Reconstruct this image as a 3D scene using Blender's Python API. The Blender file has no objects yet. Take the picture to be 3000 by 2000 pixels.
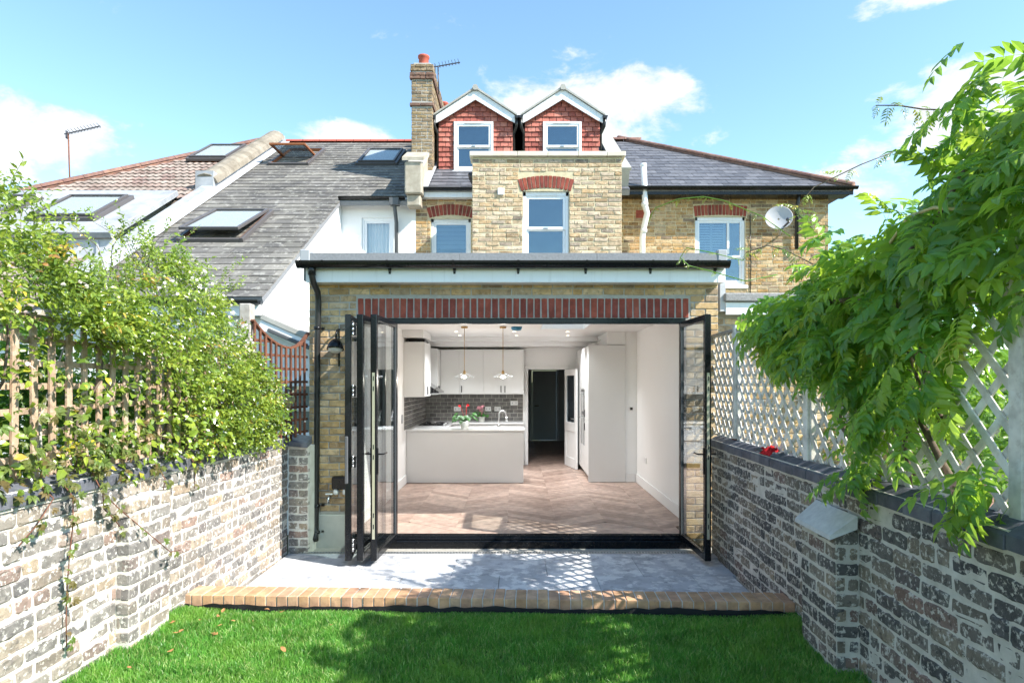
import bpy, math, random
import numpy as np
from mathutils import Vector, Matrix, noise as mnoise

SC = bpy.context.scene
COL = SC.collection
R = math.radians
rng = random.Random(7)

# ------------------------------------------------------------------ camera
FPX, CX, CY, HC = 1834.0, 1510.0, 1115.0, 1.72
cam_data = bpy.data.cameras.new('camera')
cam = bpy.data.objects.new('camera', cam_data)
COL.objects.link(cam)
cam.location = (0, 0, HC)
cam.rotation_euler = (R(90), 0, 0)
cam_data.sensor_width = 36.0
cam_data.lens = FPX / 3000 * 36.0
cam_data.shift_x = -(CX - 1500) / 3000
cam_data.shift_y = (CY - 1000) / 3000
cam_data.clip_start = 0.05
cam_data.clip_end = 3000
SC.camera = cam

# ------------------------------------------------------------------ sun, sky, exposure
SUN_DIR = Vector((1.05, -0.50, 1.0)).normalized()
SUN_STRENGTH, SKY_STRENGTH, EXPOSURE = 3.9, 0.15, 1.36
sun_data = bpy.data.lights.new('sun', 'SUN')
sun_data.energy = SUN_STRENGTH
sun_data.angle = R(0.55)
sun_data.color = (1.0, 0.955, 0.88)
sun = bpy.data.objects.new('sun', sun_data)
COL.objects.link(sun)
sun.rotation_euler = SUN_DIR.to_track_quat('Z', 'Y').to_euler()
sun.location = (8, -6, 12)

SC.view_settings.view_transform = 'Standard'
SC.view_settings.look = 'None'
SC.view_settings.exposure = EXPOSURE
SC.view_settings.gamma = 1.0
SC.view_settings.use_curve_mapping = False
SC.cycles.use_denoising = True
SC.cycles.max_bounces = 10
SC.cycles.diffuse_bounces = 5
SC.cycles.glossy_bounces = 4
SC.cycles.transmission_bounces = 6
SC.cycles.transparent_max_bounces = 16
SC.cycles.caustics_reflective = False
SC.cycles.caustics_refractive = False
SC.cycles.sample_clamp_indirect = 8.0

world = bpy.data.worlds.new('World')
SC.world = world
world.use_nodes = True
wn = world.node_tree
wn.nodes.clear()


class NT:
    """small helper round a node tree"""
    def __init__(self, tree):
        self.t = tree

    def n(self, typ, **kw):
        nd = self.t.nodes.new(typ)
        for k, v in kw.items():
            if k.startswith('_'):
                continue
            setattr(nd, k, v)
        return nd

    def link(self, a, b):
        self.t.links.new(a, b)

    def set(self, sock, val):
        if isinstance(val, bpy.types.NodeSocket):
            self.t.links.new(val, sock)
        else:
            sock.default_value = val

    def math(self, op, a, b=0.0, c=None, clamp=False):
        nd = self.n('ShaderNodeMath', operation=op)
        nd.use_clamp = clamp
        self.set(nd.inputs[0], a)
        self.set(nd.inputs[1], b)
        if c is not None:
            self.set(nd.inputs[2], c)
        return nd.outputs[0]

    def vmath(self, op, a, b=(0, 0, 0), out=0):
        nd = self.n('ShaderNodeVectorMath', operation=op)
        self.set(nd.inputs[0], a)
        self.set(nd.inputs[1], b)
        return nd.outputs[out]

    def noise(self, vec, scale, detail=4.0, rough=0.55, dist=0.0):
        nd = self.n('ShaderNodeTexNoise')
        if vec is not None:
            self.link(vec, nd.inputs['Vector'])
        self.set(nd.inputs['Scale'], scale)
        nd.inputs['Detail'].default_value = detail
        nd.inputs['Roughness'].default_value = rough
        nd.inputs['Distortion'].default_value = dist
        return nd.outputs['Fac']

    def ramp(self, fac, stops, interp='LINEAR'):
        nd = self.n('ShaderNodeValToRGB')
        nd.color_ramp.interpolation = interp
        el = nd.color_ramp.elements
        while len(el) > 1:
            el.remove(el[-1])
        for i, (p, c) in enumerate(stops):
            e = el[0] if i == 0 else el.new(p)
            e.position = p
            e.color = (c[0], c[1], c[2], 1) if not isinstance(c, (int, float)) else (c, c, c, 1)
        self.set(nd.inputs[0], fac)
        return nd.outputs['Color']

    def mix(self, fac, a, b, mode='MIX'):
        nd = self.n('ShaderNodeMix', data_type='RGBA', blend_type=mode)
        self.set(nd.inputs['Factor'], fac)
        for s, v in ((nd.inputs[6], a), (nd.inputs[7], b)):
            if isinstance(v, bpy.types.NodeSocket):
                self.link(v, s)
            else:
                s.default_value = (v[0], v[1], v[2], 1)
        return nd.outputs[2]

    def mapr(self, v, a, b, c=0.0, d=1.0):
        nd = self.n('ShaderNodeMapRange')
        nd.interpolation_type = 'SMOOTHSTEP'
        self.set(nd.inputs['Value'], v)
        nd.inputs['From Min'].default_value = a
        nd.inputs['From Max'].default_value = b
        nd.inputs['To Min'].default_value = c
        nd.inputs['To Max'].default_value = d
        return nd.outputs['Result']


# sky: Nishita plus fair-weather cumulus laid out by direction
w = NT(wn)
sky = w.n('ShaderNodeTexSky', sky_type='NISHITA')
sky.sun_disc = False
sky.sun_elevation = math.asin(SUN_DIR.z)
sky.sun_rotation = math.atan2(SUN_DIR.x, SUN_DIR.y)
sky.air_density = 1.0
sky.dust_density = 0.12
sky.ozone_density = 0.9
sky.altitude = 50
tc = w.n('ShaderNodeTexCoord')
dirv = w.vmath('NORMALIZE', tc.outputs['Generated'])
CLOUDS = [  # direction x, y, z ; half width, half height
    (-0.86, 1.0, 0.42, 0.30, 0.11), (0.13, 1.0, 0.435, 0.26, 0.085), (-0.27, 1.0, 0.385, 0.09, 0.035),
    (0.76, 1.0, 0.42, 0.20, 0.13), (0.86, 1.0, 0.535, 0.14, 0.04), (0.55, 1.0, 0.32, 0.12, 0.08), (0.66, 1.0, 0.62, 0.12, 0.03),
    (1.6, 1.0, 0.5, 0.5, 0.14), (-1.8, 1.0, 0.55, 0.6, 0.16), (-0.6, -1.0, 0.5, 0.4, 0.14),
    (0.5, -1.0, 0.45, 0.35, 0.12), (-1.5, -0.4, 0.5, 0.4, 0.15)]
field = None
warp = w.noise(dirv, 3.0, 4, 0.6)
for cx_, cy_, cz_, hw, hh in CLOUDS:
    c = Vector((cx_, cy_, cz_))
    ln = c.length
    c = c / ln
    d = w.vmath('SUBTRACT', dirv, tuple(c))
    d = w.vmath('DIVIDE', d, (hw / ln, hw / ln, hh / ln))
    dist = w.vmath('LENGTH', d, out=1)
    m = w.mapr(dist, 0.15, 1.35, 1.0, 0.0)
    field = m if field is None else w.math('MAXIMUM', field, m)
nz = w.noise(w.vmath('MULTIPLY', dirv, (1, 1, 1.7)), 9.0, 10, 0.62, 0.25)
cl = w.math('ADD', w.math('MULTIPLY', field, 0.36), nz)
mask = w.math('MULTIPLY', w.mapr(cl, 0.66, 0.84), 0.88)
SKY_CLOUD = (3.3, 3.35, 3.45)
skycol = w.mix(1.0, sky.outputs['Color'], (0.80, 0.93, 0.915), 'MULTIPLY')
shade = w.mapr(w.noise(dirv, 14, 5), 0.3, 0.7, 0.86, 1.0)
ccol = w.mix(1.0, SKY_CLOUD, w.n('ShaderNodeCombineColor').outputs[0], 'MULTIPLY')
cc = w.n('ShaderNodeCombineColor')
for i in range(3):
    w.link(shade, cc.inputs[i])
ccol = w.mix(1.0, SKY_CLOUD, cc.outputs[0], 'MULTIPLY')
bg = w.n('ShaderNodeBackground')
w.link(w.mix(mask, skycol, ccol), bg.inputs['Color'])
bg.inputs['Strength'].default_value = SKY_STRENGTH
wo = w.n('ShaderNodeOutputWorld')
w.link(bg.outputs[0], wo.inputs['Surface'])


# ------------------------------------------------------------------ materials
MATS = {}


def new_mat(name):
    m = bpy.data.materials.new(name)
    m.use_nodes = True
    m.node_tree.nodes.clear()
    t = NT(m.node_tree)
    out = t.n('ShaderNodeOutputMaterial')
    MATS[name] = m
    return m, t, out


def principled(t, out, col, rough=0.6, spec=0.3, metal=0.0, bump=None, bump_d=0.004, bump_s=0.6, coat=0.0):
    b = t.n('ShaderNodeBsdfPrincipled')
    if isinstance(col, bpy.types.NodeSocket):
        t.link(col, b.inputs['Base Color'])
    else:
        b.inputs['Base Color'].default_value = (*col, 1)
    t.set(b.inputs['Roughness'], rough)
    b.inputs['Specular IOR Level'].default_value = spec
    b.inputs['Metallic'].default_value = metal
    b.inputs['Coat Weight'].default_value = coat
    if bump is not None:
        bm = t.n('ShaderNodeBump')
        bm.inputs['Strength'].default_value = bump_s
        bm.inputs['Distance'].default_value = bump_d
        t.link(bump, bm.inputs['Height'])
        t.link(bm.outputs[0], b.inputs['Normal'])
    if out is not None:
        t.link(b.outputs[0], out.inputs['Surface'])
    return b


def piece_random(t):
    """a random number per piece: per object for single pieces, per face for joined ones"""
    oi = t.n('ShaderNodeObjectInfo')
    at = t.n('ShaderNodeAttribute', attribute_name='rnd')
    return t.math('FRACT', t.math('ADD', oi.outputs['Random'], at.outputs['Fac']))


def world_pos(t):
    return t.n('ShaderNodeNewGeometry').outputs['Position']


def plain(name, col, rough=0.5, spec=0.3, metal=0.0, var=0.06, scale=6.0, bump=0.0, coat=0.0, streak=0.0):
    """paint, plastic, metal and the like: one colour with slight uneven tone and gloss"""
    m, t, out = new_mat(name)
    p = world_pos(t)
    nz = t.noise(p, scale, 5, 0.6)
    fine = t.noise(p, scale * 9, 3, 0.6)
    f = t.math('ADD', t.math('MULTIPLY', t.math('SUBTRACT', nz, 0.5), 2 * var), 1.0)
    g = t.n('ShaderNodeCombineColor')
    for i in range(3):
        t.link(f, g.inputs[i])
    c = t.mix(1.0, col, g.outputs[0], 'MULTIPLY')
    if streak:
        sn_ = t.noise(t.vmath('MULTIPLY', p, (22, 22, 1.6)), 1.0, 5, 0.65)
        c = t.mix(t.math('MULTIPLY', t.mapr(sn_, 0.5, 0.78), streak), c, (0.33, 0.31, 0.27))
    r = t.math('ADD', rough, t.math('MULTIPLY', t.math('SUBTRACT', fine, 0.5), 0.16), clamp=True)
    principled(t, out, c, r, spec, metal, fine if bump else None, bump or 0.001, 0.5, coat)
    return m


def brick_mat(name, stops, dirt=(0.05, 0.045, 0.04), dirt_amt=0.35, pale=(0.6, 0.55, 0.47), pale_amt=0.15, rough=0.85,
              bump=0.006, pale_scale=16.0, dirt_scale=22.0, coarse=9.0, pale_lo=0.53):
    m, t, out = new_mat(name)
    p = world_pos(t)
    rnd = piece_random(t)
    base = t.ramp(rnd, stops)
    n1 = t.noise(p, coarse, 3, 0.6)
    v = t.mapr(n1, 0.3, 0.7, 0.78, 1.2)
    g = t.n('ShaderNodeCombineColor')
    for i in range(3):
        t.link(v, g.inputs[i])
    base = t.mix(1.0, base, g.outputs[0], 'MULTIPLY')
    nd = t.noise(p, dirt_scale, 6, 0.7)
    dm = t.math('MULTIPLY', t.mapr(nd, 0.52, 0.66), dirt_amt)
    base = t.mix(dm, base, dirt)
    np_ = t.noise(t.vmath('ADD', p, (3.1, 7.7, 1.3)), pale_scale, 6, 0.68)
    pm = t.math('MULTIPLY', t.mapr(np_, pale_lo, pale_lo + 0.11), pale_amt)
    base = t.mix(pm, base, pale)
    fine = t.noise(p, 160, 4, 0.7)
    h = t.math('ADD', t.math('MULTIPLY', fine, 0.5), nd)
    principled(t, out, base, rough, 0.2, 0, h, bump, 0.7)
    return m


brick_mat('stock_brick', [(0.0, (0.50, 0.32, 0.14)), (0.18, (0.62, 0.44, 0.235)), (0.34, (0.38, 0.25, 0.13)), (0.5, (0.66, 0.49, 0.30)),
                          (0.62, (0.26, 0.195, 0.135)), (0.7, (0.42, 0.31, 0.20)), (0.85, (0.55, 0.345, 0.14)), (1.0, (0.63, 0.48, 0.31))], dirt_amt=0.45, pale_amt=0.3, dirt_scale=26)
brick_mat('upper_brick', [(0.0, (0.50, 0.36, 0.21)), (0.2, (0.60, 0.46, 0.31)), (0.36, (0.36, 0.24, 0.13)), (0.5, (0.64, 0.51, 0.37)),
                          (0.6, (0.24, 0.19, 0.145)), (0.68, (0.46, 0.36, 0.27)), (0.85, (0.52, 0.35, 0.19)), (1.0, (0.62, 0.51, 0.38))], dirt=(0.10, 0.08, 0.065), dirt_amt=0.7, pale=(0.72, 0.62, 0.48), pale_amt=0.45, bump=0.014, dirt_scale=24, pale_scale=20)
brick_mat('amber_brick', [(0.0, (0.42, 0.25, 0.10)), (0.22, (0.53, 0.36, 0.18)), (0.4, (0.34, 0.20, 0.085)), (0.55, (0.57, 0.42, 0.25)),
                          (0.66, (0.22, 0.16, 0.11)), (0.75, (0.38, 0.27, 0.17)), (0.9, (0.47, 0.28, 0.11)), (1.0, (0.55, 0.42, 0.27))], dirt_amt=0.6, pale_amt=0.3)
brick_mat('band_brick', [(0.0, (0.17, 0.095, 0.07)), (0.5, (0.22, 0.13, 0.095)), (1.0, (0.13, 0.085, 0.07))], dirt_amt=0.6)
brick_mat('chimney_brick', [(0.0, (0.27, 0.195, 0.115)), (0.3, (0.38, 0.28, 0.175)), (0.55, (0.19, 0.14, 0.095)), (0.8, (0.33, 0.235, 0.12)),
                            (1.0, (0.24, 0.195, 0.15))], dirt_amt=0.75, pale_amt=0.2)
brick_mat('sooty_brick', [(0.0, (0.085, 0.082, 0.083)), (0.25, (0.15, 0.14, 0.13)), (0.4, (0.28, 0.23, 0.17)), (0.5, (0.10, 0.096, 0.097)),
                          (0.68, (0.19, 0.17, 0.15)), (0.82, (0.32, 0.26, 0.19)), (0.9, (0.105, 0.10, 0.10)), (0.96, (0.26, 0.17, 0.14)),
                          (1.0, (0.17, 0.15, 0.135))],
          dirt=(0.05, 0.048, 0.05), dirt_amt=0.7, pale=(0.66, 0.62, 0.56), pale_amt=0.88, bump=0.014, pale_scale=34.0, dirt_scale=27.0, pale_lo=0.515)
brick_mat('limed_brick', [(0.0, (0.20, 0.185, 0.175)), (0.22, (0.27, 0.25, 0.225)), (0.4, (0.42, 0.34, 0.255)), (0.5, (0.19, 0.18, 0.172)),
                          (0.68, (0.30, 0.27, 0.235)), (0.80, (0.44, 0.33, 0.22)), (0.87, (0.17, 0.162, 0.158)), (0.96, (0.36, 0.25, 0.20)),
                          (1.0, (0.32, 0.28, 0.24))],
          dirt=(0.10, 0.095, 0.093), dirt_amt=0.6, pale=(0.78, 0.74, 0.68), pale_amt=0.9, bump=0.014, pale_scale=31.0, dirt_scale=25.0)
brick_mat('red_brick', [(0.0, (0.25, 0.058, 0.040)), (0.35, (0.33, 0.082, 0.052)), (0.65, (0.21, 0.050, 0.038)), (1.0, (0.37, 0.105, 0.068))],
          dirt_amt=0.2, pale=(0.40, 0.17, 0.13), pale_amt=0.2)
brick_mat('edging_brick', [(0.0, (0.50, 0.29, 0.16)), (0.35, (0.58, 0.36, 0.21)), (0.65, (0.48, 0.27, 0.17)), (1.0, (0.60, 0.39, 0.25))],
          dirt=(0.3, 0.17, 0.13), dirt_amt=0.4, pale=(0.66, 0.46, 0.3), pale_amt=0.15, bump=0.003)
brick_mat('coping_brick', [(0.0, (0.085, 0.09, 0.112)), (0.5, (0.11, 0.116, 0.14)), (1.0, (0.14, 0.144, 0.162))], dirt=(0.06, 0.062, 0.072),
          dirt_amt=0.4, pale=(0.2, 0.2, 0.2), pale_amt=0.3, rough=0.62, bump=0.003)
brick_mat('clay_tile', [(0.0, (0.37, 0.11, 0.085)), (0.3, (0.47, 0.165, 0.125)), (0.6, (0.30, 0.085, 0.068)), (0.8, (0.52, 0.21, 0.16)), (1.0, (0.41, 0.13, 0.10))],
          dirt=(0.10, 0.035, 0.03), dirt_amt=0.3, pale=(0.5, 0.22, 0.14), pale_amt=0.2, bump=0.003)
brick_mat('old_slate', [(0.0, (0.135, 0.125, 0.112)), (0.25, (0.185, 0.172, 0.155)), (0.5, (0.115, 0.108, 0.102)), (0.75, (0.21, 0.195, 0.17)), (1.0, (0.15, 0.14, 0.125))],
          dirt=(0.08, 0.075, 0.07), dirt_amt=0.5, pale=(0.46, 0.44, 0.39), pale_amt=0.5, bump=0.004, pale_scale=9.0, dirt_scale=6.0, coarse=0.9)
brick_mat('new_slate', [(0.0, (0.095, 0.095, 0.105)), (0.5, (0.13, 0.13, 0.142)), (1.0, (0.155, 0.153, 0.165))],
          dirt=(0.08, 0.08, 0.10), dirt_amt=0.3, pale=(0.2, 0.2, 0.22), pale_amt=0.15, rough=0.5, bump=0.002)
brick_mat('concrete_tile', [(0.0, (0.24, 0.165, 0.135)), (0.3, (0.32, 0.25, 0.21)), (0.6, (0.29, 0.24, 0.20)), (0.8, (0.21, 0.135, 0.115)), (1.0, (0.34, 0.28, 0.235))],
          dirt=(0.13, 0.095, 0.085), dirt_amt=0.6, pale=(0.44, 0.41, 0.36), pale_amt=0.4, bump=0.004, coarse=1.5)
brick_mat('ridge_tile', [(0.0, (0.21, 0.105, 0.08)), (0.5, (0.27, 0.16, 0.125)), (1.0, (0.18, 0.095, 0.08))], dirt=(0.12, 0.10, 0.09), dirt_amt=0.6,
          pale=(0.55, 0.3, 0.05), pale_amt=0.15)
brick_mat('grey_tile', [(0.0, (0.125, 0.118, 0.115)), (0.5, (0.155, 0.146, 0.14)), (1.0, (0.19, 0.18, 0.17))], dirt=(0.10, 0.09, 0.09), dirt_amt=0.2,
          pale=(0.2, 0.19, 0.18), pale_amt=0.1, rough=0.12, bump=0.004)
brick_mat('oak_plank', [(0.0, (0.35, 0.245, 0.20)), (0.3, (0.46, 0.34, 0.28)), (0.6, (0.30, 0.21, 0.17)), (0.8, (0.41, 0.295, 0.245)), (1.0, (0.50, 0.375, 0.31))],
          dirt=(0.25, 0.17, 0.125), dirt_amt=0.3, pale=(0.45, 0.33, 0.26), pale_amt=0.2, rough=0.38, bump=0.0006)
brick_mat('paver', [(0.0, (0.46, 0.47, 0.50)), (0.5, (0.52, 0.53, 0.56)), (1.0, (0.56, 0.565, 0.585))], dirt=(0.25, 0.265, 0.30), dirt_amt=0.75,
          pale=(0.76, 0.76, 0.76), pale_amt=0.85, pale_lo=0.49, rough=0.75, bump=0.002, pale_scale=7.0, dirt_scale=9.0, coarse=2.0)
brick_mat('weathered_lath', [(0.0, (0.44, 0.30, 0.20)), (0.5, (0.54, 0.39, 0.28)), (1.0, (0.38, 0.26, 0.175))], dirt=(0.2, 0.15, 0.11), dirt_amt=0.5,
          pale=(0.58, 0.5, 0.42), pale_amt=0.5)
brick_mat('dark_lath', [(0.0, (0.135, 0.055, 0.035)), (0.5, (0.18, 0.075, 0.045)), (1.0, (0.11, 0.045, 0.03))], dirt=(0.05, 0.03, 0.02), dirt_amt=0.4,
          pale=(0.3, 0.15, 0.1), pale_amt=0.15)
brick_mat('white_lath', [(0.0, (0.62, 0.585, 0.53)), (0.5, (0.72, 0.69, 0.64)), (1.0, (0.56, 0.52, 0.465))], dirt=(0.33, 0.26, 0.22), dirt_amt=0.35,
          pale=(0.75, 0.75, 0.73), pale_amt=0.4, bump=0.002)


def mortar_mat(name, a, b, scale=14.0, bump=0.006):
    m, t, out = new_mat(name)
    p = world_pos(t)
    c = t.ramp(t.noise(p, scale, 6, 0.65), [(0.3, a), (0.7, b)])
    principled(t, out, c, 0.92, 0.15, 0, t.noise(p, 130, 4, 0.7), bump, 0.6)


mortar_mat('mortar_grey', (0.36, 0.345, 0.31), (0.48, 0.46, 0.42))
mortar_mat('mortar_yellow', (0.52, 0.44, 0.27), (0.66, 0.58, 0.40))
mortar_mat('mortar_lime', (0.62, 0.57, 0.50), (0.80, 0.76, 0.70), 9.0, 0.012)
mortar_mat('mortar_lime_grey', (0.50, 0.47, 0.41), (0.72, 0.68, 0.62), 9.0, 0.012)
mortar_mat('concrete', (0.34, 0.33, 0.30), (0.46, 0.45, 0.41), 5.0, 0.003)
mortar_mat('plinth_concrete', (0.42, 0.42, 0.38), (0.55, 0.54, 0.49), 4.0, 0.003)
mortar_mat('cap_stone', (0.52, 0.51, 0.49), (0.68, 0.67, 0.64), 18.0, 0.008)
mortar_mat('weathered_stone', (0.30, 0.26, 0.20), (0.48, 0.43, 0.35), 6.0, 0.006)
mortar_mat('mossy_concrete', (0.17, 0.145, 0.11), (0.33, 0.29, 0.235), 4.0, 0.006)
mortar_mat('dull_lead', (0.25, 0.26, 0.275), (0.42, 0.43, 0.45), 3.0, 0.002)
mortar_mat('pale_coping', (0.60, 0.54, 0.42), (0.72, 0.66, 0.54), 3.0, 0.002)
mortar_mat('white_render', (0.78, 0.78, 0.77), (0.84, 0.84, 0.83), 2.5, 0.002)
mortar_mat('lead', (0.40, 0.41, 0.43), (0.58, 0.59, 0.61), 3.5, 0.002)
mortar_mat('felt', (0.19, 0.195, 0.205), (0.27, 0.275, 0.285), 40.0, 0.003)
mortar_mat('grit_felt', (0.20, 0.19, 0.19), (0.38, 0.37, 0.36), 60.0, 0.004)
mortar_mat('soil', (0.03, 0.06, 0.015), (0.06, 0.09, 0.03), 30.0, 0.01)
mortar_mat('earth', (0.07, 0.08, 0.04), (0.10, 0.11, 0.06), 0.5, 0.01)
mortar_mat('bark', (0.10, 0.075, 0.055), (0.22, 0.17, 0.13), 30.0, 0.006)
mortar_mat('grey_timber', (0.33, 0.29, 0.25), (0.50, 0.46, 0.41), 12.0, 0.004)
mortar_mat('terracotta_pink', (0.48, 0.27, 0.21), (0.60, 0.38, 0.30), 12.0, 0.004)

plain('white_upvc', (0.80, 0.81, 0.82), 0.35, 0.4, var=0.03, streak=0.22)
plain('white_paint', (0.80, 0.80, 0.79), 0.6, 0.25, var=0.02)
plain('interior_white', (0.86, 0.86, 0.85), 0.75, 0.2, var=0.015)
plain('ceiling_white', (0.78, 0.78, 0.775), 0.85, 0.15, var=0.015)
plain('cupboard_grey', (0.70, 0.70, 0.69), 0.45, 0.3, var=0.015)
plain('worktop', (0.74, 0.74, 0.73), 0.12, 0.5, var=0.05, scale=3)
plain('black_plastic', (0.010, 0.010, 0.011), 0.24, 0.35, var=0.3, scale=30)
plain('black_downpipe', (0.018, 0.017, 0.016), 0.35, 0.5, var=0.5, scale=18)
plain('anthracite', (0.007, 0.008, 0.010), 0.22, 0.3, var=0.15, scale=20)
plain('brushed_steel', (0.55, 0.55, 0.55), 0.32, 0.5, 1.0, var=0.05)
plain('brass', (0.46, 0.30, 0.13), 0.3, 0.5, 1.0, var=0.08)
plain('lock_steel', (0.62, 0.60, 0.46), 0.35, 0.5, 0.6, var=0.05)
plain('black_steel', (0.02, 0.02, 0.022), 0.35, 0.5, 0.6)
plain('dark_glass', (0.012, 0.012, 0.014), 0.05, 0.6)
plain('hall_wall', (0.45, 0.49, 0.53), 0.8, 0.2, var=0.05)
plain('hall_door', (0.55, 0.62, 0.68), 0.55, 0.3, var=0.03)
plain('grey_trim', (0.36, 0.37, 0.385), 0.55, 0.3)
plain('fascia_white', (0.84, 0.85, 0.86), 0.4, 0.4, var=0.03, streak=0.16)
plain('terracotta_pot', (0.42, 0.10, 0.065), 0.7, 0.25, var=0.2, scale=8)
plain('dish_grey', (0.42, 0.42, 0.43), 0.5, 0.3, var=0.1)
plain('rust', (0.20, 0.09, 0.06), 0.85, 0.15, var=0.4, scale=20)
plain('aerial_metal', (0.10, 0.10, 0.11), 0.5, 0.4, 0.5)
plain('blue_film', (0.02, 0.20, 0.34), 0.3, 0.5, var=0.3, scale=40)
plain('red_cloth', (0.50, 0.02, 0.025), 0.85, 0.15, var=0.25, scale=60, bump=0.003)
plain('grey_cloth', (0.12, 0.12, 0.13), 0.9, 0.1, var=0.4, scale=60, bump=0.003)
plain('white_ceramic', (0.72, 0.71, 0.67), 0.25, 0.5, var=0.03)
plain('rubber_grey', (0.10, 0.105, 0.11), 0.6, 0.3)
plain('velux_wood', (0.25, 0.09, 0.035), 0.5, 0.3, var=0.2, scale=10)
plain('velux_metal', (0.12, 0.11, 0.11), 0.45, 0.4, 0.2, var=0.1)
plain('blind', (0.55, 0.60, 0.66), 0.7, 0.2, var=0.03)
plain('curtain', (0.75, 0.75, 0.72), 0.85, 0.1, var=0.04, scale=12)
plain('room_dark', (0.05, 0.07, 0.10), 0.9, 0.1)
plain('membrane', (0.008, 0.008, 0.009), 0.45, 0.4, var=0.3, scale=20, bump=0.01)
plain('galvanised', (0.50, 0.52, 0.53), 0.4, 0.5, 0.8, var=0.1, scale=20)
plain('dry_leaf', (0.38, 0.19, 0.08), 0.8, 0.15, var=0.3, scale=30)
plain('green_plastic', (0.02, 0.25, 0.05), 0.4, 0.3)
plain('dried_pod', (0.42, 0.36, 0.17), 0.85, 0.15, var=0.3, scale=30)
plain('anthurium_red', (0.62, 0.01, 0.015), 0.3, 0.4)
plain('pink_petal', (0.58, 0.27, 0.31), 0.5, 0.3)
plain('opal', (0.75, 0.75, 0.72), 0.3, 0.4)
plain('white_cap', (0.78, 0.78, 0.77), 0.4, 0.4)


def glass_mat(name, refl, tint=(0.93, 0.96, 0.95), gloss=(0.9, 0.95, 1.0), edge=0.5, wavy=0.35):
    m, t, out = new_mat(name)
    tr = t.n('ShaderNodeBsdfTransparent')
    tr.inputs[0].default_value = (*tint, 1)
    gl = t.n('ShaderNodeBsdfGlossy')
    gl.inputs['Color'].default_value = (*gloss, 1)
    gl.inputs['Roughness'].default_value = 0.01
    bm = t.n('ShaderNodeBump')
    bm.inputs['Strength'].default_value = wavy
    bm.inputs['Distance'].default_value = 0.02
    t.link(t.noise(world_pos(t), 1.7, 2, 0.5), bm.inputs['Height'])
    t.link(bm.outputs[0], gl.inputs['Normal'])
    lw = t.n('ShaderNodeLayerWeight')
    lw.inputs['Blend'].default_value = 0.25
    f = t.math('ADD', refl, t.math('MULTIPLY', lw.outputs['Fresnel'], edge), clamp=True)
    mx = t.n('ShaderNodeMixShader')
    t.link(f, mx.inputs[0])
    t.link(tr.outputs[0], mx.inputs[1])
    t.link(gl.outputs[0], mx.inputs[2])
    t.link(mx.outputs[0], out.inputs['Surface'])


glass_mat('door_glass', 0.05, (0.88, 0.92, 0.91), edge=0.40, wavy=0.02)
glass_mat('window_glass', 0.14, (0.62, 0.68, 0.72), (0.80, 0.92, 1.0), 0.5)
glass_mat('roof_glass', 0.10, (0.90, 0.92, 0.93), (0.97, 0.98, 0.98), 0.12)
glass_mat('clear_glass', 0.12, (0.96, 0.96, 0.95), edge=0.6, wavy=0.1)


def emit_mat(name, col, strength):
    m, t, out = new_mat(name)
    e = t.n('ShaderNodeEmission')
    e.inputs[0].default_value = (*col, 1)
    e.inputs[1].default_value = strength
    t.link(e.outputs[0], out.inputs['Surface'])


m_, t_, o_ = new_mat('sun_diffuser_glass')  # translucency added to the rooflight pane so direct sun makes no streak indoors
tl_ = t_.n('ShaderNodeBsdfTranslucent')
tl_.inputs[0].default_value = (0.85, 0.9, 0.92, 1)
t_.link(tl_.outputs[0], o_.inputs['Surface'])


emit_mat('lamp_glow', (1.0, 0.85, 0.62), 6.0)


def leaf_mat(name, stops, trans=(0.35, 0.55, 0.06), tmix=0.35, rough=0.4, spec=0.35, patch=None):
    m, t, out = new_mat(name)
    rnd = piece_random(t)
    p = world_pos(t)
    c = t.ramp(rnd, stops)
    nz = t.noise(p, 7.0, 3, 0.6)
    v = t.mapr(nz, 0.3, 0.7, 0.8, 1.22)
    g = t.n('ShaderNodeCombineColor')
    for i in range(3):
        t.link(v, g.inputs[i])
    c = t.mix(1.0, c, g.outputs[0], 'MULTIPLY')
    if patch:
        pn = t.noise(p, 1.9, 4, 0.6)
        c = t.mix(t.math('MULTIPLY', t.mapr(pn, 0.48, 0.68), 0.55), c, patch)
    b = principled(t, None, c, rough, spec)
    tl = t.n('ShaderNodeBsdfTranslucent')
    t.link(t.mix(0.5, t.mix(1.0, c, (2.0, 2.0, 2.0), 'MULTIPLY'), trans), tl.inputs[0])
    mx = t.n('ShaderNodeMixShader')
    mx.inputs[0].default_value = tmix
    t.link(b.outputs[0], mx.inputs[1])
    t.link(tl.outputs[0], mx.inputs[2])
    t.link(mx.outputs[0], out.inputs['Surface'])


leaf_mat('wisteria_leaf', [(0.0, (0.075, 0.20, 0.035)), (0.35, (0.11, 0.26, 0.035)), (0.6, (0.16, 0.31, 0.04)), (0.85, (0.30, 0.41, 0.045)), (0.97, (0.08, 0.18, 0.045)), (1.0, (0.42, 0.38, 0.08))],
         trans=(0.56, 0.74, 0.05), tmix=0.46, rough=0.33, spec=0.55)
leaf_mat('jasmine_leaf', [(0.0, (0.13, 0.21, 0.025)), (0.3, (0.22, 0.30, 0.035)), (0.5, (0.07, 0.14, 0.022)), (0.75, (0.31, 0.38, 0.045)), (0.95, (0.20, 0.28, 0.035)), (0.985, (0.55, 0.45, 0.05)), (1.0, (0.32, 0.16, 0.05))],
         trans=(0.46, 0.54, 0.05), tmix=0.26, rough=0.26, spec=0.7)
leaf_mat('creeper_leaf', [(0.0, (0.10, 0.16, 0.035)), (0.4, (0.15, 0.19, 0.05)), (0.7, (0.17, 0.12, 0.05)), (1.0, (0.11, 0.19, 0.04))], trans=(0.4, 0.35, 0.06), tmix=0.3)
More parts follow.
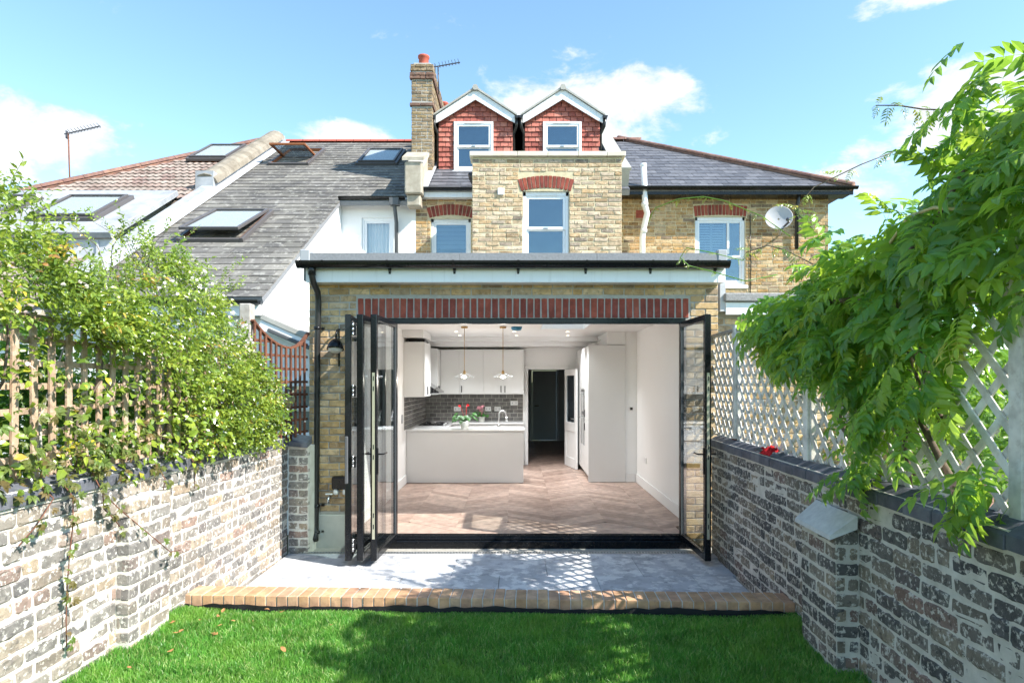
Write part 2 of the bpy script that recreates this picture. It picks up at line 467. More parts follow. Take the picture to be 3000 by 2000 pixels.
leaf_mat('shrub_leaf', [(0.0, (0.06, 0.14, 0.03)), (0.5, (0.10, 0.22, 0.035)), (1.0, (0.16, 0.28, 0.04))], trans=(0.4, 0.6, 0.05), tmix=0.4)
leaf_mat('pot_leaf', [(0.0, (0.02, 0.09, 0.012)), (1.0, (0.035, 0.14, 0.02))], trans=(0.1, 0.3, 0.03), tmix=0.2)
leaf_mat('grass_blade', [(0.0, (0.075, 0.23, 0.04)), (0.4, (0.13, 0.33, 0.055)), (0.75, (0.21, 0.42, 0.085)), (0.9, (0.29, 0.47, 0.12)), (1.0, (0.46, 0.48, 0.22))],
         trans=(0.25, 0.6, 0.05), tmix=0.4, rough=0.38, spec=0.4, patch=(0.24, 0.40, 0.07))
leaf_mat('white_flower', [(0.0, (0.75, 0.72, 0.68)), (1.0, (0.8, 0.72, 0.7))], trans=(0.8, 0.75, 0.7), tmix=0.3)

# ------------------------------------------------------------------ builders
WLOC = {}   # world location of every object that may be a parent (nothing is rotated except pieces)


def tag(o, label=None, cat=None, group=None, kind=None):
    if label:
        o['label'] = label
    if cat:
        o['category'] = cat
    if group:
        o['group'] = group
    if kind:
        o['kind'] = kind
    return o


def thing(name, label, cat, loc, group=None):
    o = bpy.data.objects.new(name, None)
    o.empty_display_size = 0.1
    COL.objects.link(o)
    o.location = loc
    WLOC[o] = Vector(loc)
    return tag(o, label, cat, group)


def V(*a):
    return Vector(a)


class MB:
    """collects world-space faces and links them as one mesh object"""
    def __init__(self):
        self.v, self.f, self.r, self.sm = [], [], [], []

    def add(self, verts, faces, rnd=0.0, smooth=False):
        o = len(self.v)
        self.v.extend([tuple(p) for p in verts])
        for f in faces:
            self.f.append(tuple(i + o for i in f))
            self.r.append(rnd)
            self.sm.append(smooth)
        return self

    def box(self, x0, x1, y0, y1, z0, z1):
        x0, x1 = min(x0, x1), max(x0, x1)
        y0, y1 = min(y0, y1), max(y0, y1)
        z0, z1 = min(z0, z1), max(z0, z1)
        return self.add([(x0, y0, z0), (x1, y0, z0), (x1, y1, z0), (x0, y1, z0), (x0, y0, z1), (x1, y0, z1), (x1, y1, z1), (x0, y1, z1)],
                        [(3, 2, 1, 0), (4, 5, 6, 7), (0, 1, 5, 4), (1, 2, 6, 5), (2, 3, 7, 6), (3, 0, 4, 7)])

    def cbox(self, x0, x1, y0, y1, z0, z1, c=0.004):
        """box with chamfered edges"""
        lo, hi = (x0, y0, z0), (x1, y1, z1)
        return self.add(*chamfer(lo, hi, c))

    def obox(self, o, u, n, v, u0, u1, n0, n1, v0, v1, c=0.0):
        vs, fs = chamfer((u0, n0, v0), (u1, n1, v1), c) if c else MBOX(u0, u1, n0, n1, v0, v1)
        o, u, n, v = Vector(o), Vector(u), Vector(n), Vector(v)
        return self.add([o + u * p[0] + n * p[1] + v * p[2] for p in vs], fs)

    def bar(self, a, b, w, h, up=(0, 0, 1), c=0.0):
        a, b = Vector(a), Vector(b)
        d = (b - a)
        L = d.length
        d.normalize()
        s = d.cross(Vector(up))
        if s.length < 1e-5:
            s = d.cross(Vector((1, 0, 0)))
        s.normalize()
        t = s.cross(d)
        return self.obox(a, d, s, t, 0, L, -w / 2, w / 2, -h / 2, h / 2, c)

    def prism(self, pts, d):
        """polygon (list of points) pushed along d"""
        n = len(pts)
        d = Vector(d)
        a = [Vector(p) for p in pts]
        return self.add(a + [p + d for p in a],
                        [tuple(range(n - 1, -1, -1)), tuple(range(n, 2 * n))] + [(i, (i + 1) % n, (i + 1) % n + n, i + n) for i in range(n)])

    def tube(self, path, r, seg=8, cap=True, smooth=True):
        path = [Vector(p) for p in path]
        n = len(path)
        rs = r if isinstance(r, (list, tuple)) else [r] * n
        vs, fs = [], []
        prev = None
        for i, p in enumerate(path):
            d = (path[min(i + 1, n - 1)] - path[max(i - 1, 0)]).normalized()
            if prev is None:
                s = d.cross(Vector((0, 0, 1)))
                if s.length < 1e-3:
                    s = d.cross(Vector((1, 0, 0)))
            else:
                s = prev - d * prev.dot(d)
            s.normalize()
            prev = s
            t = d.cross(s)
            for k in range(seg):
                a = 2 * math.pi * k / seg
                vs.append(p + (s * math.cos(a) + t * math.sin(a)) * rs[i])
        for i in range(n - 1):
            for k in range(seg):
                fs.append((i * seg + k, i * seg + (k + 1) % seg, (i + 1) * seg + (k + 1) % seg, (i + 1) * seg + k))
        if cap:
            fs.append(tuple(range(seg - 1, -1, -1)))
            fs.append(tuple(range((n - 1) * seg, n * seg)))
        return self.add(vs, fs, smooth=smooth)

    def lathe(self, c, prof, seg=20, axis=(0, 0, 1), smooth=True, wave=None):
        c = Vector(c)
        ax = Vector(axis).normalized()
        s = ax.cross(Vector((0, 1, 0)))
        if s.length < 1e-3:
            s = ax.cross(Vector((1, 0, 0)))
        s.normalize()
        t = ax.cross(s)
        vs, fs = [], []
        for j, (r, h) in enumerate(prof):
            for k in range(seg):
                a = 2 * math.pi * k / seg
                dr, dh = wave(j, a) if wave else (0, 0)
                vs.append(c + (s * math.cos(a) + t * math.sin(a)) * (r + dr) + ax * (h + dh))
        for j in range(len(prof) - 1):
            for k in range(seg):
                fs.append((j * seg + k, j * seg + (k + 1) % seg, (j + 1) * seg + (k + 1) % seg, (j + 1) * seg + k))
        return self.add(vs, fs, smooth=smooth)

    def build(self, name, mat, parent=None, loc=None, kind=None, label=None):
        me = bpy.data.meshes.new(name)
        if parent is not None:
            org = WLOC[parent]
        else:
            org = Vector(loc) if loc is not None else Vector((0, 0, 0))
        arr = np.array(self.v, dtype=np.float64).reshape(-1, 3) - np.array(org)
        me.from_pydata(arr.tolist(), [], self.f)
        if any(self.sm):
            me.polygons.foreach_set('use_smooth', self.sm)
        if any(self.r):
            at = me.attributes.new('rnd', 'FLOAT', 'FACE')
            at.data.foreach_set('value', self.r)
        me.materials.append(MATS[mat])
        me.update()
        o = bpy.data.objects.new(name, me)
        COL.objects.link(o)
        if parent is not None:
            o.parent = parent
        else:
            o.location = org
        WLOC[o] = org
        return tag(o, label, None, None, kind)


def MBOX(x0, x1, y0, y1, z0, z1):
    m = MB().box(x0, x1, y0, y1, z0, z1)
    return m.v, m.f


def chamfer(lo, hi, c):
    lo, hi = list(lo), list(hi)
    for i in range(3):
        if lo[i] > hi[i]:
            lo[i], hi[i] = hi[i], lo[i]
    c = min(c, *[(hi[i] - lo[i]) * 0.45 for i in range(3)])
    idx, vs, fs = {}, [], []
    for sx in (0, 1):
        for sy in (0, 1):
            for sz in (0, 1):
                s = (sx, sy, sz)
                for ax in range(3):
                    p = [(hi[i] if s[i] else lo[i]) for i in range(3)]
                    for j in range(3):
                        if j != ax:
                            p[j] += -c if s[j] else c
                    idx[(s, ax)] = len(vs)
                    vs.append(tuple(p))
    for ax in range(3):
        a, b = [(1, 2), (2, 0), (0, 1)][ax]
        for sv in (0, 1):
            q = []
            for (i, j) in ((0, 0), (1, 0), (1, 1), (0, 1)):
                s = [0, 0, 0]
                s[ax], s[a], s[b] = sv, i, j
                q.append(idx[(tuple(s), ax)])
            fs.append(tuple(q) if sv else tuple(reversed(q)))
    for ax in range(3):                      # edge along ax, between the faces a and b
        a, b = [(1, 2), (2, 0), (0, 1)][ax]
        for i in (0, 1):
            for j in (0, 1):
                s0, s1 = [0, 0, 0], [0, 0, 0]
                s0[a], s0[b], s1[a], s1[b], s1[ax] = i, j, i, j, 1
                q = (idx[(tuple(s0), a)], idx[(tuple(s1), a)], idx[(tuple(s1), b)], idx[(tuple(s0), b)])
                fs.append(q if (i ^ j) else tuple(reversed(q)))
    for s in [(x, y, z) for x in (0, 1) for y in (0, 1) for z in (0, 1)]:
        t = (idx[(s, 0)], idx[(s, 1)], idx[(s, 2)])
        fs.append(t if (sum(s) % 2) else tuple(reversed(t)))
    return vs, fs


def frame(u, n, v, loc):
    u, n, v = Vector(u).normalized(), Vector(n).normalized(), Vector(v).normalized()
    m = Matrix((( u.x, n.x, v.x, loc[0]), (u.y, n.y, v.y, loc[1]), (u.z, n.z, v.z, loc[2]), (0, 0, 0, 1)))
    return m


def proj(p):
    if p[1] < 0.3:
        return None
    return CX + p[0] / p[1] * FPX, CY - (p[2] - HC) / p[1] * FPX


TEMPL = {}


def template(key, maker):
    if key not in TEMPL:
        TEMPL[key] = [maker(), None]
    return key


def pieces(parent, name, items, mat, limit=300, seed=1, stuff=None, keep=None):
    """items: (template key, world matrix). The largest in view become objects, the rest one joined part of kind stuff."""
    rr = random.Random(seed)
    org = WLOC[parent]
    sc = []
    for i, (k, m) in enumerate(items):
        p = m.translation
        q = proj(p)
        vs = TEMPL[k][0][0]
        ex_ = sorted(max(abs(a[j]) for a in vs) for j in range(3))
        s = max(1e-5, ex_[1] * ex_[2])
        a = 0.0
        if q and -40 < q[0] < 3040 and -40 < q[1] < 2040:
            a = s / (p.y * p.y)
        sc.append((-a, i))
    sc.sort()
    single = {i for a, i in sc[:limit] if a < 0}
    rest = MB()
    out = []
    for i, (k, m) in enumerate(items):
        (vs, fs), me = TEMPL[k]
        if i in single:
            key = (k, mat)
            me = TEMPL[k][1]
            if me is None or me.get('m') != mat:
                me = bpy.data.meshes.new(name)
                me.from_pydata([tuple(p) for p in vs], [], fs)
                me.materials.append(MATS[mat])
                me['m'] = mat
                TEMPL[k][1] = me
            o = bpy.data.objects.new(name, me)
            COL.objects.link(o)
            o.parent = parent
            mm = m.copy()
            mm.translation = m.translation - org
            o.matrix_local = mm
            out.append(o)
        else:
            rest.add([m @ Vector(p) for p in vs], fs, rr.uniform(0.001, 0.999))
    if rest.f:
        rest.build(stuff or (name + '_run'), mat, parent, kind='stuff')
    return out


def brick_tpl(L, H, D, seed, jit=0.003, ch=0.006, sub=3):
    """a brick seen from its front (+y): uneven outline, chamfered arris. x -L/2..L/2, z -H/2..H/2, y -D..0"""
    rr = random.Random(seed)
    hx, hz = L / 2, H / 2
    pts = []
    c = min(ch * 1.2, hz * 0.5, hx * 0.5)
    def side(x0, z0, x1, z1, n):
        for k in range(n):
            f = k / n
            pts.append((x0 + (x1 - x0) * f, z0 + (z1 - z0) * f))
    side(-hx + c, -hz, hx - c, -hz, sub)
    pts.append((hx - c, -hz))
    side(hx, -hz + c, hx, hz - c, 1)
    pts.append((hx, hz - c))
    side(hx - c, hz, -hx + c, hz, sub)
    pts.append((-hx + c, hz))
    side(-hx, hz - c, -hx, -hz + c, 1)
    pts.append((-hx, -hz + c))
    n = len(pts)
    jp = [(x + rr.uniform(-jit, jit), z + rr.uniform(-jit, jit)) for x, z in pts]
    vs = [(x, -D, z) for x, z in jp] + [(x, -ch + rr.uniform(-jit, 0) * 0.5, z) for x, z in jp]
    vs += [(x * (1 - ch / hx), rr.uniform(-jit, jit * 0.3) * 0.7, z * (1 - ch / hz)) for x, z in jp]
    fs = []
    for a, b in ((0, n), (n, 2 * n)):
        for i in range(n):
            fs.append((a + i, b + i, b + (i + 1) % n, a + (i + 1) % n))
    fs.append(tuple(range(3 * n - 1, 2 * n - 1, -1)))
    fs = [tuple(reversed(f)) for f in fs]
    return vs, fs


def free(L, holes):
    iv = [(0.0, L)]
    for a, b in holes:
        nx = []
        for s, e in iv:
            if b <= s or a >= e:
                nx.append((s, e))
            else:
                if a > s:
                    nx.append((s, a))
                if b < e:
                    nx.append((b, e))
        iv = nx
    return iv


def brick_field(o, u, v, n, L, H, bl=0.215, bh=0.065, jt=0.01, depth=0.09, holes=(), seed=1, jit=0.003, ch=0.006, header=0.0, wob=0.0, proud=0.003, sub=3, tilt=0.0):
    """list of (template, matrix) for a wall face. o = lower corner on the face, u along, v up, n out."""
    rr = random.Random(seed)
    o, u, v, n = Vector(o), Vector(u), Vector(v), Vector(n)
    ux = n.cross(v)
    items = []
    rows = int((H + jt) / (bh + jt) + 0.35)
    for r in range(rows):
        z0 = r * (bh + jt)
        zc = z0 + bh / 2
        hs = [(a - jt * 0.3, b + jt * 0.3) for a, b, c, d in holes if c < zc < d]
        for s, e in free(L, hs):
            x = s
            first = True
            while x < e - 0.02:
                ln = bl
                if rr.random() < header:
                    ln = bl * 0.48
                if first:
                    ln = (bl + jt) * (1.0 if r % 2 == 0 else 0.5) - jt
                    if s > 0:
                        ph = (s + (0 if r % 2 == 0 else (bl + jt) / 2)) % (bl + jt)
                        ln = bl + jt - ph - jt
                        if ln < 0.035:
                            ln += bl + jt
                    first = False
                ln = min(ln + rr.uniform(-wob, wob) * 0.02, e - x)
                if e - (x + ln) < 0.045:
                    ln = e - x
                q = max(0.025, round(ln / 0.02) * 0.02)
                var = rr.randrange(3)
                k = template(('b', round(q, 3), bh, depth, var, jit, ch), lambda: brick_tpl(q, bh, depth, var * 31 + int(q * 1000), jit, ch, sub))
                c = o + u * (x + ln / 2) + v * (zc + rr.uniform(-wob, wob) * 0.008) + n * (rr.uniform(-proud, proud))
                uu = (ux + v * rr.uniform(-tilt, tilt)).normalized()
                vv = uu.cross(n) if uu.cross(n).dot(v) > 0 else -uu.cross(n)
                m = frame(uu, n, vv, c)
                m = m @ Matrix.Diagonal((max(ln, 0.02) / q, 1, 1, 1))
                items.append((k, m))
                x += ln + jt
    return items


def slab(parent, name, mat, o, u, v, n, L, H, thick, back=0.0, holes=(), **kw):
    """wall body behind a face, with openings. Face of the body lies `back` behind the plane."""
    us = sorted({0.0, L, *[a for h in holes for a in h[:2] if 0 < a < L]})
    vs = sorted({0.0, H, *[a for h in holes for a in h[2:] if 0 < a < H]})
    mb = MB()
    for j in range(len(vs) - 1):
        run = None
        for i in range(len(us) - 1):
            cu, cv = (us[i] + us[i + 1]) / 2, (vs[j] + vs[j + 1]) / 2
            inside = any(a < cu < b and c < cv < d for a, b, c, d in holes)
            if not inside:
                run = (run[0], us[i + 1]) if run else (us[i], us[i + 1])
            if (inside or i == len(us) - 2) and run:
                mb.obox(o, u, n, v, run[0], run[1], -thick, -back, vs[j], vs[j + 1])
                run = None
    return mb.build(name, mat, parent, **kw)


def arch_items(parent, name, mat, cx, y, z0, half, rise, h, n_br, n=(0, -1, 0), gap=0.012, limit=60, depth=0.1):
    """segmental arch of voussoirs facing -y: springing width 2*half at z0, rise, ring height h"""
    Rr = (half * half + rise * rise) / (2 * rise)
    cz = z0 + rise - Rr
    a0 = math.asin(half / Rr)
    items = []
    for i in range(n_br):
        a = -a0 + (i + 0.5) / n_br * 2 * a0
        wd0 = 2 * a0 * Rr / n_br - gap
        wd1 = 2 * a0 * (Rr + h) / n_br - gap
        key = ('v', round(wd0, 4), round(wd1, 4), h, i % 3)

        def mk(wd0=wd0, wd1=wd1):
            vs, fs = brick_tpl(wd0, h, depth, 5 + i % 3, 0.002, 0.004, 2)
            return [(x * (1 + (wd1 / wd0 - 1) * (z / h + 0.5)), yy, z) for x, yy, z in vs], fs
        template(key, mk)
        rad = Vector((math.sin(a), 0, math.cos(a)))
        c = Vector((cx, y, cz)) + rad * (Rr + h / 2)
        nn = Vector(n)
        items.append((key, frame(nn.cross(rad), nn, rad, c)))
    return pieces(parent, name, items, mat, limit)


def slate_field(o, u, wv, n, rows, exposure, width, lo, hi, thick=0.012, seed=3, gap=0.006, wave=0, lift=0.012, wjit=0.0, over=1.5):
    """slates up a slope. lo(w), hi(w): limits along u at height w up the slope"""
    rr = random.Random(seed)
    o, u, wv, n = Vector(o), Vector(u).normalized(), Vector(wv).normalized(), Vector(n).normalized()
    items = []
    for r in range(rows):
        w0 = r * exposure
        a, b = lo(w0 + exposure * 0.5), hi(w0 + exposure * 0.5)
        x = a - (width * 0.5 if r % 2 else 0) * (0 if wave else 1)
        while x < b:
            wd = width * (1 + rr.uniform(-wjit, wjit))
            s, e = max(x, a), min(x + wd, b)
            x += wd
            if e - s < 0.03:
                continue
            q = max(0.02, round((e - s) / 0.02) * 0.02)
            ln = exposure * over
            k = template(('s', q, ln, thick, wave, gap), lambda: slate_tpl(q - gap, ln, thick, wave))
            dn = math.asin(min(0.5, lift / exposure))
            ww = (wv * math.cos(dn) - n * math.sin(dn)).normalized()
            nn = (n * math.cos(dn) + wv * math.sin(dn)).normalized()
            c = o + u * (s + e) / 2 + wv * (w0 + rr.uniform(-1, 1) * 0.004) + n * (lift + rr.uniform(0, 0.002))
            items.append((k, frame(ww.cross(nn), ww, nn, c) @ Matrix.Diagonal(((e - s) / q, 1, 1, 1))))
    return items


def slate_tpl(wd, ln, th, wave):
    """x across, y up the slope, z out"""
    if not wave:
        return chamfer((-wd / 2, 0, -th), (wd / 2, ln, 0), 0.002)
    seg = wave
    vs, fs = [], []
    for j, y in enumerate((0, ln)):
        for i in range(seg + 1):
            f = i / seg
            z = 0.020 * (0.5 - 0.5 * math.cos(4 * math.pi * f))
            vs.append((-wd / 2 + wd * f, y, z))
    for i in range(seg):
        fs.append((i, i + 1, i + 2 + seg, i + 1 + seg))
    o = len(vs)
    for i in range(seg + 1):
        vs.append((vs[i][0], 0, vs[i][2] - th))
    for i in range(seg):
        fs.append((o + i, o + i + 1, i + 1, i))
    return vs, fs


def sash_window(parent, x0, x1, y, z0, z1, meet, arch=0.0, blind=None, sill=True, glass='window_glass', fr=0.055, depth=0.08, curtain=False):
    """white sliding-sash window facing -y at plane y (frame front); parts under parent, panes and bars as sub-parts"""
    m = MB()
    zt = z1 - arch
    m.cbox(x0, x0 + fr, y, y + depth, z0, zt, 0.005)
    m.cbox(x1 - fr, x1, y, y + depth, z0, zt, 0.005)
    if arch:
        k = 10
        half = (x1 - x0) / 2
        top = [(x0 + (x1 - x0) * i / k, y, zt + arch * (1 - ((i / k) * 2 - 1) ** 2)) for i in range(k + 1)]
        m.prism([(x0, y, zt - fr * 1.3), (x1, y, zt - fr * 1.3)] + list(reversed(top)), (0, depth, 0))
        hd = zt - fr * 1.3
    else:
        m.cbox(x0 + fr, x1 - fr, y, y + depth, z1 - fr, z1, 0.005)
        hd = z1 - fr
    m.cbox(x0 + fr, x1 - fr, y, y + depth, z0, z0 + fr * 0.8, 0.005)
    wf = m.build('window', 'white_upvc', parent)
    v = MB().cbox(x0 + (x1 - x0) * 0.28, x1 - (x1 - x0) * 0.28, y - 0.012, y - 0.0005, hd + 0.012, hd + 0.028, 0.002)
    v.build('trickle_vent', 'white_upvc', wf)
    st = 0.045
    for nm, a, b, yy in (('upper_sash', meet - 0.03, hd, y + 0.012), ('lower_sash', z0 + fr * 0.8, meet, y + 0.042)):
        s = MB()
        xa, xb = x0 + fr, x1 - fr
        br = 0.07 if nm == 'lower_sash' else 0.05
        s.cbox(xa, xa + st, yy, yy + 0.03, a, b, 0.004)
        s.cbox(xb - st, xb, yy, yy + 0.03, a, b, 0.004)
        s.cbox(xa + st, xb - st, yy, yy + 0.03, b - 0.05, b, 0.004)
        s.cbox(xa + st, xb - st, yy, yy + 0.03, a, a + br, 0.004)
        s.build(nm, 'white_upvc', wf)
        MB().box(xa + st, xb - st, yy + 0.013, yy + 0.017, a + br, b - 0.05).build('pane', glass, wf)
        if nm == 'upper_sash':
            lk = MB()
            cxm = (xa + xb) / 2
            lk.cbox(cxm - 0.04, cxm + 0.04, yy - 0.02, yy - 0.0005, a + 0.012, a + 0.035, 0.004)
            lk.build('sash_lock', 'brushed_steel', wf)
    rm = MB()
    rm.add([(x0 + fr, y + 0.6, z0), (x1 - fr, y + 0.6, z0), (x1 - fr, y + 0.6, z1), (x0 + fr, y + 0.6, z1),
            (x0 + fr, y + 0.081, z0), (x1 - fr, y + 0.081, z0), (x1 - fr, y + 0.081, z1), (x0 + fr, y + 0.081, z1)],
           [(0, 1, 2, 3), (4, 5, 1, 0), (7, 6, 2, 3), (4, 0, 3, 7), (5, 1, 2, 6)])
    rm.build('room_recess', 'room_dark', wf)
    if blind:
        bl = MB()
        zb = blind
        nsl = int((hd - zb) / 0.085)
        for i in range(nsl):
            zz = hd - i * 0.085
            bl.obox((0, y + 0.11, 0), (1, 0, 0), (0, 0.86, 0.5), (0, -0.5, 0.86), x0 + fr, x1 - fr, 0, 0.004, (zz - 0.08) , zz) if False else bl.add(
                [(x0 + fr, y + 0.10, zz - 0.085), (x1 - fr, y + 0.10, zz - 0.085), (x1 - fr, y + 0.125, zz), (x0 + fr, y + 0.125, zz)], [(0, 1, 2, 3)])
        bl.build('blind', 'blind', wf)
    if curtain:
        c = MB()
        k = 40
        vs = []
        for i in range(k + 1):
            xx = x0 + fr + (x1 - x0 - 2 * fr) * i / k
            d = 0.02 * math.sin(i * 1.15) + 0.012 * math.sin(i * 0.47)
            vs += [(xx, y + 0.13 + d, z0), (xx, y + 0.13 + d, z1 - fr)]
        c.add(vs, [(2 * i, 2 * i + 2, 2 * i + 3, 2 * i + 1) for i in range(k)], smooth=True)
        c.build('curtain', 'curtain', wf)
    if sill:
        s = MB().cbox(x0 - 0.05, x1 + 0.05, y - 0.07, y + 0.03, z0 - 0.075, z0 - 0.002, 0.008)
        s.build('sill', 'white_paint', wf)
    return wf


def half_gutter(mb, x0, x1, y, z, r, seg=8):
    """half-round gutter along x, open on top"""
    vs = []
    ring = []
    for k in range(seg + 1):
        a = math.pi + math.pi * k / seg
        ring.append((math.cos(a) * r, math.sin(a) * r))
    for k in range(seg, -1, -1):
        a = math.pi + math.pi * k / seg
        ring.append((math.cos(a) * (r - 0.006), math.sin(a) * (r - 0.006)))
    n = len(ring)
    for x in (x0, x1):
        vs += [(x, y + a, z + b) for a, b in ring]
    fs = [(i, (i + 1) % n, (i + 1) % n + n, i + n) for i in range(n)]
    fs += [tuple(range(n - 1, -1, -1)), tuple(range(n, 2 * n))]
    mb.add(vs, fs)
    return mb

# ------------------------------------------------------------------ ground, patio, lawn
PATIO_Z, LAWN_Z, EDGE_Z = -0.105, 0.055, 0.15


def lwall_x(y):
    return -2.42


def rwall_x(y):
    return 1.93 + (y - 3.5) * 0.053


g = MB()
g.add([(-600, -300, -0.6), (600, -300, -0.6), (600, 900, -0.6), (-600, 900, -0.6)], [(0, 1, 2, 3)])
tag(g.build('ground', 'earth'), kind='structure')

pb = MB().box(-2.40, 2.3, 4.55, 6.98, -0.5, PATIO_Z - 0.03)
patio = pb.build('patio', 'mortar_grey', loc=(0, 5.7, PATIO_Z))
tag(patio, kind='structure')
items = []
rr = random.Random(4)
yy = 4.66
row = 0
while yy < 6.60:
    y1 = min(yy + 0.60, 6.615)
    xx = -2.40 - (0.45 if row % 2 else 0.0)
    while xx < 2.2:
        x0 = max(xx, -2.40)
        x1 = min(xx + 0.90, rwall_x(yy) + 0.01)
        if x1 - x0 > 0.05:
            wd, dp = x1 - x0 - 0.004, y1 - yy - 0.004
            k = template(('pv', round(wd, 3), round(dp, 3)), lambda: chamfer((-wd / 2, -dp / 2, -0.03), (wd / 2, dp / 2, 0), 0.002))
            items.append((k, Matrix.Translation(((x0 + x1) / 2, (yy + y1) / 2, PATIO_Z + rr.uniform(-0.001, 0.001)))))
        xx += 0.90
    yy += 0.60
    row += 1
pieces(patio, 'paving_slab', items, 'paver')

dr = thing('drain_channel', 'slotted metal drain channel along the foot of the folding doors', 'drain', (0, 6.66, PATIO_Z))
d = MB()
d.box(-2.30, 2.05, 6.619, 6.632, PATIO_Z - 0.05, PATIO_Z + 0.002)
d.box(-2.30, 2.05, 6.678, 6.690, PATIO_Z - 0.05, PATIO_Z + 0.002)
d.build('channel_edge', 'galvanised', dr)
MB().box(-2.30, 2.05, 6.6325, 6.6775, PATIO_Z - 0.06, PATIO_Z - 0.03).build('channel_floor', 'membrane', dr)
items = []
for i in range(138):
    x = -2.28 + i * 0.0315
    k = template('drainbar', lambda: chamfer((-0.008, -0.0225, -0.008), (0.008, 0.0225, 0), 0.002))
    items.append((k, Matrix.Translation((x, 6.655, PATIO_Z + 0.001))))
pieces(dr, 'grating_bar', items, 'galvanised')

def edging_tpl(wd, var):
    r2 = random.Random(var)
    vs, fs = chamfer((-wd / 2, 0, -0.105), (wd / 2, 0.212, 0), 0.004)
    return [(x + r2.uniform(-.0012, .0012), y + r2.uniform(-.0015, .0015), z + r2.uniform(-.001, .001)) for x, y, z in vs], fs


# brick edging between patio and lawn
e0, e1 = Vector((-2.46, 4.60, 0)), Vector((1.985, 4.435, 0))
ed = thing('brick_edging', 'row of buff bricks on edge between the lawn and the grey patio', 'edging', (-0.2, 4.6, 0.0))
dirn = (e1 - e0).normalized()
nrm = Vector((dirn.y, -dirn.x, 0))          # towards the lawn
MB().obox((e0.x, e0.y, 0), dirn, -nrm, (0, 0, 1), 0.02, (e1 - e0).length - 0.01, 0.006, 0.205, -0.45, EDGE_Z - 0.006).build('mortar_bed', 'mortar_lime_grey', ed)
items = []
rr = random.Random(11)
nb = 56
pitch = (e1 - e0).length / nb
for i in range(nb):
    var = rr.randrange(4)
    wdt = pitch - 0.008
    k = template(('edge', var), lambda: edging_tpl(wdt, var))
    c = e0 + dirn * (i + 0.5) * pitch + Vector((0, 0, EDGE_Z + rr.uniform(-0.002, 0.002)))
    items.append((k, frame(dirn, -nrm, (0, 0, 1), c + nrm * rr.uniform(-0.003, 0.003))))


pieces(ed, 'brick', items, 'edging_brick')

# lawn
lw = MB()
nx, ny = 60, 40
vs = []
for j in range(ny + 1):
    for i in range(nx + 1):
        x = -2.43 + 4.45 * i / nx
        y = 0.6 + (4.52 - 0.6) * j / ny
        y = min(y, e0.y + (e1.y - e0.y) * (x - e0.x) / (e1.x - e0.x) - 0.002)
        z = LAWN_Z + 0.018 * mnoise.noise(Vector((x * 1.3, y * 1.3, 0))) + 0.03 * max(0, 1 - (x + 2.42) / 0.5) + 0.02 * max(0, (x - 1.5) / 0.5)
        vs.append((x, y, z))
lw.add(vs, [(j * (nx + 1) + i, j * (nx + 1) + i + 1, (j + 1) * (nx + 1) + i + 1, (j + 1) * (nx + 1) + i) for j in range(ny) for i in range(nx)], smooth=True)
lawn = lw.build('lawn', 'soil', loc=(0, 3, 0))
tag(lawn, kind='structure')


def lawn_z(x, y):
    return LAWN_Z + 0.018 * mnoise.noise(Vector((x * 1.3, y * 1.3, 0))) + 0.03 * max(0, 1 - (x + 2.42) / 0.5) + 0.02 * max(0, (x - 1.5) / 0.5)


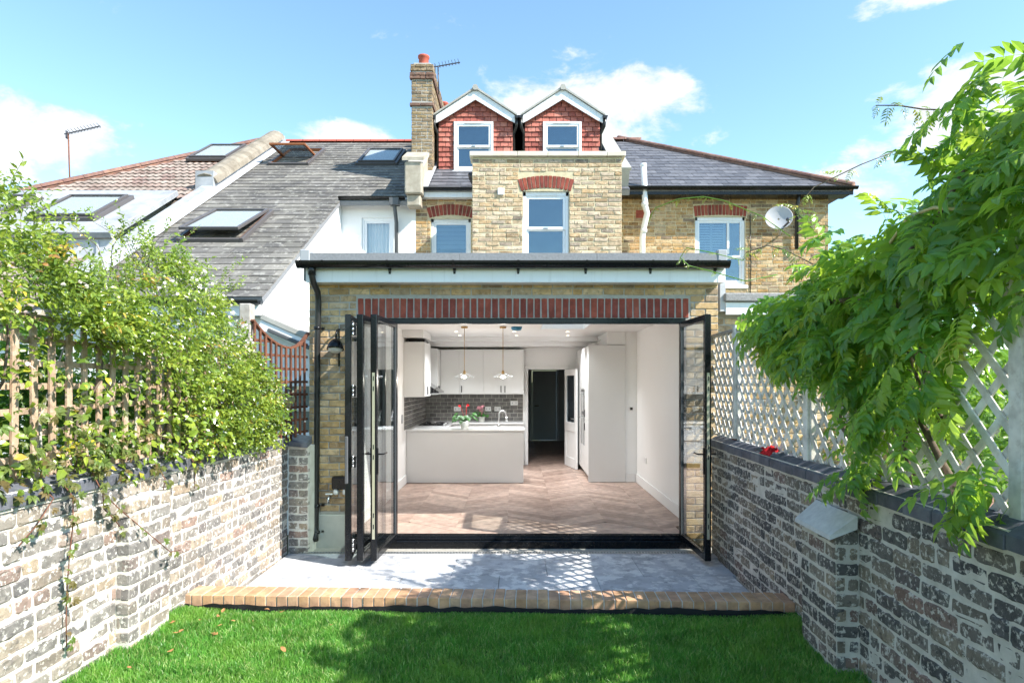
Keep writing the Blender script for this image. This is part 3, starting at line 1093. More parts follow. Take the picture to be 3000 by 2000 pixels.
def grass():
    rg = np.random.default_rng(5)
    N = 235000
    x = rg.uniform(-2.42, 1.98, N)
    y = rg.uniform(2.35, 4.55, N)
    keep = (y < e0.y + (e1.y - e0.y) * (x - e0.x) / (e1.x - e0.x) - 0.012) & (x < rwall_x(y) - 0.0)
    # thin patches, and thicker where the camera is near
    pn = np.sin(x * 3.1 + np.sin(y * 4.3) * 1.7) * np.sin(y * 3.7 + np.cos(x * 2.3) * 2.1)
    keep &= rg.uniform(0, 1, N) < 0.86 + 0.14 * pn
    keep &= (np.abs(x) < 0.35 + y * 0.84) 
    x, y, pn = x[keep], y[keep], pn[keep]
    n = len(x)
    z = np.array([lawn_z(a, b) for a, b in zip(x, y)]) - 0.004
    tuft = 0.5 + 0.5 * np.sin(x * 9.0 + 3 * np.sin(y * 7.0)) * np.sin(y * 11.0 + 2 * np.cos(x * 6.0))
    h = rg.uniform(0.032, 0.062, n) * (0.8 + 0.4 * tuft)
    near_edge = np.clip((e0.y + (e1.y - e0.y) * (x - e0.x) / (e1.x - e0.x) - y) / 0.18, 0.35, 1)
    h *= near_edge
    wdt = rg.uniform(0.0017, 0.0036, n)
    az = rg.uniform(0, 2 * np.pi, n)
    lean = rg.uniform(0.05, 0.75, n) * h
    la = rg.uniform(0, 2 * np.pi, n)
    dx, dy = np.cos(az) * wdt, np.sin(az) * wdt
    lx, ly = np.cos(la) * lean, np.sin(la) * lean
    P = np.empty((n, 5, 3))
    P[:, 0] = np.c_[x - dx, y - dy, z]
    P[:, 1] = np.c_[x + dx, y + dy, z]
    P[:, 2] = np.c_[x + dx * .75 + lx * .35, y + dy * .75 + ly * .35, z + h * .6]
    P[:, 3] = np.c_[x - dx * .75 + lx * .35, y - dy * .75 + ly * .35, z + h * .6]
    P[:, 4] = np.c_[x + lx, y + ly, z + h * (1 - 0.15 * lean / h)]
    me = bpy.data.meshes.new('grass')
    me.vertices.add(n * 5)
    me.vertices.foreach_set('co', P.reshape(-1))
    base = np.arange(n) * 5
    loops = np.c_[base, base + 1, base + 2, base + 3, base + 3, base + 2, base + 4].reshape(-1)
    me.loops.add(n * 7)
    me.loops.foreach_set('vertex_index', loops.astype(np.int32))
    me.polygons.add(n * 2)
    st = np.c_[np.arange(n) * 7, np.arange(n) * 7 + 4].reshape(-1)
    me.polygons.foreach_set('loop_start', st.astype(np.int32))
    me.update(calc_edges=True)
    me.validate()
    at = me.attributes.new('rnd', 'FLOAT', 'FACE')
    rv = np.clip(rg.beta(2, 2, n) * 0.75 + 0.18 * (tuft - 0.5) + 0.1 + (rg.uniform(0, 1, n) > 0.97) * 0.5, 0.001, 0.999)
    at.data.foreach_set('value', np.repeat(rv, 2).astype(np.float32))
    me.materials.append(MATS['grass_blade'])
    o = bpy.data.objects.new('grass', me)
    COL.objects.link(o)
    tag(o, 'short green lawn grass in front of the patio', 'grass', kind='stuff')


grass()

# black weed membrane poking out in front of the edging
mm = MB()
k = 160
top = []
for i in range(k + 1):
    t = i / k
    p = e0 + (e1 - e0) * t
    hgt = 0.045 + 0.05 * max(0, mnoise.noise(Vector((t * 9, 3.3, 0)))) + 0.018 * mnoise.noise(Vector((t * 45, 1.0, 0)))
    if t < 0.3:
        hgt *= 0.9
    off = 0.012 + 0.012 * mnoise.noise(Vector((t * 30, 8.0, 0)))
    top += [(p.x + nrm.x * (0.03 + off), p.y + nrm.y * (0.03 + off), 0.0), (p.x + nrm.x * (0.012 + off), p.y + nrm.y * (0.012 + off), hgt + 0.045),
            (p.x + nrm.x * 0.006, p.y + nrm.y * 0.006, hgt + 0.035)]
mm.add(top, [(3 * i + j, 3 * i + 3 + j, 3 * i + 4 + j, 3 * i + 1 + j) for i in range(k) for j in (0, 1)])
o = mm.build('weed_membrane', 'membrane', loc=(0, 4.5, 0.05))
tag(o, 'ragged black plastic membrane showing below the buff brick edging', 'membrane')

# dry leaves on the lawn
rr = random.Random(21)
for i in range(18):
    a = rr.random()
    x = -2.36 + abs(rr.gauss(0, 0.45)) if i < 21 else rr.uniform(-1.2, 1.6)
    y = rr.uniform(3.3, 4.45) if i > 8 else rr.uniform(4.0, 4.45)
    x = max(x, -2.37)
    z = lawn_z(x, y) + 0.055
    s = rr.uniform(0.012, 0.026)
    an = rr.uniform(0, 6.28)
    m = MB()
    n_ = 7
    pts = []
    for q in range(n_ + 1):
        t = q / n_
        wq = math.sin(math.pi * t) ** 0.8 * 0.55 * s
        cu = s * 0.5 * math.sin(t * 3.0 + i) * 0.8
        for sd in (-1, 0, 1):
            lx, ly, lz = (t - 0.5) * 2 * s, sd * wq, cu + abs(sd) * s * 0.35 * math.sin(i * 1.7 + t * 2)
            pts.append((x + lx * math.cos(an) - ly * math.sin(an), y + lx * math.sin(an) + ly * math.cos(an), z + lz * 0.6))
    fs = []
    for q in range(n_):
        b = q * 3
        fs += [(b, b + 1, b + 4, b + 3), (b + 1, b + 2, b + 5, b + 4)]
    m.add(pts, fs)
    o = m.build('fallen_leaf', 'dry_leaf', loc=(x, y, z))
    tag(o, 'small dry curled brown leaf lying on the green lawn', 'leaf', 'dry leaves fallen on the lawn')

# ------------------------------------------------------------------ garden walls
JT = 0.0115
BH, BL = 0.0755, 0.224
COURSE = BH + JT


def coping_tpl(ln, var):
    """engineering brick coping: upright front edge, then a slope up to the back. x along, y across (0 = front face), z up"""
    r2 = random.Random(var + 3)
    prof = [(0.0, 0.0), (0.0, 0.056), (0.007, 0.064), (0.07, 0.100), (0.085, 0.106), (0.19, 0.106), (0.196, 0.0)]
    hx = ln / 2
    vs, fs = [], []
    for x, ins in ((-hx, 0.004), (-hx + 0.004, 0), (hx - 0.004, 0), (hx, 0.004)):
        for y, z in prof:
            cy, cz = 0.09, 0.045
            f = 1 - ins / 0.09
            vs.append((x, cy + (y - cy) * f, cz + (z - cz) * f + r2.uniform(-.001, .001)))
    n = len(prof)
    for a in range(3):
        for i in range(n):
            fs.append((a * n + i, (a + 1) * n + i, (a + 1) * n + (i + 1) % n, a * n + (i + 1) % n))
    fs += [tuple(range(n)), tuple(reversed(range(3 * n, 4 * n)))]
    return vs, [tuple(reversed(f)) for f in fs]


def garden_wall(label, far, near, zc_far, zc_near, n, mat, mortar, seed, pier, ret=None):
    """far / near: (x, y) of the face line ; coping underside height at each end"""
    far3 = Vector((far[0], far[1], zc_far))
    near3 = Vector((near[0], near[1], zc_near))
    u = (near3 - far3)
    L = u.length
    u.normalize()
    n = Vector(n)
    n = (n - u * n.dot(u)).normalized()
    v = u.cross(n)
    if v.z < 0:
        v = -v
    t = thing('garden_wall', label, 'wall', (far[0] * 0.5 + near[0] * 0.5, (far[1] + near[1]) / 2, -0.12))
    H = 17 * COURSE
    o = far3 - v * H
    MB().obox(o, u, n, v, 0, L, -0.16, -0.007, 0, H).build('mortar', mortar, t)
    it = brick_field(o, u, v, n, L, H, BL, BH, JT, 0.06, seed=seed, jit=0.006, ch=0.008, header=0.28, wob=0.8, proud=0.006, tilt=0.016, sub=4)
    # pier: o, faces
    p_u0, p_u1, p_out, p_top = pier
    it = [q for q in it if not (p_u0 + 0.10 < (q[1].translation - o).dot(u) < p_u1 - 0.10 and (q[1].translation - o).dot(v) < H - p_top - 0.03)]
    pieces(t, 'brick', it, mat, 300, seed)
    pt = far3 - v * p_top
    MB().obox(o, u, n, v, p_u0 + 0.004, p_u1 - 0.004, -0.006, p_out - 0.006, 0, H - p_top - 0.004).build('pier', mortar, t)
    pr = [c for c in t.children if c.name.startswith('pier')][0]
    WLOC[pr] = WLOC[t]
    pi = []
    hp = H - p_top
    pi += brick_field(o + u * p_u0 + n * p_out, u, v, n, p_u1 - p_u0, hp, BL, BH, JT, 0.05, seed=seed + 1, jit=0.005, ch=0.008, header=0.2, wob=0.5, tilt=0.012)
    pi += brick_field(o + u * p_u1 + n * 0.0, n, v, u, p_out - 0.004, hp, p_out - 0.004, BH, JT, 0.05, seed=seed + 2, jit=0.004, ch=0.008, wob=0.3, tilt=0.012)
    pieces(pr, 'brick', pi, mat if mat != 'limed_brick' else 'limed_brick', 120, seed + 3)
    # coping
    rr = random.Random(seed + 5)
    ci = []
    x = 0.0
    while x < L:
        ln = 0.222
        var = rr.randrange(3)
        k = template(('cop', var), lambda: coping_tpl(0.222, var))
        c = far3 + u * (x + ln / 2) + n * (0.022 + rr.uniform(-.003, .003)) + v * (0.012 + rr.uniform(-.003, .003))
        ang = rr.uniform(-0.012, 0.012)
        m = frame(u, -n, v, c) if u.cross(-n).dot(v) > 0 else frame(-u, -n, v, c)
        ci.append((k, m @ Matrix.Rotation(ang, 4, 'X')))
        x += ln + 0.008
    pieces(t, 'coping_brick', ci, 'coping_brick', 60, seed)
    MB().obox(far3, u, n, v, 0.0, L, -0.15, 0.008, -0.004, 0.085).build('coping_bed', mortar, t)
    return t, u, n, v, far3


lwt, lu, ln_, lv, lfar = garden_wall('sunlit old brick garden wall with pale lime smears under the climbing jasmine', (-2.42, 6.67), (-2.42, 1.0), 1.035, 1.135, (1, 0, 0),
                                     'limed_brick', 'mortar_lime', 31, (2.42, 2.87, 0.085, 0.09))
rwt, ru, rn, rv_, rfar = garden_wall('shaded sooty brick garden wall with grey coping under the white trellis', (rwall_x(6.72), 6.72), (rwall_x(0.9), 0.9), 1.012, 1.09, (-1, 0, 0),
                                     'sooty_brick', 'mortar_lime_grey', 57, (2.72, 3.2, 0.13, 0.19))
# return of the left wall, meeting the extension
it = brick_field((-2.42, 6.665, -0.3), (1, 0, 0), (0, 0, 1), (0, -1, 0), 0.21, 1.30, 0.21, BH, JT, 0.05, seed=9, jit=0.005, ch=0.008, wob=0.4)
MB().box(-2.42, -2.208, 6.672, 6.94, -0.3, 1.02).build('mortar', 'mortar_lime', lwt)
pieces(lwt, 'brick', it, 'limed_brick', 40, 5)
MB().add([(-2.43, 6.63, 1.03), (-2.205, 6.63, 1.01), (-2.205, 6.79, 1.05), (-2.43, 6.79, 1.10), (-2.43, 6.63, 1.085), (-2.205, 6.63, 1.06), (-2.205, 6.79, 1.12), (-2.43, 6.79, 1.15)],
         [(3, 2, 1, 0), (4, 5, 6, 7), (0, 1, 5, 4), (1, 2, 6, 5), (2, 3, 7, 6), (3, 0, 4, 7)]).build('end_coping', 'coping_brick', lwt)

# sloping stone cap on the right pier
pc = rfar + ru * 2.70 - rv_ * 0.19
capm = MB()
prof = [(0.02, 0.09), (0.160, -0.005), (0.165, -0.035), (0.02, 0.02)]
capm.add([pc + ru * (uu + dd * (0.012 if uu else -0.01)) + rn * a + rv_ * (b + dd * 0.008) for uu in (0, 0.52) for (a, b), dd in zip(prof, (1, -1.3, -0.6, 0.8))],
         [(0, 1, 2, 3), (7, 6, 5, 4), (0, 4, 5, 1), (1, 5, 6, 2), (2, 6, 7, 3), (3, 7, 4, 0)])
capm.build('pier_cap', 'cap_stone', rwt, label='tilted pale stone slab capping the pier')

# ------------------------------------------------------------------ rear extension
FY = 6.98                     # plane of the brick face
EX0, EX1 = -2.30, 2.26
OX0, OX1, OZ = -1.80, 1.90, 2.417
ext = thing('rear_extension', 'single-storey yellow brick kitchen extension with flat roof, open towards the garden', 'house extension', (0, 9.0, -0.12))
Lf = EX1 - EX0
FZ0 = -0.12
holes = [(OX0 - EX0, OX1 - EX0, 0, OZ - FZ0)]
bh_holes = [(OX0 - EX0, OX1 - EX0, 0, OZ - FZ0), (-1.775 - EX0, 1.95 - EX0, OZ - FZ0 - 0.02, 2.641 - FZ0), (0, -1.80 - EX0, 0, 0.235 - FZ0)]
wall = slab(ext, 'facade', 'mortar_grey', (EX0, FY, FZ0), (1, 0, 0), (0, 0, 1), (0, -1, 0), Lf, 2.92, 0.30, 0.008, holes)
it = brick_field((EX0, FY, FZ0), (1, 0, 0), (0, 0, 1), (0, -1, 0), Lf, 2.92, 0.215, 0.066, 0.0117, 0.06, bh_holes, seed=71, jit=0.003, ch=0.005, wob=0.25, header=0.05)
pieces(wall, 'brick', it, 'stock_brick', 260, 72)
sol = []
ns = 47
rr = random.Random(5)
for i in range(ns):
    x = -1.763 + (i + 0.5) * (1.939 + 1.763) / ns
    var = rr.randrange(4)
    k = template(('sol', var), lambda: brick_tpl(0.0635, 0.214, 0.06, var + 9, 0.003, 0.004, 2))
    sol.append((k, frame((-1, 0, 0), (0, -1, 0), (0, 0, 1), (x, FY - 0.002, 2.529)) @ Matrix.Rotation(rr.uniform(-.012, .012), 4, 'Y')))
arch = MB().box(-1.763, 1.939, FY + 0.006, FY + 0.0075, 2.42, 2.64).build('soldier_course', 'mortar_grey', ext)
pieces(arch, 'brick', sol, 'red_brick', 60)
MB().cbox(EX0, OX0 - 0.01, FY - 0.03, FY - 0.001, FZ0 - 0.2, 0.235, 0.008).build('plinth', 'plinth_concrete', ext)
# side walls
MB().box(EX0, -1.905, FY + 0.31, 10.6, -0.4, 2.80).build('side_wall', 'mortar_grey', ext)
MB().box(2.125, EX1, FY + 0.31, 10.6, -0.4, 2.80).build('side_wall', 'mortar_grey', ext)
# flat roof with rooflight opening
RX0, RX1, RY0, RY1 = 0.40, 1.10, 8.5, 10.05
slab(ext, 'flat_roof', 'felt', (EX0, 6.80, 2.805), (1, 0, 0), (0, 1, 0), (0, 0, 1), Lf, 3.8, 0.0 - 0.0, -0.19, [(RX0 - EX0, RX1 - EX0, RY0 - 6.8, RY1 - 6.8)])
rl = MB()
for a, b, c, d in ((RX0 - .06, RX0 - .001, RY0 - .06, RY1 + .06), (RX1 + .001, RX1 + .06, RY0 - .06, RY1 + .06), (RX0, RX1, RY0 - .06, RY0 - .001), (RX0, RX1, RY1 + .001, RY1 + .06)):
    rl.box(a, b, c, d, 2.70, 3.10)
r_o = rl.build('rooflight', 'grey_trim', ext)
MB().box(RX0, RX1, RY0, RY1, 3.102, 3.108).build('pane', 'sun_diffuser_glass', r_o)
# fascia, roof-edge trim and gutter
FA = 6.78
f = MB()
f.cbox(-2.262, 2.27, FA, FA + 0.02, 2.785, 2.985, 0.003)
f.box(-2.255, 2.262, FA + 0.021, FY - 0.001, 2.787, 2.797)
fa = f.build('fascia', 'fascia_white', ext)
MB().cbox(2.19, 2.274, FA - 0.004, FA - 0.0005, 2.783, 2.99, 0.001).build('fascia_joint', 'fascia_white', ext)
MB().cbox(-2.266, -2.19, FA - 0.004, FA - 0.0005, 2.783, 2.99, 0.001).build('fascia_joint', 'fascia_white', ext)
MB().cbox(0.03, 0.065, FA - 0.004, FA - 0.0005, 2.783, 2.99, 0.001).build('fascia_joint', 'fascia_white', ext)
tr = MB()
for a, b in ((-2.22, -0.6), (-0.597, 0.875), (0.878, 2.2)):
    tr.add([(a, FA - 0.055, 3.02), (b, FA - 0.055, 3.02), (b, FA - 0.05, 3.095), (a, FA - 0.05, 3.095), (a, FA + 0.06, 3.115), (b, FA + 0.06, 3.115), (b, FA + 0.06, 3.0), (a, FA + 0.06, 3.0)],
           [(0, 1, 2, 3), (3, 2, 5, 4), (0, 7, 6, 1), (0, 3, 4, 7), (1, 6, 5, 2), (4, 5, 6, 7)])
for a, b in ((-2.22, -0.6), (-0.597, 0.875), (0.878, 2.2)):
    t2 = MB()
    t2.add([(a, FA - 0.055, 3.012), (b, FA - 0.055, 3.012), (b, FA - 0.05, 3.092), (a, FA - 0.05, 3.092), (a, FA + 0.06, 3.115), (b, FA + 0.06, 3.115), (b, FA + 0.06, 2.99), (a, FA + 0.06, 2.99)],
           [(0, 1, 2, 3), (3, 2, 5, 4), (0, 7, 6, 1), (0, 3, 4, 7), (1, 6, 5, 2), (4, 5, 6, 7)])
    t2.build('roof_trim', 'felt', ext)
for a, b in ((-2.315, -2.21), (2.175, 2.275)):
    MB().cbox(a, b, FA - 0.062, FA + 0.08, 3.005, 3.128, 0.008).build('trim_corner', 'grey_trim', ext)
gu = half_gutter(MB(), -2.335, 2.285, FA - 0.078, 2.995, 0.073, 10).build('gutter', 'black_plastic', ext)
for x in (-1.36, -0.66, 0.03, 0.76, 1.46, 1.83, 1.93, 2.16, -2.28, -2.05):
    b = MB()
    vs = []
    for q in range(9):
        a = math.pi + math.pi * q / 8
        for xx in (x - 0.011, x + 0.011):
            vs.append((xx, FA - 0.078 + math.cos(a) * 0.078, 2.998 + math.sin(a) * 0.078))
    b.add(vs, [(2 * q, 2 * q + 1, 2 * q + 3, 2 * q + 2) for q in range(8)])
    if x not in (1.83, 1.93, -2.28, -2.05):
        b.add([(x - .018, FA - 0.012, 2.94), (x + .018, FA - 0.012, 2.94), (x + .011, FA - 0.008, 2.875), (x - .011, FA - 0.008, 2.875),
               (x - .018, FA - 0.001, 2.94), (x + .018, FA - 0.001, 2.94), (x + .011, FA - 0.001, 2.875), (x - .011, FA - 0.001, 2.875)],
              [(0, 3, 2, 1), (0, 1, 5, 4), (1, 2, 6, 5), (2, 3, 7, 6), (3, 0, 4, 7)])
    b.build('gutter_bracket', 'black_plastic', gu)
# downpipe
px = -2.185
dp = MB()
dp.tube([(px, FA - 0.062, 2.97), (px, FA - 0.062, 2.86), (px + 0.005, FA - 0.03, 2.78), (px + 0.01, FY - 0.10, 2.70), (px + 0.01, FY - 0.07, 2.60), (px, FY - 0.07, 2.2),
         (px - 0.01, FY - 0.07, 0.9), (px - 0.02, FY - 0.07, 0.12), (px - 0.02, FY - 0.08, 0.04), (px + 0.0, FY - 0.14, -0.02)], 0.034, 12)
pp = dp.build('downpipe', 'black_downpipe', ext)
cl = MB()
for z in (2.30, 0.34, 0.05):
    cl.lathe((px - 0.012 + (0.012 if z > 1 else 0), FY - 0.07, z), [(0.033, -0.016), (0.04, -0.014), (0.04, 0.014), (0.033, 0.016)], 12)
    cl.box(px + 0.03, px + 0.06, FY - 0.03, FY - 0.001, z - 0.012, z + 0.012)
cl.lathe((px, FA - 0.062, 2.90), [(0.034, -0.05), (0.043, -0.045), (0.043, 0.03), (0.034, 0.05)], 12)
cl.build('pipe_clip', 'black_plastic', pp)

# folding-door track frame
fr = MB()
fr.cbox(OX0 + 0.002, OX1 - 0.002, FY + 0.0, FY + 0.07, OZ - 0.062, OZ - 0.002, 0.006)
fr.cbox(OX0 + 0.002, OX0 + 0.05, FY + 0.0, FY + 0.07, -0.02, OZ - 0.063, 0.004)
fr.cbox(OX1 - 0.05, OX1 - 0.002, FY + 0.0, FY + 0.07, -0.02, OZ - 0.063, 0.004)
tf = fr.build('door_track_frame', 'anthracite', ext)
th = MB()
th.cbox(OX0 - 0.05, OX1 + 0.05, FY - 0.06, FY + 0.005, -0.30, -0.05, 0.006)
th.cbox(OX0, OX1, FY - 0.02, FY + 0.073, -0.049, -0.022, 0.004)
th.box(OX0 + 0.051, OX1 - 0.051, FY + 0.005, FY + 0.018, -0.0215, 0.004)
th.box(OX0 + 0.051, OX1 - 0.051, FY + 0.058, FY + 0.068, -0.0215, 0.004)
th.build('threshold', 'anthracite', tf)
MB().box(OX0 + 0.051, OX1 - 0.051, FY + 0.02, FY + 0.056, -0.0217, -0.012).build('threshold_strip', 'brushed_steel', tf)


def door_leaf(parent, a, b, handle=None, lock=False):
    """glazed aluminium leaf between plan points a (at the wall) and b (free edge)"""
    a, b = Vector((*a, 0)), Vector((*b, 0))
    u = (b - a)
    L = u.length
    u.normalize()
    n = Vector((u.y, -u.x, 0))
    z0, z1 = -0.045, OZ - 0.045
    th, st = 0.062, 0.062
    z = Vector((0, 0, 1))
    m = MB()
    m.obox(a, u, n, z, 0, st, -th / 2, th / 2, z0, z1, 0.007)
    m.obox(a, u, n, z, L - st, L, -th / 2, th / 2, z0, z1, 0.007)
    m.obox(a, u, n, z, st, L - st, -th / 2, th / 2, z0, z0 + 0.075, 0.006)
    m.obox(a, u, n, z, st, L - st, -th / 2, th / 2, z1 - 0.062, z1, 0.006)
    lf = m.build('door_leaf', 'anthracite', parent)
    MB().obox(a, u, n, z, st, L - st, -0.012, 0.012, z0 + 0.075, z1 - 0.062).build('pane', 'door_glass', lf)
    gk = MB()
    for s in (-1, 1):
        gk.obox(a, u, n, z, st, st + 0.008, s * 0.014, s * 0.026, z0 + 0.075, z1 - 0.062)
        gk.obox(a, u, n, z, L - st - 0.008, L - st, s * 0.014, s * 0.026, z0 + 0.075, z1 - 0.062)
    gk.build('gasket', 'rubber_grey', lf)
    if lock:
        k = MB().obox(a, u, n, z, L + 0.0005, L + 0.003, -0.013, 0.013, 0.17, 1.80)
        ls = k.build('lock_strip', 'lock_steel', lf)
        s_ = MB()
        for zz in (0.27, 0.38, 0.95, 1.05, 1.62, 1.72):
            s_.obox(a, u, n, z, L + 0.0032, L + 0.005, -0.005, 0.005, zz, zz + 0.045)
        s_.build('lock_slot', 'membrane', lf)
    if handle:
        h = MB()
        for s in handle:
            h.obox(a, u, n, z, L - 0.046, L - 0.018, s * 0.0315, s * 0.04, 0.80, 1.06, 0.003)
            p0 = a + u * (L - 0.032) + n * s * 0.04 + z * 1.0
            h.tube([p0, p0 + n * s * 0.045, p0 + n * s * 0.052 - u * 0.01, p0 + n * s * 0.052 - u * 0.12], 0.008, 8)
        h.build('handle', 'black_steel', lf)
    return lf


fdl = thing('folding_door', 'stack of three black glazed door leaves folded against the left brick pier', 'folding door', (-1.6, 6.6, -0.1))
door_leaf(fdl, (-1.745, 7.0), (-1.640, 6.13))
door_leaf(fdl, (-1.475, 7.0), (-1.525, 6.13))
door_leaf(fdl, (-1.345, 7.0), (-1.39, 6.13), handle=(1, -1), lock=True)
hg, hp_ = MB(), MB()
for z in (0.12, 0.93, 1.62, 2.22):
    for dz in (-0.045, 0, 0.045):
        hg.lathe((-1.582, 6.098, z + dz), [(0.001, -0.018), (0.009, -0.017), (0.009, 0.017), (0.001, 0.018)], 10)
    hp_.box(-1.605, -1.56, 6.104, 6.129, z - 0.055, z + 0.055)
hg.build('hinge', 'brushed_steel', fdl)
hp_.build('hinge_plate', 'black_steel', fdl)
MB().cbox(-1.658, -1.628, 6.075, 6.098, 0.72, 1.18, 0.006).build('pull_handle', 'rubber_grey', fdl)
fdr = thing('folding_door', 'single black glazed door leaf swung open against the right garden wall', 'folding door', (1.9, 6.6, -0.1))
door_leaf(fdr, (1.86, 7.0), (1.885, 6.12), handle=(1, -1), lock=True)

# things on the left pier
wl = thing('wall_lamp', 'black bell-shaped wall lamp with white diffuser beside the downpipe', 'wall lamp', (-1.97, FY - 0.12, 2.08))
MB().lathe((-1.965, FY - 0.14, 2.12), [(0.010, 0.065), (0.026, 0.056), (0.05, 0.038), (0.072, 0.008), (0.086, -0.03), (0.092, -0.062), (0.088, -0.062), (0.078, -0.026), (0.05, 0.016)], 24,
           (0, 0.22, 1)).build('shade', 'anthracite', wl)
MB().lathe((-1.965, FY - 0.14, 2.12), [(0.0, -0.098), (0.04, -0.094), (0.068, -0.077), (0.083, -0.05), (0.085, -0.034)], 24, (0, 0.22, 1)).build('diffuser', 'opal', wl)
MB().tube([(-1.965, FY - 0.001, 2.27), (-1.965, FY - 0.06, 2.285), (-1.965, FY - 0.11, 2.25), (-1.965, FY - 0.125, 2.19)], 0.011, 8).build('arm', 'anthracite', wl)
MB().cbox(-1.975, -1.955, FY - 0.012, FY - 0.004, 1.88, 2.30, 0.003).build('backplate', 'anthracite', wl)
so = thing('outdoor_socket', 'black weatherproof socket box low on the left brick pier', 'socket', (-1.93, FY - 0.05, 0.6))
MB().cbox(-2.03, -1.85, FY - 0.075, FY - 0.001, 0.52, 0.66, 0.012).build('box', 'black_plastic', so)
for x in (-1.99, -1.89):
    MB().lathe((x, FY - 0.04, 0.525), [(0.001, -0.07), (0.026, -0.06), (0.03, -0.03), (0.02, -0.0)], 12).build('plug_cap', 'white_cap', so)
tp = thing('garden_tap', 'small brass and white garden tap under the black socket box', 'tap', (-2.06, FY - 0.05, 0.42))
MB().tube([(-2.06, FY - 0.001, 0.44), (-2.06, FY - 0.07, 0.44), (-2.06, FY - 0.095, 0.42), (-2.06, FY - 0.10, 0.37)], 0.014, 8).build('spout', 'brushed_steel', tp)
MB().cbox(-2.10, -2.02, FY - 0.075, FY - 0.055, 0.462, 0.478, 0.004).build('lever', 'white_cap', tp)
MB().tube([(-2.06, FY - 0.065, 0.44), (-2.06, FY - 0.065, 0.466)], 0.008, 6).build('spindle', 'brass', tp)

# ------------------------------------------------------------------ kitchen
KX0, KX1, KYB, CZ = -1.84, 2.06, 12.84, 2.55
fl = MB().box(-1.79, 1.89, FY + 0.075, FY + 0.13, -0.3, -0.012).box(-1.9, 2.12, FY + 0.1305, 18.2, -0.3, -0.012)
floor = fl.build('kitchen_floor', 'bark', loc=(0, 9, 0))
tag(floor, kind='structure')
# chevron oak boards: bands of slanted boards running away from the doors
items = []
bw, half = 0.14, 0.30
rr = random.Random(3)
ang = R(38)
band_w = 0.60
ib = 0
xb = -1.9
while xb < 2.1:
    x0, x1 = xb, min(xb + band_w, 2.1)
    sgn = 1 if ib % 2 == 0 else -1
    step = bw / math.cos(ang)
    dyb = band_w * math.tan(ang)
    yy = FY + 0.13 - dyb
    var = ('chev', sgn, round(x1 - x0, 3))
    wdx = x1 - x0
    dd = wdx * math.tan(ang) * sgn

    def chv(wdx=wdx, dd=dd, step=step):
        g2 = 0.0003
        a = [(-wdx / 2 + g2, -dd / 2, 0), (wdx / 2 - g2, dd / 2, 0), (wdx / 2 - g2, dd / 2 + step - 0.0015, 0), (-wdx / 2 + g2, -dd / 2 + step - 0.0015, 0)]
        vs = [(x, y, -0.0115) for x, y, z in a] + [(x, y, -0.0015) for x, y, z in a] + [(x * (1 - .004), y + (0.0012 if q < 2 else -0.0012), 0) for q, (x, y, z) in enumerate(a)]
        fs = [(0, 1, 5, 4), (1, 2, 6, 5), (2, 3, 7, 6), (3, 0, 4, 7), (4, 5, 9, 8), (5, 6, 10, 9), (6, 7, 11, 10), (7, 4, 8, 11), (8, 9, 10, 11)]
        return vs, fs
    template(var, chv)
    while yy < 18.0:
        cy = yy + dyb / 2
        if cy - dyb / 2 > FY + 0.128 and (cy + dyb / 2 < KYB or (0.0 < (x0 + x1) / 2 < 1.6)):
            items.append((var, Matrix.Translation(((x0 + x1) / 2, cy, rr.uniform(-0.0003, 0.0003)))))
        yy += step
    xb += band_w
    ib += 1
MB().box(-1.79, 1.89, FY + 0.075, FY + 0.62, -0.0118, -0.0022).build('floor_border', 'oak_plank', floor)
pieces(floor, 'floor_board', items, 'oak_plank', 300, 8)


def structure(name, mb, mat, loc=(0, 10, 0)):
    o = mb.build(name, mat, loc=loc)
    return tag(o, kind='structure')


structure('kitchen_wall_left', MB().box(-1.90, KX0, FY + 0.121, KYB, -0.01, CZ + 0.2), 'interior_white')
structure('kitchen_wall_right', MB().box(KX1, 2.12, FY + 0.121, 10.63, -0.01, CZ + 0.2), 'interior_white')
mw = MB()
mw.box(1.865, 2.12, 10.632, 10.72, -0.01, CZ + 0.2)
mw.box(1.56, 1.862, 10.632, 12.9, 2.335, CZ + 0.2)
mw.box(1.865, 1.95, 10.721, 12.9, -0.01, CZ + 0.2)
structure('kitchen_wall_recess', mw, 'interior_white')
DX0, DX1, DZ = 0.26, 1.03, 1.955
bw_ = MB()
bw_.box(-1.9, DX0, KYB, KYB + 0.12, -0.01, CZ + 0.2)
bw_.box(DX1, 1.95, KYB, KYB + 0.12, -0.01, CZ + 0.2)
bw_.box(DX0, DX1, KYB, KYB + 0.12, DZ, CZ + 0.2)
kwb = structure('kitchen_wall_back', bw_, 'interior_white')
ce = MB()
for a, b, c, d in ((-1.9, RX0, FY + 0.121, KYB + .1), (RX1, 2.12, FY + 0.121, KYB + .1), (RX0, RX1, FY + 0.121, RY0), (RX0, RX1, RY1, KYB + .1)):
    ce.box(a, b, c, d, CZ, CZ + 0.25)
ceil = structure('kitchen_ceiling', ce, 'ceiling_white')
MB().box(KX0 + .001, 1.558, 11.8, 12.15, 2.47, CZ - 0.0005).build('beam', 'ceiling_white', ceil)
MB().box(KX0 + .001, 1.558, 12.152, KYB - .001, 2.395, CZ - 0.0005).build('beam', 'ceiling_white', ceil)
MB().cbox(KX0 + .001, -1.50, 10.2, 11.1, 2.43, CZ - 0.001, 0.003).build('boxing', 'ceiling_white', ceil)
sk = MB()
sk.cbox(KX0 + 0.0005, KX0 + 0.018, FY + 0.13, 10.49, 0.001, 0.15, 0.004)
sk.build('skirting_board', 'white_paint', tag(bpy.data.objects['kitchen_wall_left']))
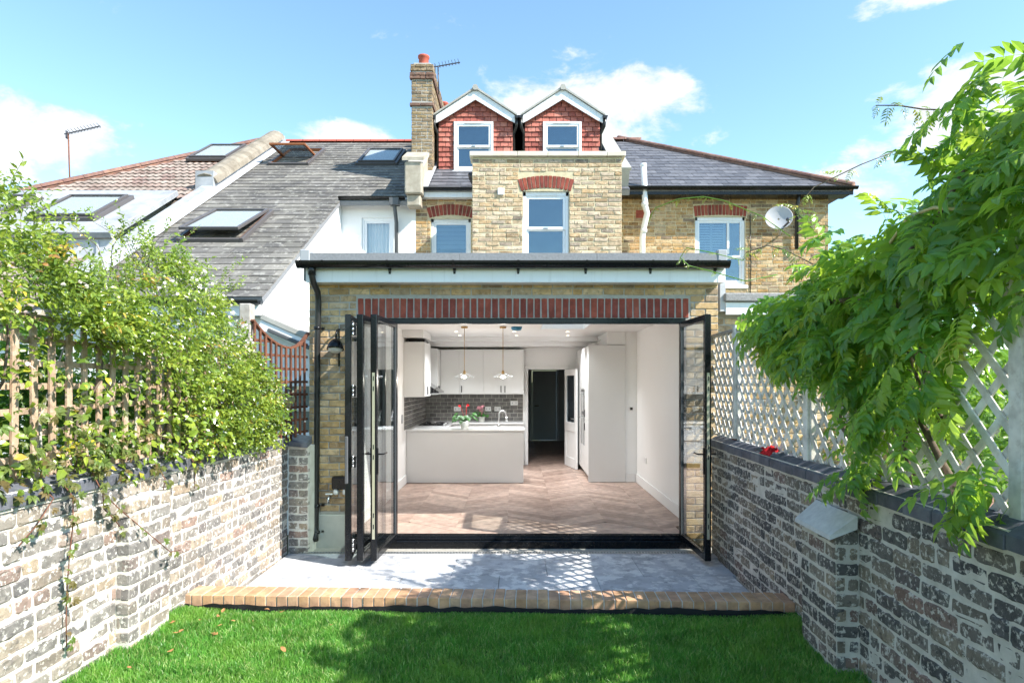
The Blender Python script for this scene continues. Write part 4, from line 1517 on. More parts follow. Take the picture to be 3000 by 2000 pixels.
MB().cbox(KX1 - 0.018, KX1 - 0.0005, FY + 0.13, 10.61, 0.001, 0.15, 0.004).build('skirting_board', 'white_paint', bpy.data.objects['kitchen_wall_right'])
MB().cbox(1.867, KX1 - 0.019, 10.614, 10.6315, 0.001, 0.15, 0.004).build('skirting_board', 'white_paint', bpy.data.objects['kitchen_wall_recess'])
# hall behind the doorway
hw = MB()
hw.box(-0.2, 0.0, KYB + 0.121, 18.1, -0.01, 2.7)
hw.box(1.6, 1.75, KYB + 0.121, 18.1, -0.01, 2.7)
hw.box(-0.2, 0.48, 18.1, 18.25, -0.01, 2.7)
hw.box(1.19, 1.75, 18.1, 18.25, -0.01, 2.7)
hw.box(0.48, 1.19, 18.1, 18.25, 2.02, 2.7)
hw.box(-0.2, 1.75, KYB + 0.121, 18.25, 2.701, 2.8)
structure('hall_wall', hw, 'hall_wall')
hd = thing('hall_door', 'dark grey closed door at the end of the unlit hall', 'door', (0.83, 18.12, 0))
MB().cbox(0.485, 1.185, 18.12, 18.16, 0.005, 2.015, 0.004).build('door_panel', 'hall_door', hd)
m = MB()
m.cbox(0.42, 0.479, 18.06, 18.099, 0, 2.09, 0.004)
m.cbox(1.191, 1.25, 18.06, 18.099, 0, 2.09, 0.004)
m.cbox(0.48, 1.19, 18.06, 18.099, 2.021, 2.09, 0.004)
m.build('door_frame', 'hall_door', hd)
MB().tube([(0.56, 18.118, 1.0), (0.56, 18.07, 1.0), (0.68, 18.065, 1.0)], 0.014, 8).build('handle', 'black_steel', hd)
# door casing and the half-glazed door standing open
ca = MB()
for a, b in ((DX0 - 0.07, DX0 - 0.001), (DX1 + 0.001, DX1 + 0.07)):
    ca.cbox(a, b, KYB - 0.022, KYB - 0.0005, 0.001, DZ + 0.001, 0.005)
ca.cbox(DX0 - 0.07, DX1 + 0.07, KYB - 0.022, KYB - 0.0005, DZ + 0.002, DZ + 0.085, 0.005)
ca.build('door_casing', 'white_paint', kwb)
idr = thing('kitchen_door', 'white half-glazed inner door standing open into the kitchen', 'door', (1.1, 12.5, 0))
a = Vector((1.025, 12.815, 0))
b = Vector((1.185, 12.08, 0))
u = (b - a).normalized()
n = Vector((u.y, -u.x, 0))
z = Vector((0, 0, 1))
L = (b - a).length
m = MB()
m.obox(a, u, n, z, 0, 0.10, -0.02, 0.02, 0.008, DZ - 0.01, 0.003)
m.obox(a, u, n, z, L - 0.10, L, -0.02, 0.02, 0.008, DZ - 0.01, 0.003)
m.obox(a, u, n, z, 0.10, L - 0.10, -0.0195, 0.0195, 0.008, 0.20, 0.003)
m.obox(a, u, n, z, 0.10, L - 0.10, -0.0195, 0.0195, 0.72, 0.90, 0.003)
m.obox(a, u, n, z, 0.10, L - 0.10, -0.0195, 0.0195, DZ - 0.13, DZ - 0.01, 0.003)
dleaf = m.build('door_frame', 'white_paint', idr)
MB().obox(a, u, n, z, 0.10, L - 0.10, -0.004, 0.004, 0.90, DZ - 0.13).build('pane', 'window_glass', idr)
for i in range(7):
    w0 = 0.102 + i * (L - 0.204) / 7
    MB().obox(a, u, n, z, w0, w0 + (L - 0.204) / 7 - 0.006, -0.009, 0.009, 0.201, 0.719, 0.003).build('beaded_board', 'white_paint', idr)
m = MB()
for s in (-1, 1):
    p0 = a + u * (L - 0.05) + n * s * 0.021 + z * 0.98
    m.tube([p0, p0 + n * s * 0.05, p0 + n * s * 0.055 - u * 0.11], 0.009, 8)
m.build('handle', 'brushed_steel', idr)

# units
IX0, IX1, IY0, IY1 = -1.838, 0.135, 10.53, 11.17
ku = thing('kitchen_counter', 'pale grey U-shaped kitchen counter with white stone worktop', 'kitchen counter', (-0.85, 10.9, 0))
MB().cbox(IX0, IX1, IY0, IY0 + 0.02, 0.006, 0.868, 0.002).build('back_panel', 'cupboard_grey', ku)
MB().cbox(IX1 - 0.02, IX1, IY0 + 0.021, IY1, 0.006, 0.868, 0.002).build('end_panel', 'cupboard_grey', ku)
MB().box(IX0 + .001, IX1 - 0.021, IY0 + 0.021, IY1 - 0.02, 0.1, 0.866).build('carcass', 'cupboard_grey', ku)
MB().box(IX0, -1.25, IY1, KYB - 0.62, 0.1, 0.866).build('carcass', 'cupboard_grey', ku)
MB().box(IX0, 0.15, KYB - 0.60, KYB - 0.02, 0.1, 0.866).build('carcass', 'cupboard_grey', ku)
for i, (xa, xb_) in enumerate(((-1.22, -0.76), (-0.757, -0.14), (-0.137, 0.15))):
    dd_ = MB().cbox(xa + .002, xb_ - .002, KYB - 0.622, KYB - 0.602, 0.55, 0.855, 0.002).build('drawer_front', 'cupboard_grey', ku)
    MB().cbox((xa + xb_) / 2 - 0.07, (xa + xb_) / 2 + 0.07, KYB - 0.64, KYB - 0.623, 0.79, 0.80, 0.002).build('handle', 'black_steel', dd_)
wt = MB()
wt.cbox(-1.838, IX1 + 0.02, IY0 - 0.03, 10.66, 0.872, 0.902, 0.004)
wt.cbox(-1.838, -0.46, 10.6605, 11.05, 0.872, 0.902, 0.001)
wt.cbox(0.06, IX1 + 0.02, 10.6605, 11.05, 0.872, 0.902, 0.001)
wt.cbox(-1.838, IX1 + 0.02, 11.0505, 11.19, 0.872, 0.902, 0.001)
wt.cbox(-1.838, -1.21, 11.1905, KYB - 0.641, 0.872, 0.902, 0.001)
wt.cbox(-1.838, 0.16, KYB - 0.64, KYB - 0.012, 0.872, 0.902, 0.004)
wt.build('worktop', 'worktop', ku)
sn = MB()
sn.box(-0.46, 0.06, 10.66, 10.675, 0.70, 0.90)
sn.box(-0.46, 0.06, 11.035, 11.05, 0.70, 0.90)
sn.box(-0.46, -0.445, 10.6755, 11.0345, 0.70, 0.90)
sn.box(0.045, 0.06, 10.6755, 11.0345, 0.70, 0.90)
sn.box(-0.46, 0.06, 10.66, 11.05, 0.69, 0.6995)
sn.build('sink', 'white_ceramic', ku)
kt = thing('kitchen_tap', 'tall curved brushed steel mixer tap on the island worktop', 'tap', (-0.28, 10.62, 0.902))
p = [(-0.28, 10.61, 0.902), (-0.28, 10.61, 1.15)]
for i in range(9):
    a_ = math.pi * i / 8
    p.append((-0.28 + 0.062 - 0.062 * math.cos(a_), 10.61 + 0.03 * (1 - math.cos(a_)), 1.15 + 0.062 * math.sin(a_)))
p.append((-0.152, 10.675, 1.08))
MB().tube(p, 0.013, 10).build('spout', 'brushed_steel', kt)
MB().tube([(-0.152, 10.675, 1.10), (-0.148, 10.677, 1.03)], [0.015, 0.02], 10).build('spray_head', 'brushed_steel', kt)
MB().tube([(-0.28, 10.61, 0.903), (-0.28, 10.61, 0.99)], 0.021, 10).build('body', 'brushed_steel', kt)
MB().tube([(-0.28, 10.61, 0.955), (-0.37, 10.60, 0.957)], 0.008, 8).build('lever', 'brushed_steel', kt)

hb = thing('gas_hob', 'black gas hob with pan supports on the left worktop', 'hob', (-1.5, 11.65, 0.902))
MB().cbox(-1.76, -1.26, 11.25, 11.95, 0.9025, 0.914, 0.004).build('hob_plate', 'brushed_steel', hb)
MB().cbox(-1.75, -1.27, 11.26, 11.94, 0.9142, 0.917, 0.002).build('hob_glass', 'dark_glass', hb)
for (x, y) in ((-1.63, 11.42), (-1.39, 11.42), (-1.63, 11.78), (-1.39, 11.78)):
    MB().lathe((x, y, 0.9172), [(0.045, 0), (0.045, 0.014), (0.03, 0.02), (0.001, 0.02)], 14).build('burner', 'black_steel', hb)
    s_ = MB()
    for k_ in range(2):
        an = k_ * math.pi / 2 + 0.4
        c_, d_ = math.cos(an) * 0.10, math.sin(an) * 0.10
        s_.bar((x - c_, y - d_, 0.948), (x + c_, y + d_, 0.948), 0.008, 0.01)
        for sg in (-1, 1):
            s_.bar((x + sg * c_, y + sg * d_, 0.917), (x + sg * c_, y + sg * d_, 0.9425), 0.008, 0.008)
    s_.build('pan_support', 'black_steel', hb)
for y in (11.38, 11.50, 11.62, 11.74):
    MB().lathe((-1.30, y, 0.9172), [(0.018, 0), (0.016, 0.022), (0.001, 0.023)], 12).build('knob', 'brushed_steel', hb)

# wall cupboards
cl_ = thing('wall_cupboard', 'grey wall cupboard on the left wall nearest the garden', 'cupboard', (-1.66, 10.7, 1.45))
MB().cbox(-1.838, -1.515, 10.30, 11.05, 1.452, 2.36, 0.002).build('carcass', 'cupboard_grey', cl_)
for ya, yb in ((10.305, 10.675), (10.679, 11.045)):
    dd_ = MB().cbox(-1.513, -1.494, ya, yb, 1.456, 2.356, 0.003).build('door', 'cupboard_grey', cl_)
    MB().cbox(-1.493, -1.478, (yb - 0.07), (yb - 0.055), 1.49, 1.62, 0.002).build('handle', 'black_steel', dd_)
cl2 = thing('wall_cupboard', 'narrow grey wall cupboard on the left wall beyond the cooker hood', 'cupboard', (-1.66, 12.1, 1.45))
MB().cbox(-1.838, -1.515, 11.98, KYB - 0.37, 1.452, 2.34, 0.002).build('carcass', 'cupboard_grey', cl2)
dd_ = MB().cbox(-1.513, -1.494, 11.985, KYB - 0.375, 1.456, 2.336, 0.003).build('door', 'cupboard_grey', cl2)
for y in (12.10, 12.28):
    MB().cbox(-1.493, -1.478, y, y + 0.015, 1.49, 1.62, 0.002).build('handle', 'black_steel', dd_)
cb = thing('wall_cupboard', 'row of grey wall cupboards along the back wall above the tiles', 'cupboard', (-0.6, 12.6, 1.45))
MB().cbox(-1.838, 0.15, KYB - 0.345, KYB - 0.012, 1.452, 2.345, 0.002).build('carcass', 'cupboard_grey', cb)
MB().cbox(0.152, 0.172, KYB - 0.37, KYB - 0.012, 1.44, 2.352, 0.002).build('end_panel', 'cupboard_grey', cb)
for i, (xa, xb_) in enumerate(((-1.49, -1.115), (-1.111, -0.64), (-0.636, -0.25), (-0.246, 0.15))):
    dd_ = MB().cbox(xa, xb_, KYB - 0.366, KYB - 0.3455, 1.456, 2.341, 0.003).build('door', 'cupboard_grey', cb)
    hx = {0: None, 1: xa + 0.03, 2: xb_ - 0.045, 3: xa + 0.03}[i]
    if hx:
        MB().cbox(hx, hx + 0.016, KYB - 0.382, KYB - 0.3665, 1.49, 1.62, 0.002).build('handle', 'black_steel', dd_)
ho = thing('cooker_hood', 'black angled cooker hood with chimney over the gas hob', 'cooker hood', (-1.66, 11.5, 1.5))
MB().cbox(-1.838, -1.60, 11.35, 11.65, 1.66, 2.42, 0.003).build('chimney', 'cupboard_grey', ho)
m = MB()
m.add([(-1.838, 11.1, 1.50), (-1.838, 11.9, 1.50), (-1.36, 11.9, 1.50), (-1.36, 11.1, 1.50),
       (-1.838, 11.1, 1.70), (-1.838, 11.9, 1.70), (-1.60, 11.9, 1.68), (-1.60, 11.1, 1.68), (-1.36, 11.1, 1.525), (-1.36, 11.9, 1.525)],
      [(0, 1, 2, 3), (4, 7, 6, 5), (7, 8, 9, 6), (8, 3, 2, 9), (0, 3, 8, 7, 4), (1, 5, 6, 9, 2), (0, 4, 5, 1)])
m.build('canopy', 'dark_glass', ho)
MB().cbox(-1.80, -1.52, 10.5, 10.95, 2.362, 2.41, 0.003).build('vent_duct', 'black_plastic', ho)

# tall units with ovens
tu = thing('tall_cupboard', 'tall grey cupboard housing the ovens beside the open inner door', 'cupboard', (1.55, 11.6, 0))
MB().cbox(1.235, 1.862, 10.60, 10.622, 0.006, 2.325, 0.002).build('end_panel', 'cupboard_grey', tu)
MB().box(1.262, 1.555, 10.6225, 12.6, 0.1, 2.31).build('carcass', 'cupboard_grey', tu)
MB().box(1.5555, 1.862, 10.6325, 12.6, 0.1, 2.32).build('carcass', 'cupboard_grey', tu)
MB().box(1.31, 1.86, 10.623, 12.6, 0.004, 0.0995).build('kickboard', 'cupboard_grey', tu)
for ya, yb, z0, z1, mt, nm in ((10.626, 11.22, 0.105, 1.02, 'cupboard_grey', 'door'), (10.626, 11.22, 1.024, 2.315, 'cupboard_grey', 'door'),
                               (11.225, 11.82, 0.105, 0.55, 'cupboard_grey', 'drawer_front'), (11.225, 11.82, 0.555, 1.15, 'dark_glass', 'oven_front'),
                               (11.225, 11.82, 1.155, 1.56, 'dark_glass', 'oven_front'), (11.225, 11.82, 1.565, 2.315, 'cupboard_grey', 'door'),
                               (11.825, 12.6, 0.105, 2.315, 'cupboard_grey', 'door')):
    dd_ = MB().cbox(1.238, 1.2605, ya, yb, z0, z1, 0.003).build(nm, mt, tu)
    if mt == 'dark_glass':
        hh_ = MB()
        hh_.tube([(1.19, ya + 0.05, z1 - 0.09), (1.19, yb - 0.05, z1 - 0.09)], 0.01, 8)
        hh_.box(1.19, 1.2375, ya + 0.07, ya + 0.085, z1 - 0.095, z1 - 0.085)
        hh_.box(1.19, 1.2375, yb - 0.085, yb - 0.07, z1 - 0.095, z1 - 0.085)
        hh_.build('oven_handle', 'brushed_steel', dd_)
        MB().box(1.2365, 1.2378, ya, yb, z1 - 0.045, z1).build('control_strip', 'brushed_steel', dd_)
    elif yb < 11.3:
        zz = z1 - 0.18 if z0 < 1 else z0 + 0.05
        MB().cbox(1.222, 1.2375, yb - 0.07, yb - 0.055, zz, zz + 0.13, 0.002).build('handle', 'black_steel', dd_)
tw = thing('driftwood', 'pale bent twigs lying on top of the tall cupboard', 'twigs', (1.40, 10.75, 2.33))
MB().tube([(1.34, 10.70, 2.345), (1.39, 10.7, 2.36), (1.46, 10.68, 2.42)], [0.014, 0.013, 0.006], 6).build('twig', 'curtain', tw)
MB().tube([(1.31, 10.72, 2.345), (1.37, 10.72, 2.35), (1.42, 10.72, 2.385)], [0.012, 0.012, 0.006], 6).build('twig', 'curtain', tw)

# tiles
TW, TH, TJ = 0.146, 0.0725, 0.0045
items = brick_field((-1.838, KYB - 0.001, 0.905), (1, 0, 0), (0, 0, 1), (0, -1, 0), 1.99, 0.545, TW, TH, TJ, 0.006, seed=2, jit=0.0004, ch=0.003, proud=0.0006, sub=1)
items = [(k, Matrix.Translation((0, -0.009, 0)) @ m_) for k, m_ in items]
MB().box(-1.838, 0.155, KYB - 0.008, KYB - 0.0005, 0.904, 1.45).build('grout', 'mortar_grey', kwb)
pieces(kwb, 'wall_tile', items, 'grey_tile', 130, 4)
kwl = bpy.data.objects['kitchen_wall_left']
items = brick_field((KX0 + 0.009, 12.83, 0.905), (0, -1, 0), (0, 0, 1), (1, 0, 0), 2.5, 0.545, TW, TH, TJ, 0.006, seed=3, jit=0.0004, ch=0.003, proud=0.0006, sub=1)
MB().box(KX0 + 0.0005, KX0 + 0.007, 10.33, 12.83, 0.904, 1.45).build('grout', 'mortar_grey', kwl)
pieces(kwl, 'wall_tile', items, 'grey_tile', 130, 4)


def socket(label, x0, x1, z0, z1, y, gang=2):
    s_ = thing('wall_socket', label, 'socket', ((x0 + x1) / 2, y, z0))
    MB().cbox(x0, x1, y - 0.012, y, z0, z1, 0.003).build('plate', 'white_cap', s_)
    for i in range(gang):
        cx = x0 + (x1 - x0) * (i + 0.5) / gang
        MB().cbox(cx - 0.008, cx + 0.008, y - 0.015, y - 0.0122, z0 + 0.03, z1 - 0.03, 0.001).build('switch', 'grey_trim', s_)


socket('white double switch plate on the grey tiles near the doorway', -0.10, 0.05, 1.22, 1.31, KYB - 0.0105)
socket('white socket on the grey tiles behind the steel tap', -0.43, -0.30, 1.10, 1.19, KYB - 0.0105)
socket('white socket on the grey tiles to the left of the tap', -0.62, -0.50, 1.10, 1.19, KYB - 0.0105)
socket('white socket on the grey tiles half hidden by the red flower', -1.26, -1.12, 1.10, 1.19, KYB - 0.0105)
th_ = thing('thermostat', 'small dark-screened thermostat on the right kitchen wall', 'thermostat', (1.97, 10.62, 1.25))
MB().cbox(1.93, 2.005, 10.618, 10.6315, 1.21, 1.285, 0.004).build('plate', 'white_cap', th_)
MB().cbox(1.945, 1.99, 10.615, 10.6175, 1.225, 1.27, 0.001).build('screen', 'dark_glass', th_)
s_ = thing('wall_socket', 'white socket low on the right kitchen wall above the skirting', 'socket', (KX1, 9.9, 0.45))
MB().cbox(KX1 - 0.012, KX1 - 0.0005, 9.83, 9.97, 0.42, 0.51, 0.003).build('plate', 'white_cap', s_)
s_ = thing('light_switch', 'grey switch plate on the left kitchen wall above the counter end', 'switch', (KX0, 10.2, 1.08))
MB().cbox(KX0 + 0.0005, KX0 + 0.012, 10.1, 10.19, 1.03, 1.17, 0.003).build('plate', 'grey_trim', s_)

# lamps
for i, (x, lab) in enumerate(((-0.78, 'left of two glass-petal pendant lamps over the kitchen floor'), (-0.19, 'right of two glass-petal pendant lamps over the kitchen floor'))):
    y = 9.57
    pl = thing('pendant_lamp', lab, 'pendant lamp', (x, y, 1.8), 'glass pendant lamps')
    MB().lathe((x, y, CZ), [(0.001, -0.028), (0.05, -0.028), (0.052, -0.001), (0.001, -0.0005)], 20).build('ceiling_rose', 'brass', pl)
    MB().tube([(x, y, CZ - 0.028), (x, y, 1.86)], 0.005, 6).build('cable', 'brass', pl)
    MB().lathe((x, y, 1.83), [(0.001, 0.05), (0.014, 0.048), (0.022, 0.02), (0.022, -0.02), (0.001, -0.021)], 14).build('lamp_holder', 'brass', pl)
    MB().lathe((x, y, 1.80), [(0.022, 0.03), (0.06, 0.022), (0.10, -0.002), (0.135, -0.022), (0.15, -0.02)], 40, wave=lambda j, a: (0.008 * j * math.cos(8 * a) * 0.5, 0.004 * j * math.cos(8 * a))).build('glass_shade', 'clear_glass', pl)
    MB().lathe((x, y, 1.79), [(0.001, 0.02), (0.016, 0.012), (0.024, -0.012), (0.016, -0.03), (0.001, -0.036)], 14).build('bulb', 'lamp_glow', pl)
    ld = bpy.data.lights.new('bulb_light', 'POINT')
    ld.energy = 6
    ld.color = (1, 0.9, 0.78)
    ld.shadow_soft_size = 0.03
    lo = bpy.data.objects.new('bulb_light', ld)
    COL.objects.link(lo)
    lo.parent = pl
    lo.location = Vector((x, y, 1.735)) - WLOC[pl]
DL = [(-1.0, 10.57), (-0.02, 10.57), (0.88, 10.57), (-1.02, 11.46), (0.02, 11.46), (0.96, 11.46)]
for i, (x, y) in enumerate(DL):
    dl = thing('downlight', '%s downlight of the %s row in the white kitchen ceiling' % (('left', 'middle', 'right')[i % 3], ('nearer', 'farther')[i // 3]), 'downlight', (x, y, CZ), 'recessed ceiling downlights')
    MB().lathe((x, y, CZ), [(0.034, -0.001), (0.036, -0.004), (0.046, -0.004), (0.047, -0.0005)], 18).build('bezel', 'white_cap', dl)
    MB().lathe((x, y, CZ), [(0.0, -0.0022), (0.034, -0.002)], 18).build('lamp_face', 'lamp_glow', dl)
    ld = bpy.data.lights.new('downlight_beam', 'SPOT')
    ld.energy = 48
    ld.spot_size = R(115)
    ld.spot_blend = 0.8
    ld.color = (0.95, 0.98, 1.0)
    ld.shadow_soft_size = 0.04
    lo = bpy.data.objects.new('downlight_beam', ld)
    COL.objects.link(lo)
    lo.parent = dl
    lo.location = (0, 0, -0.012)
al = thing('smoke_alarm', 'smoke alarm wrapped in blue film on the kitchen ceiling', 'smoke alarm', (0.02, 9.65, CZ))
MB().lathe((0.02, 9.65, CZ), [(0.08, -0.001), (0.085, -0.02), (0.07, -0.045), (0.03, -0.055), (0.001, -0.056)], 18, wave=lambda j, a: (0.006 * math.sin(5 * a + j), 0.004 * math.sin(3 * a))).build('alarm_body', 'blue_film', al)


def leaf_blade(m, base, d, up, L, W, rnd, fold=0.15, droop=0.25):
    """one leaf: 8-vertex folded blade"""
    d = Vector(d).normalized()
    up = Vector(up)
    s = d.cross(up)
    if s.length < 1e-4:
        s = d.cross(Vector((1, 0, 0)))
    s.normalize()
    up = s.cross(d)
    b = Vector(base)
    mid1 = b + d * L * 0.35 - up * L * 0.03
    mid2 = b + d * L * 0.7 - up * droop * L * 0.35
    tip = b + d * L * 0.98 - up * droop * L
    e1 = up * W * fold
    vs = [b, mid1 + s * W * .5 + e1, mid1, mid1 - s * W * .5 + e1, mid2 + s * W * .38 + e1, mid2, mid2 - s * W * .38 + e1, tip]
    m.add(vs, [(0, 1, 2), (0, 2, 3), (1, 4, 5, 2), (2, 5, 6, 3), (4, 7, 5), (5, 7, 6)], rnd, True)


def pot_plant(label, x, y, z, pr, ph, nl, LL, hgt, flower, fmat, seed):
    p_ = thing('potted_plant', label, 'plant', (x, y, z))
    MB().lathe((x, y, z), [(0.001, 0.001), (pr * .82, 0.001), (pr * 0.86, ph * .1), (pr, ph), (pr * .9, ph), (pr * .86, ph * .85), (0.001, ph * .84)], 24,
               wave=lambda j, a: (0.002 * math.cos(16 * a), 0)).build('pot', 'white_ceramic', p_)
    r2 = random.Random(seed)
    st, lv_ = MB(), MB()
    for i in range(nl):
        an = r2.uniform(0, 6.283)
        tl = r2.uniform(0.12, 1)
        d = Vector((math.cos(an) * r2.uniform(.5, 1.1), math.sin(an) * .8, 1.2 * tl + .1))
        b = Vector((x, y, z + ph * .85))
        e = b + d.normalized() * hgt * r2.uniform(.45, .95)
        st.tube([b, (b + e) / 2 + Vector((0, 0, .01)), e], 0.003, 5)
        leaf_blade(lv_, e, Vector((math.cos(an), math.sin(an) * .9 - .3, -0.35)), (0, -.3, 1), LL * r2.uniform(.75, 1.15), LL * .62, r2.random(), 0.1, .3)
    st.build('stem', 'pot_leaf', p_)
    lv_.build('foliage', 'pot_leaf', p_, kind='stuff')
    fl_ = MB()
    for i in range(flower):
        an = r2.uniform(0, 6.283)
        e = Vector((x - .02 + math.cos(an) * LL * .55, y + math.sin(an) * .04, z + ph * .85 + hgt * r2.uniform(.95, 1.25)))
        fl_.tube([(x, y, z + ph), (e + Vector((x, y, z + ph))) / 2 + Vector((.01, 0, 0)), e], 0.0025, 5)
        for q in range(4 if fmat == 'pink_petal' else 2):
            leaf_blade(fl_, e, Vector((r2.uniform(-1, 1), -.4, r2.uniform(-.2, .8))), (0, -.8, .6), LL * .42, LL * .36, 0, .1, .2)
    fl_.build('flower', fmat, p_)


pot_plant('red-flowered anthurium in a white pot on the island worktop', -0.86, 10.63, 0.9025, 0.07, 0.13, 26, 0.12, 0.23, 3, 'anthurium_red', 6)
pot_plant('small pink-flowered plant in a white pot by the tiled wall', -0.67, 12.45, 0.9025, 0.06, 0.11, 20, 0.09, 0.17, 12, 'pink_petal', 9)

# ------------------------------------------------------------------ the terraced house behind the extension
UX = (1, 0, 0)
UZ = (0, 0, 1)
NF = (0, -1, 0)
PITCH = 0.635
PC, PS = 1 / math.hypot(1, PITCH), PITCH / math.hypot(1, PITCH)
WUP = (0, PC, PS)          # up the slope of a roof that rises away from the camera
NUP = (0, -PS, PC)

main = thing('terraced_house', 'yellow brick terraced house with two red tile-hung dormers above the extension', 'house', (0, 13, -0.3))
# closet wing (outrigger)
MX0, MX1, MY, MZ0, MZT = -0.73, 1.80, 10.6, 2.82, 5.50
wh = [(0.12 - MX0, 0.913 - MX0, 3.55 - MZ0, 4.94 - MZ0)]
bhs = [(0.12 - MX0, 0.913 - MX0, 3.55 - MZ0, 4.95 - MZ0), (0.05 - MX0, 0.98 - MX0, 4.90 - MZ0, 5.22 - MZ0)]
wing = slab(main, 'wing_wall', 'mortar_yellow', (MX0, MY, MZ0), UX, UZ, NF, MX1 - MX0, MZT - MZ0, 0.3, 0.009, wh)
it = brick_field((MX0, MY, MZ0), UX, UZ, NF, MX1 - MX0, MZT - MZ0 - 0.01, 0.218, 0.0615, 0.0125, 0.06, bhs, seed=81, jit=0.0045, ch=0.006, wob=0.5, header=0.12, proud=0.005, tilt=0.008)
pieces(wing, 'brick', [q for q in it if q[1].translation.z > 3.3], 'upper_brick', 300, 82)
arch_o = MB().box(0.06, 0.97, MY + 0.0095, MY + 0.011, 4.93, 5.2).build('window_arch', 'mortar_yellow', main)
arch_items(arch_o, 'brick', 'red_brick', 0.5165, MY - 0.003, 4.925, 0.425, 0.06, 0.205, 13)
MB().box(MX0, MX0 + 0.25, MY + 0.301, 12.6, MZ0, MZT).build('wing_side_wall', 'mortar_yellow', main)
MB().box(MX1 - 0.25, MX1, MY + 0.301, 13.2, MZ0, MZT).build('wing_side_wall', 'mortar_yellow', main)
MB().box(MX0 + 0.251, MX1 - 0.251, MY + 0.301, 12.6, 5.0, 5.2).build('wing_roof', 'felt', main)
xs = [-0.775, 0.03, 0.545, 1.06, 1.55, 1.865]
for a, b in zip(xs[:-1], xs[1:]):
    MB().cbox(a, b - 0.003, MY - 0.05, MY + 0.36, MZT + 0.008, MZT + 0.088, 0.008).build('parapet_coping', 'pale_coping', main)
sash_window(main, 0.125, 0.908, MY + 0.05, 3.555, 4.985, 4.32, arch=0.055, blind=None, sill=False)
vt = MB().cbox(-0.30, -0.19, MY - 0.03, MY - 0.004, 4.86, 4.97, 0.006).build('wall_vent', 'white_upvc', main)
# main rear wall, left of the wing
RY = 12.5
holes = [(-1.69 + 1.99, -0.89 + 1.99, 0.4, 1.80)]
bhs = [(-1.70 + 1.99, -0.88 + 1.99, 0.4, 1.80), (-1.76 + 1.99, -0.82 + 1.99, 1.75, 2.05)]
rw = slab(main, 'rear_wall', 'mortar_yellow', (-1.99, RY, 3.2), UX, UZ, NF, 1.30, 2.35, 0.3, 0.009, holes)
it = brick_field((-1.99, RY, 3.2), UX, UZ, NF, 1.30, 2.35, 0.215, 0.0625, 0.0125, 0.06, bhs, seed=91, jit=0.004, ch=0.006, wob=0.4, header=0.2, proud=0.004)
pieces(rw, 'brick', [q for q in it if q[1].translation.z > 3.5], 'amber_brick', 120, 92)
arch_o = MB().box(-1.75, -0.83, RY + 0.0095, RY + 0.011, 4.95, 5.25).build('window_arch', 'mortar_yellow', main)
arch_items(arch_o, 'brick', 'red_brick', -1.29, RY - 0.003, 4.965, 0.43, 0.065, 0.21, 12)
sash_window(main, -1.688, -0.892, RY + 0.05, 3.6, 5.015, 4.26, arch=0.05, blind=4.30, sill=False)
# eaves and gutter of the recess
f = MB().cbox(-1.92, -0.735, RY - 0.17, RY - 0.15, 5.33, 5.46, 0.004)
f.box(-1.92, -0.735, RY - 0.149, RY - 0.001, 5.335, 5.345)
f.build('fascia', 'white_upvc', main)
half_gutter(MB(), -2.02, -0.75, RY - 0.235, 5.50, 0.055).build('gutter', 'black_plastic', main)
dpm = MB().tube([(-0.80, RY - 0.2, 5.55), (-0.79, RY - 0.2, 5.35), (-0.77, RY - 0.1, 5.15), (-0.77, RY - 0.05, 4.9)], 0.04, 10)
dpm.lathe((-0.81, RY - 0.25, 5.66), [(0.05, -0.10), (0.10, 0.0), (0.12, 0.10), (0.11, 0.10), (0.09, 0.0)], 10)
dpm.tube([(-0.81, RY - 0.25, 5.58), (-0.80, RY - 0.2, 5.45)], 0.04, 8)
dpm.build('rainwater_pipe', 'black_downpipe', main)
# main roof
EZ, EY = 5.50, RY - 0.2
RL = (16.7 - EY) / PC * 1.0
rf = MB()
o = Vector((-2.0, EY, EZ - 0.02))
rf.obox(o, UX, WUP, NUP, 0, 4.25, 0, (16.7 - EY) / PC, -0.12, -0.004)
roof = rf.build('roof', 'felt', main)
it = slate_field(o, UX, WUP, NUP, 20, 0.25, 0.30, lambda w_: 0.15, lambda w_: 4.25, 0.008, 12)
pieces(roof, 'slate', it, 'new_slate', 120, 13)
# party parapets
for x0, x1, nm in ((-2.14, -1.86, 'l'), (1.98, 2.24, 'r')):
    pp_ = MB().obox((0, EY, EZ), UX, WUP, NUP, x0, x1, 0.15, (16.75 - EY) / PC, -0.05, 0.30)
    pp_.build('party_parapet', 'weathered_stone' if nm == 'l' else 'concrete', main)
    MB().obox((0, EY, EZ), UX, WUP, NUP, x0 - 0.03, x1 + 0.03, 0.15, (16.75 - EY) / PC, 0.302, 0.36).build('parapet_coping', 'concrete', main)
MB().obox((0, EY, EZ), UX, WUP, NUP, -1.858, -1.72, 0.0, 3.0, 0.02, 0.035).build('lead_flashing', 'lead', main)
kn = MB()
kn.cbox(-2.13, -1.80, 12.02, 12.35, 5.32, 5.93, 0.02)
kn.add([(-2.17, 11.98, 5.935), (-1.76, 11.98, 5.935), (-1.76, 12.55, 6.2), (-2.17, 12.55, 6.2), (-2.17, 11.98, 6.0), (-1.76, 11.98, 6.0), (-1.76, 12.55, 6.30), (-2.17, 12.55, 6.30)],
       [(3, 2, 1, 0), (4, 5, 6, 7), (0, 1, 5, 4), (1, 2, 6, 5), (2, 3, 7, 6), (3, 0, 4, 7)])
kn.cbox(-2.10, -1.84, 12.1, 12.4, 5.10, 5.318, 0.02)
kn.build('kneeler_stone', 'weathered_stone', main)


